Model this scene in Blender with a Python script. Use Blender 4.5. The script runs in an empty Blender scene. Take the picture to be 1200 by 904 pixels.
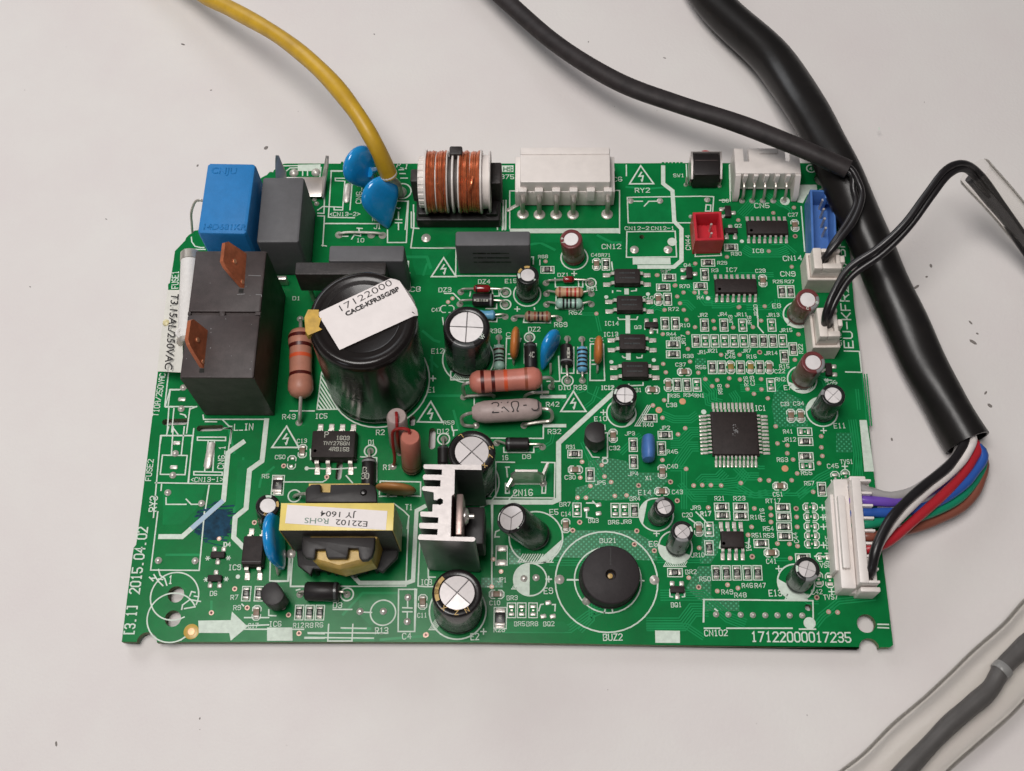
import bpy, math, random
from mathutils import Matrix, Vector
random.seed(7)
R = math.radians
scene = bpy.context.scene
C = scene.collection
scene.unit_settings.scale_length = 0.01            # one unit is one centimetre

# ---------------------------------------------------------------- camera
cam_rows = [[0.9997279, 0.0110315, -0.0205542], [0.0023053, -0.9235231, -0.3835358], [-0.0232133, 0.383384, -0.9232973]]                                 # right, down, forward axes of the lens
cd = bpy.data.cameras.new('camera'); cam = bpy.data.objects.new('camera', cd); C.objects.link(cam)
rx, dn, fw = [Vector(r) for r in cam_rows]
rot = Matrix((rx, -dn, -fw)).transposed()
cam.matrix_world = Matrix.Translation(Vector((8.35087,-4.68546,24.66936))) @ rot.to_4x4()
cd.sensor_width = 36; cd.lens = 1449.7040 * 36 / 1200; cd.clip_start = 0.5; cd.clip_end = 500
scene.camera = cam

# ---------------------------------------------------------------- light and exposure
w = bpy.data.worlds.new('World'); scene.world = w; w.use_nodes = True
bg = w.node_tree.nodes['Background']; bg.inputs[0].default_value = (0.97, 0.96, 1.0, 1); bg.inputs[1].default_value = 0.09
def area(name, loc, target, sx, sy, power, col):
    l = bpy.data.lights.new(name, 'AREA'); l.shape = 'RECTANGLE'; l.size = sx; l.size_y = sy; l.energy = power; l.color = col
    o = bpy.data.objects.new(name, l); C.objects.link(o); o.location = loc
    o.rotation_euler = (Vector(target) - Vector(loc)).to_track_quat('-Z', 'Y').to_euler()
    return o
area('ceiling_light', (-3, 2, 62), (6, 5, 0), 30, 22, 33500, (1.0, 0.965, 0.94))
area('window_light', (-40, 74, 50), (4, 5, 0), 56, 36, 28000, (0.95, 0.97, 1.0))
area('side_window', (-34, -50, 33), (5, 4, 1), 15, 15, 3200, (0.86, 0.92, 1.0))
vs = scene.view_settings; vs.view_transform = 'Standard'; vs.look = 'None'; vs.exposure = -0.08; vs.gamma = 1.0; vs.use_curve_mapping = False

# ---------------------------------------------------------------- materials
def mat(name, col, rough=0.5, metal=0.0, spec=0.5, noise=0.0, nscale=8.0, bump=0.0, bscale=60.0, coat=0.0, trans=0.0, alpha=1.0, ior=1.45, col2=None, sss=0.0):
    m = bpy.data.materials.new(name); m.use_nodes = True
    nt = m.node_tree; b = nt.nodes['Principled BSDF']
    b.inputs['Base Color'].default_value = (*col, 1); b.inputs['Roughness'].default_value = rough; b.inputs['Metallic'].default_value = metal
    b.inputs['Specular IOR Level'].default_value = spec; b.inputs['Coat Weight'].default_value = coat; b.inputs['Coat Roughness'].default_value = 0.12
    b.inputs['Transmission Weight'].default_value = trans; b.inputs['Alpha'].default_value = alpha; b.inputs['IOR'].default_value = ior
    if noise or bump:
        tc = nt.nodes.new('ShaderNodeTexCoord')
    if noise:
        n = nt.nodes.new('ShaderNodeTexNoise'); n.inputs['Scale'].default_value = nscale; n.inputs['Detail'].default_value = 6; n.inputs['Roughness'].default_value = 0.65
        nt.links.new(tc.outputs['Object'], n.inputs['Vector'])
        mx = nt.nodes.new('ShaderNodeMix'); mx.data_type = 'RGBA'
        c2 = col2 if col2 else tuple(max(0, v * (1 - noise)) for v in col)
        c1 = col if col2 else tuple(min(1, v * (1 + noise)) for v in col)
        mx.inputs[6].default_value = (*c1, 1); mx.inputs[7].default_value = (*c2, 1)
        rp = nt.nodes.new('ShaderNodeMapRange'); rp.inputs[1].default_value = 0.3; rp.inputs[2].default_value = 0.7
        nt.links.new(n.outputs[0], rp.inputs[0]); nt.links.new(rp.outputs[0], mx.inputs[0]); nt.links.new(mx.outputs[2], b.inputs['Base Color'])
        rr = nt.nodes.new('ShaderNodeMapRange'); rr.inputs[3].default_value = max(0.02, rough - 0.07); rr.inputs[4].default_value = min(1, rough + 0.09)
        nt.links.new(n.outputs[0], rr.inputs[0]); nt.links.new(rr.outputs[0], b.inputs['Roughness'])
    if bump:
        n2 = nt.nodes.new('ShaderNodeTexNoise'); n2.inputs['Scale'].default_value = bscale; n2.inputs['Detail'].default_value = 4
        nt.links.new(tc.outputs['Object'], n2.inputs['Vector'])
        bp = nt.nodes.new('ShaderNodeBump'); bp.inputs['Strength'].default_value = bump; bp.inputs['Distance'].default_value = 0.02
        nt.links.new(n2.outputs[0], bp.inputs['Height']); nt.links.new(bp.outputs[0], b.inputs['Normal'])
    return m
M = {}
M['table'] = mat('table_laminate', (0.69, 0.66, 0.632), 0.6, noise=0.03, nscale=0.35, bump=0.22, bscale=14, col2=(0.665, 0.615, 0.60))
M['mask'] = mat('green_solder_mask', (0.0042, 0.158, 0.040), 0.22, spec=0.13, noise=0.2, nscale=1.1, bump=0.04, bscale=14)
M['trace'] = mat('mask_over_copper', (0.0125, 0.245, 0.078), 0.22, spec=0.13, noise=0.12, nscale=2.0)
M['pour'] = mat('mask_over_copper_plane', (0.0055, 0.182, 0.050), 0.22, spec=0.13, noise=0.2, nscale=1.3)
M['edge'] = mat('board_edge', (0.16, 0.20, 0.10), 0.8, noise=0.3, nscale=12)
M['silk'] = mat('silkscreen_white', (0.58, 0.66, 0.57), 0.55, noise=0.12, nscale=9)
M['tin'] = mat('solder_tin', (0.58, 0.54, 0.49), 0.36, metal=0.45, noise=0.2, nscale=14, bump=0.25, bscale=18)
M['steel'] = mat('tinned_lead', (0.48, 0.44, 0.39), 0.32, metal=0.55, noise=0.15, nscale=6)
M['plate'] = mat('polished_plate', (0.60, 0.55, 0.52), 0.3, metal=0.7, noise=0.12, nscale=5)
M['viatan'] = mat('via_ring', (0.50, 0.33, 0.26), 0.4, metal=0.35, noise=0.25, nscale=20)
M['copperdot'] = mat('bare_copper', (0.72, 0.36, 0.2), 0.4, metal=0.5)
M['dark'] = mat('dark_hole', (0.012, 0.012, 0.01), 0.8)
M['viared'] = mat('via_centre', (0.10, 0.012, 0.01), 0.5)
M['epoxy'] = mat('chip_epoxy', (0.022, 0.015, 0.014), 0.58, spec=0.32, noise=0.2, nscale=10, bump=0.25, bscale=70)
M['smdblack'] = mat('resistor_glaze', (0.012, 0.011, 0.010), 0.35)
M['smdmark'] = mat('resistor_print', (0.42, 0.42, 0.36), 0.5)
M['smdtan'] = mat('ceramic_tan', (0.20, 0.13, 0.085), 0.45, noise=0.2, nscale=9)
M['smdyellow'] = mat('ceramic_flux', (0.26, 0.18, 0.04), 0.35)
M['relay'] = mat('relay_plastic', (0.038, 0.026, 0.025), 0.5, spec=0.5, noise=0.3, nscale=3.5, bump=0.2, bscale=50)
M['blackpl'] = mat('black_plastic', (0.014, 0.011, 0.011), 0.45, spec=0.4, noise=0.25, nscale=6, bump=0.1, bscale=40)
M['buzz'] = mat('buzzer_plastic', (0.026, 0.021, 0.022), 0.55, spec=0.3, noise=0.15, nscale=5, bump=0.15, bscale=60)
M['ferrite'] = mat('ferrite', (0.022, 0.017, 0.016), 0.5, noise=0.35, nscale=8, bump=0.4, bscale=25)
M['capblack'] = mat('black_sleeve', (0.011, 0.009, 0.009), 0.26, spec=0.4, noise=0.3, nscale=3, coat=0.15)
M['bigcap'] = mat('glossy_black_sleeve', (0.010, 0.0075, 0.007), 0.24, spec=0.35, noise=0.3, nscale=2, bump=0.06, bscale=5, coat=0.12)
M['capgreen'] = mat('dark_sleeve', (0.016, 0.017, 0.016), 0.26, spec=0.4, noise=0.2, nscale=4, coat=0.15)
M['capbrown'] = mat('brown_sleeve', (0.15, 0.036, 0.036), 0.28, noise=0.15, nscale=4, coat=0.1)
M['stripe'] = mat('stripe_grey', (0.22, 0.22, 0.22), 0.3, noise=0.1, nscale=5)
M['stripeblack'] = mat('stripe_darkgrey', (0.055, 0.058, 0.058), 0.25, noise=0.1, nscale=5)
M['alu'] = mat('vent_aluminium', (0.72, 0.67, 0.66), 0.34, metal=0.4, noise=0.08, nscale=9)
M['aludull'] = mat('vent_aluminium_dull', (0.74, 0.70, 0.69), 0.5, metal=0.25, noise=0.06, nscale=9)
M['groove'] = mat('score_groove', (0.30, 0.28, 0.28), 0.5, metal=0.5)
M['gold'] = mat('gold_print', (0.55, 0.36, 0.12), 0.4)
M['glue'] = mat('yellow_glue', (0.52, 0.32, 0.06), 0.35, noise=0.25, nscale=5)
M['white'] = mat('white_nylon', (0.72, 0.66, 0.62), 0.38, noise=0.05, nscale=4, bump=0.04, bscale=30)
M['whiteold'] = mat('ivory_nylon', (0.70, 0.63, 0.57), 0.38, noise=0.08, nscale=4, bump=0.04, bscale=30)
M['red'] = mat('red_nylon', (0.50, 0.022, 0.035), 0.36, noise=0.1, nscale=4)
M['blue'] = mat('blue_nylon', (0.065, 0.165, 0.45), 0.4, noise=0.1, nscale=4)
M['bluebox'] = mat('blue_case', (0.016, 0.18, 0.46), 0.5, spec=0.35, noise=0.08, nscale=5, bump=0.3, bscale=55)
M['bluedip'] = mat('blue_dip', (0.010, 0.24, 0.57), 0.16, noise=0.1, nscale=3, coat=0.5)
M['bluedull'] = mat('blue_dull_dip', (0.06, 0.16, 0.42), 0.45, noise=0.12, nscale=6)
M['greybox'] = mat('grey_case', (0.095, 0.093, 0.098), 0.55, noise=0.08, nscale=5, bump=0.2, bscale=60)
M['copper'] = mat('enamel_copper', (0.62, 0.17, 0.070), 0.24, metal=0.6, noise=0.35, nscale=7)
M['tabcopper'] = mat('copper_blade', (0.46, 0.14, 0.065), 0.36, metal=0.4, noise=0.3, nscale=4, bump=0.08, bscale=20)
M['pink'] = mat('pink_lacquer', (0.50, 0.17, 0.125), 0.36, noise=0.10, nscale=4, bump=0.10, bscale=14)
M['pinkdull'] = mat('dull_pink_lacquer', (0.44, 0.185, 0.125), 0.42, noise=0.12, nscale=4, bump=0.10, bscale=14)
M['greyres'] = mat('grey_lacquer', (0.40, 0.31, 0.29), 0.5, noise=0.14, nscale=5, bump=0.15, bscale=14)
M['bandbrown'] = mat('brown_band', (0.075, 0.008, 0.006), 0.35)
M['bandorange'] = mat('orange_band', (0.62, 0.09, 0.03), 0.35)
M['bandtan'] = mat('tan_band', (0.27, 0.07, 0.035), 0.4)
M['bandblack'] = mat('black_band', (0.012, 0.010, 0.010), 0.4)
M['bandred'] = mat('red_band', (0.42, 0.02, 0.015), 0.4)
M['tanres'] = mat('tan_lacquer', (0.55, 0.33, 0.19), 0.4, noise=0.1)
M['brownres'] = mat('brown_lacquer', (0.33, 0.22, 0.14), 0.4, noise=0.12)
M['mintres'] = mat('mint_lacquer', (0.30, 0.47, 0.39), 0.35, noise=0.1)
M['blueres'] = mat('blue_lacquer', (0.12, 0.34, 0.52), 0.35, noise=0.1)
M['glassred'] = mat('red_glass', (0.22, 0.012, 0.012), 0.12, coat=0.6)
M['orangecap'] = mat('orange_dip', (0.48, 0.155, 0.035), 0.4, noise=0.12, nscale=5)
M['tandip'] = mat('tan_dip', (0.36, 0.16, 0.05), 0.42, noise=0.15, nscale=5)
M['redlead'] = mat('red_sleeving', (0.30, 0.02, 0.02), 0.32)
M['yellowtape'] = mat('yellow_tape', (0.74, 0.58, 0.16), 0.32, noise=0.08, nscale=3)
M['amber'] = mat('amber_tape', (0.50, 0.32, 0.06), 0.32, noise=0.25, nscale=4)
M['paper'] = mat('label_paper', (0.76, 0.70, 0.68), 0.6, noise=0.04, nscale=3)
M['ink'] = mat('label_ink', (0.02, 0.016, 0.016), 0.6)
M['inkgreen'] = mat('green_ink', (0.16, 0.24, 0.19), 0.6)
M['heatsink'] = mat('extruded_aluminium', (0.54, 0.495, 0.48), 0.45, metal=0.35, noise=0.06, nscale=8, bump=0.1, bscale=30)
M['heatside'] = mat('dark_metal_side', (0.14, 0.14, 0.14), 0.3, metal=0.7, noise=0.15, nscale=2)  # heatsink's upright faces, coloured darker than its top
M['regtab'] = mat('regulator_tab', (0.30, 0.22, 0.20), 0.35, metal=0.6, noise=0.15)
M['yellowpvc'] = mat('yellow_pvc', (0.60, 0.36, 0.022), 0.4, noise=0.22, nscale=1.6, bump=0.05, bscale=20, col2=(0.43, 0.25, 0.02))
M['blackpvc'] = mat('black_pvc', (0.013, 0.011, 0.012), 0.3, noise=0.25, nscale=3, bump=0.05, bscale=12)
M['sleeve'] = mat('black_shrink_tube', (0.010, 0.0085, 0.008), 0.33, spec=0.42, noise=0.35, nscale=1.5, bump=0.6, bscale=1.3)
M['sleevedull'] = mat('dull_black_tube', (0.024, 0.019, 0.019), 0.55, spec=0.35, noise=0.35, nscale=3, bump=0.15, bscale=9)
M['greypvc'] = mat('grey_pvc', (0.36, 0.34, 0.33), 0.35, noise=0.06)
M['darkgreypvc'] = mat('dark_grey_pvc', (0.058, 0.054, 0.055), 0.45, noise=0.15, nscale=4, bump=0.12, bscale=18)
M['purplepvc'] = mat('purple_pvc', (0.16, 0.075, 0.42), 0.32)
M['bluepvc'] = mat('blue_pvc', (0.025, 0.09, 0.36), 0.32)
M['greenpvc'] = mat('green_pvc', (0.008, 0.23, 0.12), 0.32)
M['brownpvc'] = mat('brown_pvc', (0.22, 0.07, 0.045), 0.36)
M['redpvc'] = mat('red_pvc', (0.42, 0.02, 0.03), 0.32)
M['whitepvc'] = mat('white_pvc', (0.74, 0.68, 0.65), 0.36)
M['ceramic'] = mat('fuse_ceramic', (0.70, 0.67, 0.64), 0.5, noise=0.06, nscale=10, bump=0.3, bscale=40)
M['flag'] = mat('clear_label_film', (0.66, 0.64, 0.58), 0.35, noise=0.08, nscale=4)
M['pen'] = mat('blue_marker_ink', (0.002, 0.036, 0.072), 0.5, spec=0.15, noise=0.6, nscale=6)
M['peng'] = mat('marker_over_print', (0.34, 0.46, 0.57), 0.4)
M['gapbrown'] = mat('dark_brown_gap', (0.075, 0.062, 0.055), 0.6)
M['gluepale'] = mat('pale_glue', (0.62, 0.54, 0.30), 0.35)
M['crumb'] = mat('dust_crumb', (0.20, 0.18, 0.165), 0.9)
def clear_mat():                                         # thin clear PVC film: lets light straight through, shines at grazing angles
    m = bpy.data.materials.new('clear_pvc_tube'); m.use_nodes = True; nt = m.node_tree; nt.nodes.remove(nt.nodes['Principled BSDF'])
    tp = nt.nodes.new('ShaderNodeBsdfTransparent'); tp.inputs[0].default_value = (0.997, 0.995, 0.989, 1)
    gl = nt.nodes.new('ShaderNodeBsdfGlossy'); gl.inputs[0].default_value = (0.9, 0.89, 0.86, 1); gl.inputs[1].default_value = 0.08
    df = nt.nodes.new('ShaderNodeBsdfDiffuse'); df.inputs[0].default_value = (0.62, 0.58, 0.52, 1)
    lw = nt.nodes.new('ShaderNodeLayerWeight'); lw.inputs[0].default_value = 0.10
    mu = nt.nodes.new('ShaderNodeMath'); mu.operation = 'MULTIPLY'; mu.inputs[1].default_value = 0.85; nt.links.new(lw.outputs['Fresnel'], mu.inputs[0])
    m1 = nt.nodes.new('ShaderNodeMixShader'); nt.links.new(mu.outputs[0], m1.inputs[0]); nt.links.new(tp.outputs[0], m1.inputs[1]); nt.links.new(gl.outputs[0], m1.inputs[2])
    m2 = nt.nodes.new('ShaderNodeMixShader'); m2.inputs[0].default_value = 0.02; nt.links.new(m1.outputs[0], m2.inputs[1]); nt.links.new(df.outputs[0], m2.inputs[2])
    nt.links.new(m2.outputs[0], nt.nodes['Material Output'].inputs[0]); return m
M['clear'] = clear_mat()
def hatch_mat():
    # solder mask over a cross-hatched copper plane: small bright squares in a 45 degree grid
    m = bpy.data.materials.new('hatched_copper_mask'); m.use_nodes = True; nt = m.node_tree; b = nt.nodes['Principled BSDF']
    b.inputs['Roughness'].default_value = 0.34; b.inputs['Coat Weight'].default_value = 0.25
    tc = nt.nodes.new('ShaderNodeTexCoord'); mp = nt.nodes.new('ShaderNodeMapping'); mp.inputs['Rotation'].default_value = (0, 0, R(45)); mp.inputs['Scale'].default_value = (13.5, 13.5, 1)
    nt.links.new(tc.outputs['Object'], mp.inputs[0])
    sp = nt.nodes.new('ShaderNodeSeparateXYZ'); nt.links.new(mp.outputs[0], sp.inputs[0])
    outs = []
    for k in (0, 1):
        f = nt.nodes.new('ShaderNodeMath'); f.operation = 'FRACT'; nt.links.new(sp.outputs[k], f.inputs[0])
        g = nt.nodes.new('ShaderNodeMath'); g.operation = 'LESS_THAN'; g.inputs[1].default_value = 0.42; nt.links.new(f.outputs[0], g.inputs[0]); outs.append(g)
    mu = nt.nodes.new('ShaderNodeMath'); mu.operation = 'MULTIPLY'; nt.links.new(outs[0].outputs[0], mu.inputs[0]); nt.links.new(outs[1].outputs[0], mu.inputs[1])
    mx = nt.nodes.new('ShaderNodeMix'); mx.data_type = 'RGBA'; mx.inputs[6].default_value = (0.003, 0.150, 0.047, 1); mx.inputs[7].default_value = (0.05, 0.36, 0.18, 1)
    nt.links.new(mu.outputs[0], mx.inputs[0]); nt.links.new(mx.outputs[2], b.inputs['Base Color'])
    return m
M['hatch'] = hatch_mat()

# ---------------------------------------------------------------- mesh helpers
class MB:
    def __init__(s): s.v = []; s.f = []; s.m = []
    def add(s, vs, fs, mi=0, X=None):
        n = len(s.v)
        s.v += [tuple(X @ Vector(v)) if X is not None else tuple(v) for v in vs]
        for k, f in enumerate(fs):
            s.f.append([n + i for i in f]); s.m.append(mi[k] if isinstance(mi, list) else mi)
        return s
    def rings(s, rs, mi=0, X=None, cap0=True, cap1=True):
        n = len(rs[0]); vs = [p for r in rs for p in r]; fs = []; ml = []
        for k in range(len(rs) - 1):
            for i in range(n):
                j = (i + 1) % n; fs.append((k*n+i, k*n+j, (k+1)*n+j, (k+1)*n+i)); ml.append(mi[k] if isinstance(mi, list) else mi)
        if cap0: fs.append(tuple(range(n))[::-1]); ml.append(mi[0] if isinstance(mi, list) else mi)
        if cap1: fs.append(tuple((len(rs)-1)*n + i for i in range(n))); ml.append(mi[-1] if isinstance(mi, list) else mi)
        return s.add(vs, fs, ml, X)
    def prism(s, poly, z0, z1, b=0.0, mi=0, X=None):
        a = sum(poly[i][0]*poly[(i+1) % len(poly)][1] - poly[(i+1) % len(poly)][0]*poly[i][1] for i in range(len(poly)))
        if a < 0: poly = poly[::-1]
        if b:
            p2 = inset(poly, b*0.3); p3 = inset(poly, b)
            return s.rings([[(*p, z0) for p in poly], [(*p, z1-b) for p in poly], [(*p, z1-b*0.3) for p in p2], [(*p, z1) for p in p3]], mi, X)
        return s.rings([[(*p, z0) for p in poly], [(*p, z1) for p in poly]], mi, X)
    def box(s, cx, cy, z0, z1, w, d, b=0.0, rot=0, mi=0, X=None):
        hw, hd = w/2, d/2; c = min(b*0.8, hw*0.4, hd*0.4)
        if b: q = [(-hw+c,-hd),(hw-c,-hd),(hw,-hd+c),(hw,hd-c),(hw-c,hd),(-hw+c,hd),(-hw,hd-c),(-hw,-hd+c)]
        else: q = [(-hw,-hd),(hw,-hd),(hw,hd),(-hw,hd)]
        cs, sn = math.cos(rot), math.sin(rot)
        return s.prism([(cx+x*cs-y*sn, cy+x*sn+y*cs) for x, y in q], z0, z1, b, mi, X)
    def bar(s, p, q, w, t, mi=0):                       # a square bar between two points: w across, t in the other direction
        p, q = Vector(p), Vector(q); d = q - p; L = d.length
        z = d.normalized(); up = Vector((0,0,1)) if abs(z.z) < 0.9 else Vector((0,1,0)); x = z.cross(up).normalized(); y = x.cross(z)
        X = Matrix((x, y, z)).transposed().to_4x4(); X.translation = p
        return s.box(0, 0, 0, L, w, t, 0, 0, mi, X)
    def lathe(s, prof, n=24, X=None, mi=0, a0=0.0):
        rs = [[(r*math.cos(a0+2*math.pi*i/n), r*math.sin(a0+2*math.pi*i/n), z) for i in range(n)] for r, z in prof]
        return s.rings(rs, mi, X, prof[0][0] > 1e-5, prof[-1][0] > 1e-5)
    def tube(s, path, r, n=8, mi=0, cap=True, smooth=4, ry=None):
        P = [Vector(p) for p in path]
        if smooth > 1 and len(P) > 2: P = catmull(P, smooth)
        rad = r if callable(r) else (lambda t: r)
        T = [(P[min(i+1, len(P)-1)] - P[max(i-1, 0)]).normalized() for i in range(len(P))]
        up = Vector((0,0,1)) if abs(T[0].z) < 0.9 else Vector((0,1,0)); x = T[0].cross(up).normalized(); rs = []
        for i, p in enumerate(P):
            x = (x - T[i]*x.dot(T[i])).normalized(); y = T[i].cross(x); rr = rad(i/(len(P)-1)); k = ry or 1.0
            rs.append([tuple(p + x*rr*math.cos(2*math.pi*j/n) + y*rr*k*math.sin(2*math.pi*j/n)) for j in range(n)])
        return s.rings(rs, mi, None, cap, cap)
    def strip(s, pts, wd, z, mi=0):                      # a flat printed line with mitred corners
        P = [Vector(p[:2]) for p in pts]; P = [p for i, p in enumerate(P) if i == 0 or (p - P[i-1]).length > 1e-5]
        if len(P) < 2: return s
        closed = (P[0] - P[-1]).length < 1e-4 and len(P) > 3
        if closed: P = P[:-1]
        n = len(P); L, Rr = [], []
        for i in range(n):
            a = P[i-1] if (i > 0 or closed) else None; b = P[(i+1) % n] if (i < n-1 or closed) else None
            d1 = (P[i]-a).normalized() if a is not None else (b-P[i]).normalized(); d2 = (b-P[i]).normalized() if b is not None else d1
            n1 = Vector((-d1.y, d1.x)); n2 = Vector((-d2.y, d2.x)); mm = n1 + n2
            mm = mm.normalized() if mm.length > 0.2 else n1
            k = wd/2 / max(0.45, mm.dot(n1)); c = P[i].copy()
            if not closed and i == 0: c -= d2*wd*0.4
            if not closed and i == n-1: c += d1*wd*0.4
            L.append((c + mm*k)); Rr.append((c - mm*k))
        vs = [(p.x, p.y, z) for p in L] + [(p.x, p.y, z) for p in Rr]
        fs = [(i, n+i, n+(i+1) % n, (i+1) % n) for i in range(n if closed else n-1)]
        return s.add(vs, fs, mi)
    def sheet(s, poly, z, mi=0):
        a = sum(poly[i][0]*poly[(i+1) % len(poly)][1] - poly[(i+1) % len(poly)][0]*poly[i][1] for i in range(len(poly)))
        if a < 0: poly = poly[::-1]
        return s.add([(p[0], p[1], z) for p in poly], [tuple(range(len(poly)))], mi)
    def mesh(s, name, mats):
        me = bpy.data.meshes.new(name); me.from_pydata(s.v, [], s.f)
        for k in (mats if isinstance(mats, (list, tuple)) else [mats]): me.materials.append(M[k])
        me.polygons.foreach_set('material_index', s.m); me.polygons.foreach_set('use_smooth', [True]*len(s.f)); me.update()
        me.set_sharp_from_angle(angle=R(38))
        return me
    def build(s, name, mats, parent=None, label=None, kind=None):
        return link(name, s.mesh(name, mats), parent, label, kind)
def link(name, me, parent=None, label=None, kind=None):
    o = bpy.data.objects.new(name, me); C.objects.link(o)
    if parent is not None:
        o.parent = parent; o.matrix_parent_inverse = BASE.get(top_of(parent), Matrix.Identity(4)) if parent.type == 'EMPTY' else Matrix.Identity(4)
    if label: o['label'] = label
    if kind: o['kind'] = kind
    return o
BASE = {}
def top_of(o):
    while o.parent is not None: o = o.parent
    return o.name
def thing(name, loc, label, cat, group=None):
    o = bpy.data.objects.new(name, None); C.objects.link(o); o.location = loc; o.empty_display_size = 1
    BASE[o.name] = Matrix.Translation(-Vector(loc)); o['label'] = label; o['category'] = cat
    if group: o['group'] = group
    return o
def inset(poly, b):
    n = len(poly); out = []
    for i in range(n):
        p, a, c = Vector(poly[i]), Vector(poly[i-1]), Vector(poly[(i+1) % n])
        d1 = (p-a).normalized(); d2 = (c-p).normalized(); n1 = Vector((-d1.y, d1.x)); n2 = Vector((-d2.y, d2.x)); m = n1+n2
        m = m.normalized() if m.length > 1e-3 else n1
        q = p + m*(b/max(0.4, m.dot(n1))); out.append((q.x, q.y))
    return out
def catmull(P, k):
    out = []
    for i in range(len(P)-1):
        p0 = P[i-1] if i > 0 else P[0]*2 - P[1]; p1, p2 = P[i], P[i+1]; p3 = P[i+2] if i+2 < len(P) else P[-1]*2 - P[-2]
        for j in range(k):
            t = j/k; out.append(0.5*((2*p1) + (p2-p0)*t + (2*p0-5*p1+4*p2-p3)*t*t + (3*p1-p0-3*p2+p3)*t*t*t))
    out.append(P[-1]); return out
def axis(p, q):                                          # matrix that carries local z onto the line p -> q
    p, q = Vector(p), Vector(q); z = (q-p).normalized(); up = Vector((0,0,1)) if abs(z.z) < 0.9 else Vector((0,1,0))
    if abs(z.z) >= 0.9: y = (Vector((0,1,0)) - z*z.y).normalized(); x = y.cross(z)
    else: x = up.cross(z).normalized(); y = z.cross(x)
    X = Matrix((x, y, z)).transposed().to_4x4(); X.translation = p; return X
def fit(c):                                              # centre, width, depth, turn of a box from its four top corners (back row, then front row reversed)
    a, b, d, e = [Vector(p[:2]) for p in c]; u = ((b-a)+(d-e))/2; v = ((a-e)+(b-d))/2; m = (a+b+d+e)/4
    return m.x, m.y, u.length, v.length, math.atan2(u.y, u.x)
def arc(cx, cy, r, a0, a1, n=28): return [(cx+r*math.cos(R(a0+(a1-a0)*i/n)), cy+r*math.sin(R(a0+(a1-a0)*i/n))) for i in range(n+1)]
GL = {'A':'000416364440 0343','B':'0006364534330333 3342413000','C':'4536160501103041','D':'00063645413000','E':'46060040 0333','F':'460600 0333','G':'453616050110304143 2343','H':'0006 4046 0343','I':'1030 1636 2026','J':'0110304146','K':'0006 4602 1340','L':'060040','M':'0006234640','N':'00064046','O':'010516364541301001','P':'00063645443303','Q':'010516364541301001 2240','R':'00063645443303 2340','S':'4536160504133342413010 0110','T':'0646 2026','U':'060110304146','V':'062046','W':'0610233046','X':'0046 0640','Y':'062346 2320','Z':'06460040','0':'010516364541301001','1':'152620 1030','2':'05163645440040','3':'05163645443313 334241301001','4':'30360242','5':'4606033342413010 0110','6':'4536160501103041423302','7':'064610','8':'130405163645443313020110304142 4233','9':'0110304145361605041344','-':'0343','_':'0040','/':'0046','.':'1020','(':'36251130','<':'451341',')':'16352110','>':'054301','[':'36161030','{':'36161030','}':'16363010','+':'2125 0343','*':'2125 0145 0541','h':'0006 03334240','o':'0104143433413010'}
silk = MB(); zk = [0]
def nz():
    zk[0] = (zk[0]+1) % 23; return 0.0042 + zk[0]*0.00022
def S(pts, wd=0.026): silk.strip(pts, wd, nz())
def ring(c, r, wd=0.026, a0=0, a1=360): S(arc(c[0], c[1], r, a0, a1, 40), wd)
def T(txt, p0, p1, h, wd=None, mb=None, z=None, mi=0):
    p0, p1 = Vector(p0[:2]), Vector(p1[:2]); d = p1-p0; L = d.length; u = d/L; v = Vector((-u.y, u.x)); adv = L/(len(txt)-0.22); gw = adv*0.70
    for k, ch in enumerate(txt):
        for pl in GL.get(ch, '').split():
            q = [p0 + u*(k*adv + int(pl[i])/4*gw) + v*(int(pl[i+1])/6*h) for i in range(0, len(pl)-1, 2)]
            (mb or silk).strip(q, wd or max(0.013, h*0.15), nz() if z is None else z, mi)
def P4(*pts): silk.sheet(list(pts), nz())
def bars(b, p0, p1, h, z, n):                             # worn print too faint to read: short dashes of uneven length
    p0, p1 = Vector(p0[:2]), Vector(p1[:2]); d = p1-p0
    for k in range(n): b.strip([p0+d*(k/n), p0+d*((k+random.uniform(.35,.8))/n)], h*random.uniform(.6,1), z)
def text_mesh(txt, size, align='LEFT', bold=0.0):
    cu = bpy.data.curves.new('lettering', 'FONT'); cu.body = txt; cu.size = size; cu.align_x = align; cu.offset = bold; cu.fill_mode = 'FRONT'; cu.resolution_u = 3
    o = bpy.data.objects.new('lettering', cu); C.objects.link(o); dg = bpy.context.evaluated_depsgraph_get()
    me = bpy.data.meshes.new_from_object(o.evaluated_get(dg)); bpy.data.objects.remove(o); bpy.data.curves.remove(cu); return me
def lettering(txt, size, X, m, parent, sx=1.0, bold=0.0, name='lettering', fit_w=None):
    me = text_mesh(txt, size, bold=bold)
    if fit_w: sx = fit_w/(max(v.co.x for v in me.vertices)-min(v.co.x for v in me.vertices))
    me.transform(X @ Matrix.Diagonal((sx, 1, 1, 1))); me.materials.clear(); me.materials.append(M[m]); me.name = name
    return link(name, me, parent)

# ---------------------------------------------------------------- tabletop
TZ = -0.27
tb = MB(); tb.box(8, 6, TZ-1.5, TZ, 120, 100, 0.1); tb.build('tabletop', 'table', None, None, 'structure')

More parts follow.
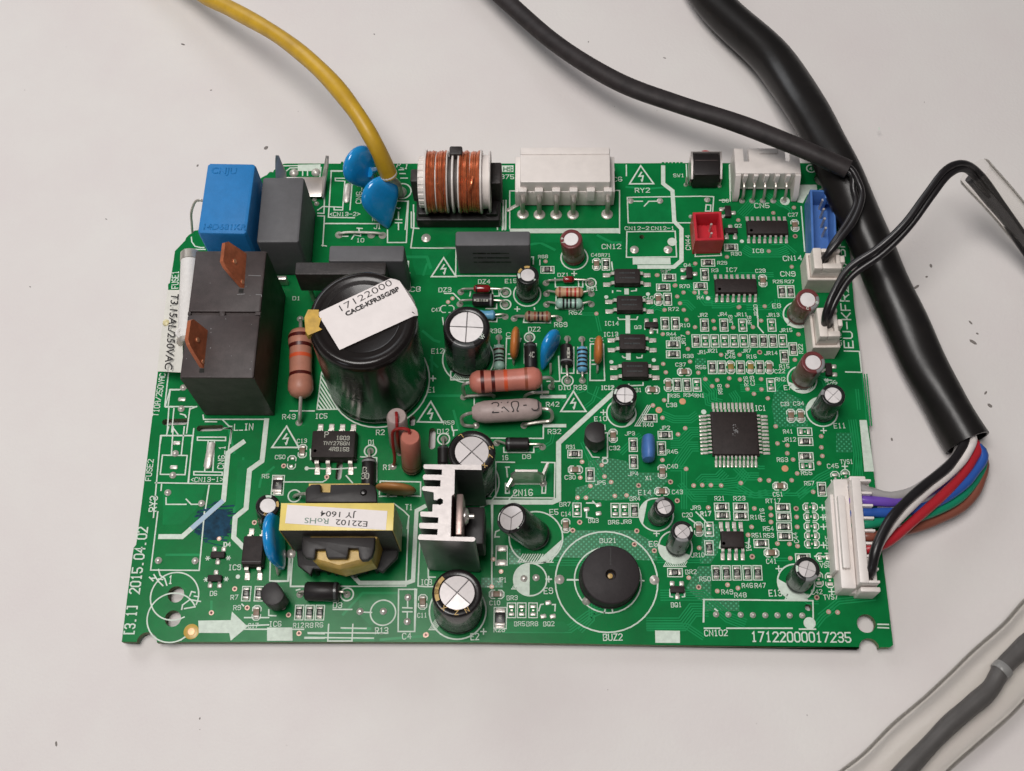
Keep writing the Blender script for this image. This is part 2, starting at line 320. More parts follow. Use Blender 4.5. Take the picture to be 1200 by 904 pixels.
# ---------------------------------------------------------------- the board itself
board = thing('circuit_board', (7.65, 5.6, TZ), 'green printed circuit board crowded with soldered components, lying on pale table', 'circuit board')
def flat_mesh(name, outline, holes, z0, z1, mats):
    cu = bpy.data.curves.new(name, 'CURVE'); cu.dimensions = '2D'; cu.fill_mode = 'BOTH'; cu.extrude = (z1-z0)/2
    for pl in [outline] + holes:
        sp = cu.splines.new('POLY'); sp.points.add(len(pl)-1); sp.use_cyclic_u = True
        for i, p in enumerate(pl): sp.points[i].co = (p[0], p[1], 0, 1)
    o = bpy.data.objects.new(name, cu); C.objects.link(o); dg = bpy.context.evaluated_depsgraph_get()
    me = bpy.data.meshes.new_from_object(o.evaluated_get(dg)); bpy.data.objects.remove(o); bpy.data.curves.remove(cu)
    me.transform(Matrix.Translation((0, 0, (z0+z1)/2))); me.materials.clear()
    for m in mats: me.materials.append(M[m])
    for p in me.polygons: p.material_index = 0 if abs(p.normal.z) > 0.7 else 1; p.use_smooth = False
    return me
nl = (.484,-.024); nr = (14.842,-.022)
outline = [(-.022,-.017), (.285,-.015)] + arc(nl[0], nl[1], .205, 180, 0, 12) + [(.707,-.015), (4.729,.017), (7.282,.025), (9.993,.002), (14.65,-.015)] + arc(nr[0], nr[1]-.02, .20, 180, 0, 12) \
  + [(15.068,-.017),(15.251,-.016),(15.319,.031),(15.295,1.955),(15.3,4.948),(15.26,7.541),(15.326,10.903),(15.322,11.159)] + [(12.629,11.17),(11.66,11.172)] \
  + [q for i in range(6) for q in [(11.64,11.172),(11.641,11.198),(11.582,11.198),(11.581,11.172)] for q in [(q[0]-i*.085, q[1])]] \
  + [(10.888,11.169),(7.868,11.169),(4.072,11.172),(3.731,11.178),(3.708,11.229),(3.668,11.229),(3.651,11.175),(2.386,11.181),(2.307,11.169),(2.194,11.083),(2.1,11.001),(2.085,10.943),(2.004,10.955),(1.951,10.874),(1.837,10.804),(.488,9.395),(.41,9.384),(.377,9.328),(.303,9.283),(.235,9.195),(.223,9.128),(.019,8.852),(.017,8.621),(.011,8.338),(-.002,8.035),(-.038,8.013),(-.023,7.884),(-.009,5.87),(.001,4.393),(.014,2.687),(.013,1.983),(-.032,1.919),(-.032,1.028)]
def slot(p, L, wd, ang):
    cs, sn = math.cos(R(ang)), math.sin(R(ang)); h = L/2-wd/2
    pts = arc(h, 0, wd/2, -90, 90, 8) + arc(-h, 0, wd/2, 90, 270, 8)
    return [(p[0]+x*cs-y*sn, p[1]+x*sn+y*cs) for x, y in pts]
def hole(p, r, n=28): return arc(p[0], p[1], r, 0, 360*(n-1)/n, n-1)
holes = [hole((.957,.951), .168), hole((.953,.458), .165), hole((14.832,.452), .185), hole((14.835,10.735), .185),
         slot((.506,4.695), .56, .14, 2), slot((1.276,4.554), .58, .13, 2), slot((6.046,4.333), .48, .14, 90), slot((5.607,4.739), .24, .12, 90),
         slot((4.107,3.613), .42, .13, 88), hole((10.634,9.215), .055, 14), hole((13.711,.769), .07, 14)]
link('laminate', flat_mesh('laminate', outline, holes, -0.16, 0.0, ['mask', 'edge']), board)

# ---------------------------------------------------------------- copper under the mask
tr = MB(); tk = [0]
def tz():
    tk[0] = (tk[0]+1) % 17; return 0.0012 + tk[0]*0.00012
def TR(pts, n=1, gap=.05, wd=.026, side=1):
    P = [Vector(p[:2]) for p in pts]
    for k in range(n):
        if k == 0: q = P
        else:
            q = []
            for i in range(len(P)):
                d1 = (P[i]-P[i-1]).normalized() if i else (P[1]-P[0]).normalized(); d2 = (P[i+1]-P[i]).normalized() if i < len(P)-1 else d1
                m = Vector((-d1.y-d2.y, d1.x+d2.x)).normalized(); cc = max(.5, m.dot(Vector((-d1.y, d1.x)))); q.append(P[i] + m*gap*k*side/cc)
        tr.strip(q, wd, tz())
for pts, n in [([(11.758,7.427),(11.607,7.604),(11.449,7.604)],3), ([(12.133,7.427),(12.509,7.428),(12.79,7.516),(13.185,7.517)],4), ([(11.581,7.915),(11.773,7.759),(12.002,7.56),(12.14,7.551)],4), ([(11.774,7.782),(11.959,7.493),(12.137,7.494)],3), ([(12.852,8.836),(13.044,8.699),(13.726,8.699),(13.934,8.79)],5), ([(13.184,10.284),(13.006,10.046),(12.831,9.858)],5), ([(13.512,10.283),(13.82,9.998),(14.024,9.998)],3),
    ([(11.645,4.964),(11.507,4.861),(11.202,4.86),(10.977,4.962)],4), ([(11.685,4.596),(11.496,4.596),(11.258,4.352),(11.106,4.351)],5), ([(11.67,4.273),(11.444,4.272),(11.243,3.99),(11.123,3.81)],5), ([(12.578,3.677),(12.417,3.48),(12.042,3.439),(11.818,3.438)],5), ([(12.129,3.676),(12.011,3.557),(11.712,3.555),(11.594,3.437)],5), ([(12.391,3.677),(12.601,3.441),(12.899,3.442)],4),
    ([(11.059,3.121),(12.174,3.126),(12.837,3.052),(13.064,3.13)],3), ([(11.079,3.632),(11.304,3.633),(11.27,2.812)],3), ([(11.707,.828),(11.349,.826),(11.121,.535),(10.478,.531)],6), ([(10.731,1.669),(11.604,1.674),(11.72,1.824)],3), ([(7.608,.224),(8.967,.233),(9.364,.523),(9.689,.67)],4), ([(8.539,1.6),(9.706,1.607)],3), ([(10.776,.895),(11.567,.9),(12.046,.469),(12.394,.329)],5),
    ([(13.961,.554),(14.343,.845),(15.064,.922)],3), ([(13.875,.374),(14.032,.555),(14.258,.7)],3), ([(12.972,1.719),(13.407,1.721)],2), ([(14.886,4.779),(14.927,4.014),(14.834,3.421)],4), ([(13.726,3.027),(14.203,3.418),(14.514,3.577)],4), ([(13.14,3.101),(13.733,3.104),(14.041,3.261)],2), ([(12.881,3.1),(13.362,3.102),(13.519,3.22)],3), ([(12.65,5.436),(13.378,5.438),(13.793,5.857)],4), ([(13.532,7.627),(13.513,7.362),(13.874,6.926)],3),
    ([(13.947,5.858),(14.395,5.691),(14.454,5.482)],3), ([(9.205,4.244),(9.352,3.883),(9.645,3.331)],3), ([(8.83,5.184),(9.062,5.35),(9.295,5.434)],3), ([(10.075,3.986),(10.346,4.268),(10.501,4.39)],3), ([(9.386,3.27),(9.047,2.957),(8.896,2.647)],2), ([(11.085,7.426),(10.891,7.515),(10.728,7.382)],3), ([(11.856,5.372),(11.882,5.124),(12.184,5.042)],5), ([(12.393,5.373),(12.463,5.249),(12.451,5.043)],4), ([(11.523,5.664),(11.666,5.413),(11.889,5.248)],3)]:
    TR(pts, n)
for pts, n in [([(15.272,5.84),(15.26,4.663)],3), ([(15.104,5.484),(15.099,5.029)],2), ([(14.939,4.536),(14.965,4.014),(14.957,3.539)],3), ([(12.901,7.384),(13.413,7.385),(13.54,7.517)],3), ([(10.928,8.638),(11.323,8.456),(11.805,8.456)],2), ([(13.548,9.019),(13.83,9.019),(14.054,8.79)],2), ([(12.447,8.065),(12.814,8.2),(13.531,8.2)],3), ([(13.823,10.045),(14.017,9.904),(14.003,9.716)],2), ([(11.757,5.706),(11.973,5.414),(11.965,5.248)],4), ([(11.216,3.317),(11.499,2.968),(11.795,2.969)],3), ([(12.406,3.283),(12.763,3.051),(13.096,3.053)],3), ([(14.15,2.797),(14.278,2.568),(14.251,2.263)],2), ([(12.74,3.807),(12.919,3.688),(13.031,3.689)],2), ([(13.294,1.166),(13.699,.841),(13.914,.842)],3), ([(10.471,.315),(11.255,.321),(11.566,.109)],3), ([(7.604,.512),(7.678,.368),(7.75,.332)],2), ([(8.295,4.04),(8.598,4.242),(8.675,4.567)],2), ([(9.29,5.019),(9.484,5.185),(9.605,5.519)],2), ([(9.365,6.081),(9.356,5.407),(9.662,5.241)],1), ([(9.236,7.248),(9.553,7.249),(9.626,6.855)],2), ([(9.335,.813),(9.331,.523),(9.114,.306)],3)]:
    TR(pts, n)
for pts, wd in [([(2.055,3.875),(2.108,2.924),(1.972,2.768),(2.04,2.075)],.05), ([(2.456,3.24),(2.476,3.437),(2.721,3.677)],.05), ([(.761,3.153),(.732,3.075),(.481,2.956)],.06), ([(1.852,3.995),(1.63,4.686)],.05), ([(4.387,.562),(4.759,1.003),(5.487,1.008)],.05), ([(4.405,.274),(4.945,.277)],.06), ([(3.732,.107),(5.029,.063)],.04), ([(1.698,.809),(1.72,.59)],.05), ([(1.449,.082),(1.606,.299),(2.041,.302)],.04), ([(.669,1.771),(1.374,1.775)],.05), ([(5.285,8.7),(5.773,8.7),(5.864,8.425)],.07), ([(5.78,8.516),(5.709,8.243)],.05),
    ([(5.753,6.85),(5.998,6.633),(6.118,6.59)],.06), ([(5.783,6.074),(5.985,5.904),(5.972,6.245)],.06), ([(5.89,5.314),(6.819,5.317)],.06), ([(5.94,6.159),(6.103,5.989)],.05), ([(8.061,5.098),(8.599,4.935)],.05), ([(6.484,4.97),(6.612,4.519)],.05), ([(9.635,9.252),(9.957,9.067),(10.16,9.067)],.06), ([(8.129,9.021),(8.332,9.068),(8.657,8.883)],.06), ([(10.317,10.527),(10.811,10.478),(11.308,10.526)],.05), ([(7.606,.331),(8.824,.304)],.05), ([(5.172,.064),(6.03,.141)],.05)]:
    TR(pts, 1, 0, wd)
for pl in [[(.425,3.27),(1.354,3.274),(1.216,2.803),(.921,2.414),(.509,2.412)], [(2.097,3.835),(2.402,3.836),(2.196,3.595),(2.19,2.847),(1.998,2.69),(1.944,3.834)], [(5.42,8.884),(6.336,8.883),(5.871,8.243),(5.548,8.243),(5.456,8.516)], [(8.168,9.3),(9.472,9.252),(9.709,8.791),(9.382,8.516),(9.389,9.067),(8.169,9.068)], [(7.446,3.756),(8.597,3.761),(8.596,3.091),(7.456,3.086)], [(7.461,.438),(8.825,.448),(8.967,.305),(8.824,.232),(7.464,.241)], [(7.276,5.907),(7.427,6.248),(7.422,6.592),(7.26,6.852),(7.148,6.505)], [(10.351,10.24),(11.339,10.239),(11.355,9.601),(10.335,9.602)], [(4.687,1.003),(5.451,1.008),(5.475,.497),(4.941,.349),(4.712,.565)]]:
    cp_ = MB(); cp_.sheet(pl, tz()); cp_.build('copper_pour', 'pour', board)
tr.build('copper_traces', 'trace', board, None, 'stuff')
for i, pl in enumerate([[(9.352,3.844),(9.73,3.925),(10.143,3.847),(10.418,3.57),(10.402,3.022),(9.75,2.98),(9.081,3.015),(9.083,3.25),(9.345,3.329)], [(8.616,1.769),(8.69,2.033),(9.059,2.338),(9.686,2.341),(10.239,2.344),(10.744,2.044),(10.732,1.706)], [(10.072,3.866),(10.328,3.589),(10.778,3.591),(11.034,3.434),(10.608,2.964),(10.062,3.43)], [(7.713,1.933),(7.952,1.934),(7.954,1.615),(7.717,1.614)], [(13.384,5.521),(13.901,5.273),(14.041,5.109),(14.002,4.618),(13.32,4.616),(13.279,5.106)], [(14.596,4.494),(14.935,4.496),(14.893,4.054),(14.556,4.052)], [(11.564,1.599),(11.818,1.6),(11.783,.901),(11.531,.9),(11.291,1.154)], [(11.624,.882),(12.342,.887),(12.33,.687),(11.615,.683)], [(7.155,1.332),(7.593,1.334),(7.595,1.131),(7.159,1.129)], [(11.995,2.48),(12.02,2.252),(11.964,1.874),(11.806,1.649),(11.588,1.648),(11.701,2.478)], [(11.703,6.213),(11.936,6.214),(11.93,6.086),(11.693,6.001)]]): hm = MB(); hm.sheet(pl, 0.0006+i*0.00003); hm.build('hatched_plane', 'hatch', board)

# ---------------------------------------------------------------- printing: blocks, thick safety lines, outlines
P4(*[(2.875,.29),(3.384,.294),(3.409,.028),(2.899,.024)]); P4(*[(10.637,.284),(11.129,.281),(11.123,.039),(10.636,.039)]); P4(*[(15.113,4.78),(15.264,4.781),(15.308,3.635),(15.103,3.63)]); P4(*[(10.413,8.676),(11.259,8.676),(11.261,8.507),(10.412,8.507)]); P4(*[(7.636,9.426),(10.148,9.438),(10.145,9.308),(7.923,9.309),(7.641,9.347)])
P4(*[(14.273,10.578),(14.692,10.578),(14.693,10.448),(14.457,10.32),(14.337,10.092),(14.216,10.116)]); P4(*[(2.653,11.143),(3.185,11.155),(3.193,10.969),(2.661,10.97)]); silk.sheet([(1.473,.418),(2.129,.433),(2.137,.607),(2.482,.305),(2.17,.019),(2.126,.173),(1.511,.172)], nz())
for pts, wd in [([(2.021,4.238),(1.718,3.994),(1.729,2.942),(.95,2.157),(.495,2.155)],.105), ([(2.476,4.738),(2.461,3.816),(2.213,3.615),(2.22,2.769),(2.01,2.574),(2.022,2.144),(2.279,1.906)],.105), ([(11.183,11.068),(11.167,10.612),(11.374,10.42),(11.384,9.615),(11.539,9.414),(11.506,8.608),(11.33,8.444),(10.555,8.444)],.095), ([(9.903,5.386),(8.731,4.242),(8.727,2.994),(8.596,2.935),(7.16,2.929)],.105), ([(8.368,5.299),(8.869,5.3)],.075), ([(8.427,4.631),(8.866,4.632)],.075), ([(10.256,7.861),(10.255,7.794)],.1), ([(10.268,7.197),(10.259,6.839)],.1), ([(10.257,6.287),(10.255,6.202)],.1), ([(5.945,2.83),(5.781,2.737),(5.768,1.26),(5.642,1.215),(4.682,1.209),(4.538,1.353)],.085), ([(4.82,4.693),(5.062,4.705)],.04), ([(11.616,.334),(11.925,.336)],.03), ([(12.061,.337),(13.358,.346)],.03), ([(13.499,.329),(13.818,.331)],.03), ([(6.565,8.433),(7.111,8.41)],.03)]:
    S(pts, wd)
for p, r in [((11.315,9.085),.105), ((13.933,10.15),.11), ((13.711,.452),.12), ((12.887,9.098),.045), ((12.054,7.662),.05), ((9.803,7.691),.045), ((10.728,7.763),.045), ((9.883,6.116),.045), ((10.806,6.161),.045), ((11.828,4.956),.055), ((2.188,1.322),.045), ((3.421,3.654),.045), ((10.058,9.002),.012)]:
    silk.sheet(arc(p[0], p[1], r, 0, 345, 20), nz())
TH = .028
for pts in [[(.379,2.689),(.382,1.449),(1.38,1.448),(1.357,2.694)], [(.302,2.565),(.234,4.374),(.921,4.377),(.952,3.312),(.247,3.321)], [(.93,4.54),(.94,3.312),(1.692,3.303),(1.741,4.543),(1.585,4.555)], [(.326,3.936),(.855,3.93),(.858,3.502),(.331,3.508),(.326,3.936)], [(.384,4.579),(.358,4.375)], [(.481,4.58),(.516,3.949)], [(.72,4.581),(.727,3.95)], [(1.029,4.344),(1.633,4.346),(1.641,4.269),(1.036,4.275),(1.029,4.344)], [(1.037,3.57),(1.64,3.561),(1.647,3.493),(1.045,3.499),(1.037,3.57)], [(1.268,4.268),(1.265,3.571)], [(1.403,4.268),(1.437,3.572)], [(.514,2.995),(.532,2.85),(.954,2.852)], [(.941,2.966),(1.059,2.853),(1.21,2.854)], [(.384,3.29),(.39,3.152)], [(1.392,3.274),(1.37,2.765)], [(.313,5.446),(.537,5.447)], [(.313,5.446),(.251,5.048),(.934,5.042)], [(.229,5.827),(.243,5.048)], [(.803,4.987),(.933,5.05)], [(.259,5.034),(.42,5.035)], [(1.094,4.853),(1.117,4.753),(2.418,4.757)], [(1.523,4.749),(1.685,4.593),(1.747,4.594)], [(1.159,4.701),(1.405,4.697)], [(.299,5.433),(.51,5.433)], [(.314,5.035),(.316,5.433)], [(1.568,4.546),(1.744,4.547),(1.748,4.205)], [(.336,5.008),(.365,4.459)], [(.448,5.009),(.463,4.459)], [(.793,5.01),(.784,4.434)], [(.249,4.2),(.251,4.381),(.936,4.383),(.92,4.202)], [(.598,4.877),(.7,4.851),(.735,4.799)], [(.475,4.563),(.603,4.408)],
    [(.232,8.742),(.24,8.894),(.708,8.894)], [(.356,9.211),(.379,9.094),(.465,8.976),(.599,8.941),(.677,8.941)], [(2.309,11.113),(2.655,11.119)], [(2.4,10.977),(2.473,11.054),(2.659,11.06)], [(2.779,10.96),(2.787,10.846)], [(2.893,10.96),(2.901,10.846)], [(3.204,11.068),(3.191,10.76)], [(3.438,10.959),(3.994,10.967)], [(3.45,10.968),(3.468,9.73),(4.07,9.714)], [(3.556,10.774),(4.006,10.767)], [(3.556,10.774),(3.561,10.704),(3.759,10.697)], [(3.786,10.691),(3.782,9.924)], [(3.958,10.691),(3.952,9.924)], [(3.207,9.916),(3.318,10.015),(3.778,9.993)], [(3.212,9.838),(3.357,9.831),(3.319,10.759)], [(3.217,9.766),(3.375,9.76),(3.39,8.976)], [(3.388,9.566),(4.157,9.565)], [(3.581,9.993),(3.586,9.924),(3.783,9.918)], [(3.66,9.993),(3.712,9.993)],
    [(3.443,10.977),(3.922,10.969)], [(5.02,10.156),(5.277,10.15),(5.25,9.403)], [(5.016,9.581),(5.164,9.581)], [(5.012,9.665),(5.16,9.664)], [(5.073,9.865),(5.082,9.665)], [(5.086,9.581),(5.094,9.403)], [(5.028,9.984),(5.082,9.954),(5.112,9.975)], [(5.034,10.998),(5.14,11.004)], [(5.06,10.896),(5.184,10.896)], [(5.084,10.773),(5.242,10.773)], [(5.369,9.869),(5.386,9.451),(5.556,9.436)], [(5.435,9.839),(5.447,9.436)],
    [(3.392,9.561),(4.836,9.56)], [(4.844,9.395),(4.86,9.069),(5.289,9.069),(5.291,10.161)], [(5.437,9.442),(5.398,8.93),(6.417,8.92)], [(3.37,9),(3.474,8.977)], [(3.427,8.471),(3.498,8.334)], [(5.29,8.585),(5.351,8.585),(5.348,8.198),(5.385,8.266),(5.402,7.882)], [(5.412,10.056),(5.437,9.442),(5.561,9.432)], [(3.723,9.232),(3.949,9.232)], [(4.142,9.443),(4.266,9.433)], [(4.184,9.433),(4.201,9.349)], [(4.036,9.153),(4.091,9.265),(4.236,9.237),(4.233,9.302)], [(7.478,10.172),(7.468,9.393)], [(7.54,10.172),(7.529,9.393)], [(7.483,10.172),(7.493,9.417)], [(7.545,10.172),(7.546,9.417)], [(7.811,10.426),(7.624,10.426),(7.636,9.426)], [(10.005,10.432),(10.158,10.432),(10.133,9.308)], [(10.331,11.118),(10.324,10.826)],
    [(10.351,10.25),(11.998,10.276)], [(10.331,10.25),(10.335,9.578),(11.884,9.577)], [(10.472,10.145),(10.678,10.144)], [(10.715,10.016),(10.822,10.144),(11.006,10.144)], [(10.3,9.345),(11.394,9.358),(11.401,8.699),(10.272,8.69),(10.3,9.345)], [(8.325,8.617),(8.325,8.494)], [(8.139,8.697),(8.177,8.697),(8.178,8.512)], [(6.145,8.933),(6.407,8.933)], [(6.437,8.209),(6.426,8.949)], [(6.446,8.216),(7.797,8.216)], [(7.351,9.815),(7.357,9.401)], [(7.468,9.837),(7.474,9.401)], [(7.531,9.792),(7.536,9.401)],
    [(11.993,10.276),(12.313,10.261),(12.268,9.858)], [(12.13,10.048),(12.236,10.038),(12.22,9.882),(12.105,9.882),(12.13,10.048)], [(12.381,9.066),(12.403,8.735),(11.819,8.708),(11.822,8.79)], [(12.717,11.103),(12.684,10.142)], [(12.726,11.13),(12.705,10.418)], [(11.721,11.13),(11.718,10.573)], [(14.289,9.998),(14.278,8.835)], [(16.278,12.13),(16.273,12.08)],
    [(5.299,8.592),(5.361,8.583),(5.354,8.273)], [(5.393,8.296),(5.433,7.845),(5.333,7.822)], [(6.401,5.693),(6.395,5.884),(6.473,5.884)], [(6.401,5.685),(6.81,5.694)], [(3.544,4.996),(3.58,5.856),(4.124,4.998),(3.544,4.988)], [(3.489,4.954),(2.966,4.953)], [(6.177,7.179),(6.203,7.003)], [(6.198,7.778),(6.399,7.778),(6.564,7.6)],
    [(6.765,7.711),(6.782,7.823)], [(7.262,7.868),(7.277,7.712),(7.425,7.712),(7.411,7.846)], [(7.368,7.512),(7.37,7.401),(7.131,7.401)], [(7.156,7.092),(7.375,7.079),(7.381,7.18)], [(7.333,7.18),(7.512,7.181)], [(7.988,7.203),(7.969,7.063),(8.562,7.055),(8.563,7.182)], [(7.809,7.203),(7.988,7.203)], [(8.664,8.161),(8.675,7.936),(9.283,7.936),(9.285,8.094)], [(9.185,8.116),(9.195,7.936)], [(8.691,7.802),(8.682,7.402),(9.277,7.389),(9.279,7.522)], [(7.344,6.506),(7.346,5.949)], [(7.521,6.506),(7.548,5.992)], [(7.598,6.679),(7.588,5.907)], [(7.598,6.679),(7.913,6.671),(7.894,6.593)], [(7.642,6.3),(7.72,6.3)], [(7.643,6.197),(7.721,6.197)], [(8.248,6.55),(8.234,5.994)], [(7.992,6.55),(7.996,6.078)], [(8.738,6.25),(8.763,5.657),(8.484,5.656)], [(8.817,6.465),(8.795,5.847),(9.066,5.847),(9.071,6.465)], [(9.162,6.466),(9.144,5.847),(9.35,5.848),(9.346,6.466)], [(9.433,6.544),(9.414,5.679),(9.731,5.68),(9.719,6.544),(9.433,6.544)], [(9.467,6.154),(9.545,6.154)], [(9.465,6.06),(9.543,6.06)], [(8.367,5.593),(8.387,5.279)], [(6.921,5.255),(6.925,5.068)], [(8.205,7.424),(8.213,7.38)],
    [(7.407,3.812),(7.804,3.806)], [(7.408,3.804),(7.42,3.027),(8.641,3.025),(8.654,3.801),(8.371,3.808)], [(7.304,4.346),(8.408,4.342),(8.408,4.586)], [(7.573,4.137),(7.575,4.025),(8.208,4.027),(8.207,4.16)], [(8.207,4.152),(8.37,4.16)], [(7.636,3.678),(7.657,3.48)], [(7.617,3.697),(7.692,3.698)], [(7.621,3.341),(7.624,3.126),(7.699,3.126),(7.697,3.342)], [(8.39,3.345),(8.465,3.345),(8.454,3.13),(8.383,3.129),(8.39,3.345)], [(7.64,3.33),(8.447,3.333),(8.446,3.641)], [(7.701,2.99),(7.848,3.166)], [(6.456,4.62),(6.479,4.51)], [(6.501,4.396),(6.497,4.518),(6.574,4.527)], [(7.358,2.922),(7.363,2.01)], [(6.185,4.132),(6.425,4.133)],
    [(4.156,2.001),(4.176,1.983)], [(3.466,4.08),(3.49,3.85)], [(4.454,3.834),(4.465,3.854)], [(2.914,3.35),(3.784,3.354),(3.856,3.402)], [(4.988,3.084),(4.991,3.379),(5.84,3.363),(5.853,3.049),(5.533,3.067)], [(4.99,3.045),(5.346,3.047)], [(4.545,3.915),(4.888,3.896),(4.917,3.359)], [(5.298,2.891),(5.51,2.736),(5.627,2.621)], [(4.464,3.674),(4.03,3.641),(3.459,3.654)], [(4.267,3.495),(4.409,3.337)], [(7.117,5.397),(7.291,5.398)], [(7.335,2.861),(7.371,1.83)], [(5.627,2.621),(5.602,2.352)],
    [(3.2,1.795),(3.216,1.234),(2.916,1.221)], [(3.275,1.776),(3.283,1.123),(5.627,1.149),(5.622,2.512)], [(3.203,1.851),(3.269,1.852)], [(2.925,1.121),(3.093,1.085)], [(6.093,1.344),(6.072,1.14),(6.519,1.143)], [(5.874,1.157),(5.872,2.131)], [(5.874,1.15),(6.064,1.14)], [(6.068,1.537),(6.075,1.336),(6.221,1.337)], [(5.484,1.081),(5.848,1.084),(5.847,.23),(5.513,.227),(5.484,1.081)], [(5.581,.708),(5.773,.702)], [(5.585,.625),(5.776,.626)], [(5.676,.844),(5.682,.709)], [(5.679,.625),(5.686,.463)], [(4.8,.612),(4.963,.606)], [(4.111,.362),(4.115,.028),(4.6,.031),(4.598,.365)], [(3.708,.19),(5.309,.194)], [(3.654,.096),(5.027,.091)], [(4.181,.663),(4.561,.665)], [(3.64,.849),(4.278,.835),(4.289,.945)], [(4.368,.291),(4.873,.284)], [(3.406,1.05),(3.478,1.069)],
    [(7.286,1.148),(7.377,1.148),(7.366,1.37)], [(5.815,1.091),(5.842,.248)], [(7.415,2.177),(7.431,2.292),(7.505,2.33)], [(7.426,2.185),(7.507,2.185)], [(7.347,2.907),(7.366,1.388)], [(8.322,.661),(8.358,.788),(8.412,.796)], [(8.592,.79),(8.654,.79),(8.646,.663)], [(8.902,1.305),(9.12,1.299)], [(9.634,.633),(9.661,.724)], [(9.803,.635),(9.79,.725)],
    [(8.898,1.294),(9.214,1.296)], [(10.356,1.295),(10.446,1.289)], [(10.965,1.115),(10.959,.969),(11.013,.962)], [(11.253,1.117),(11.254,.971),(11.204,.963)], [(11.611,.466),(11.64,.911)], [(11.64,.911),(12.752,.911)], [(11.897,.685),(11.845,.72)], [(11.604,.459),(11.633,.911),(13.812,.903),(13.79,.553)], [(15.057,.436),(15.27,.434)], [(15.051,.372),(15.262,.366)], [(14.391,1.589),(14.361,1.449)], [(14.348,1.301),(14.341,1.027),(14.395,1.027)], [(11.626,.911),(11.632,.9)],
    [(14.938,6.385),(15.266,6.377),(15.265,5.882),(14.92,5.889)], [(14.755,10.448),(14.966,10.52)], [(14.454,5.712),(14.606,5.691)], [(14.333,3.204),(14.352,2.913)], [(13.922,1.811),(14.291,1.805)], [(11.858,7.871),(11.86,7.759)], [(13.123,7.165),(13.11,6.969),(13.218,6.817)], [(13.12,7.428),(13.116,7.187)], [(11.088,5.37),(11.081,5.183)], [(10.772,6.901),(10.909,6.892),(10.906,6.814)], [(10.639,7.053),(10.634,6.9)], [(9.945,7.847),(9.944,7.803)], [(10.045,7.847),(10.124,7.838)], [(10.364,7.839),(10.471,7.848),(10.473,7.892)], [(10.05,7.183),(10.069,7.14),(10.464,7.14),(10.485,7.206)], [(10.128,6.253),(10.146,6.219),(10.205,6.219)], [(10.439,6.232),(10.45,6.211),(10.544,6.22),(10.557,6.275)], [(10.248,5.598),(10.254,5.556),(10.556,5.569),(10.557,5.628)], [(9.939,8.569),(9.956,8.365)],
    [(.54,1.462),(.591,1.339),(.691,1.276),(.752,1.135)], [(.46,1.356),(.557,1.227),(.672,1.127)], [(.404,1.274),(.488,1.282)], [(.375,1.3),(.458,1.226)], [(.564,1.264),(.657,1.253)], [(1.247,.916),(1.273,1.009),(1.349,.991)], [(1.121,.732),(1.255,.843),(1.478,.808)], [(1.114,.641),(1.121,.732)], [(1.166,.659),(1.381,.697)], [(1.338,.917),(1.432,.899)], [(1.166,.026),(1.232,.081)], [(2.818,1.783),(2.846,1.24),(3.231,1.243),(3.224,1.785)], [(3.239,1.597),(3.277,1.132),(3.606,1.134)], [(2.403,.486),(2.893,.489)], [(2.879,.652),(2.889,.532),(3.035,.526)], [(2.323,.758),(2.363,.722)], [(2.041,.302),(2.906,.344)], [(2.263,.25),(3.617,.259)], [(3.714,.177),(4.038,.172)], [(3.649,.08),(4.044,.083)],
    [(9.327,4.236),(9.316,4.151),(9.442,3.931),(9.581,3.921)], [(9.71,4.472),(9.77,4.472),(9.759,3.921),(9.66,3.921)], [(9.672,4.643),(9.713,4.643),(9.721,4.547)], [(10.876,2.656),(10.897,2.733)], [(11.409,2.601),(11.533,2.506)], [(11.562,2.737),(11.703,2.584),(11.738,2.553)], [(12.049,2.167),(12.002,1.978),(12.056,1.96)], [(11.636,2.669),(11.793,2.479)], [(12.589,1.972),(12.62,2.179)], [(12.439,10.166),(12.603,10.166)], [(9.307,2.919),(9.455,2.92)], [(9.305,2.764),(9.303,2.61),(9.432,2.592)], [(9.437,2.958),(9.492,2.9)], [(15.11,8.3),(15.148,8.253),(15.191,8.265)]]:
    S(pts, TH)
# circles
ring((9.689,1.273), 1.035, .03)
ring((9.718,1.303), .675, .028); ring((.936,.914), .49, .028, -20, 300); ring((.932,.476), .50, .028, 30, 330)
ring((5.191,.604), .255, .028); ring((3.208,3.047), .13, .03); ring((4.441,.972), .13, .03)
for p, r in [((7.563,7.801),.115), ((7.567,7.503),.115), ((9.465,8.04),.115), ((8.929,5.67),.12), ((8.102,6.701),.11), ((4.747,4.048),.125), ((6.293,4.323),.125), ((9.706,3.845),.055), ((14.596,11.012),.10), ((5.139,10.422),.20)]: ring(p, r, .03)
for c, r in [((8.045,7.761),.30), ((9.101,8.676),.30), ((14.334,4.966),.33), ((10.073,4.919),.31), ((10.74,2.675),.35), ((11.107,1.989),.34), ((13.507,1.278),.37), ((6.693,.65),.57), ((6.771,6.18),.56), ((6.915,3.351),.57), ((8.259,2.181),.55), ((13.974,5.711),.31), ((13.997,7.253),.31)]:
    if c[0] < 14.9: ring(c, r, .03)
ring((4.851,5.671), 1.09, .03)
c = (8.146,1.301); ring(c, .335, .03); silk.sheet(arc(c[0], c[1], .32, 92, 268, 20), nz())
for c, r, a0, a1 in [((8.259,2.181),.53,-90,-5), ((10.073,4.919),.30,-75,-10), ((11.107,1.989),.33,170,330), ((13.507,1.278),.36,170,310), ((10.74,2.675),.34,120,215), ((14.334,4.966),.32,90,180), ((13.974,5.711),.30,190,300), ((13.997,7.253),.30,190,300)]:
    silk.sheet(arc(c[0], c[1], r, a0, a1, 16), nz())
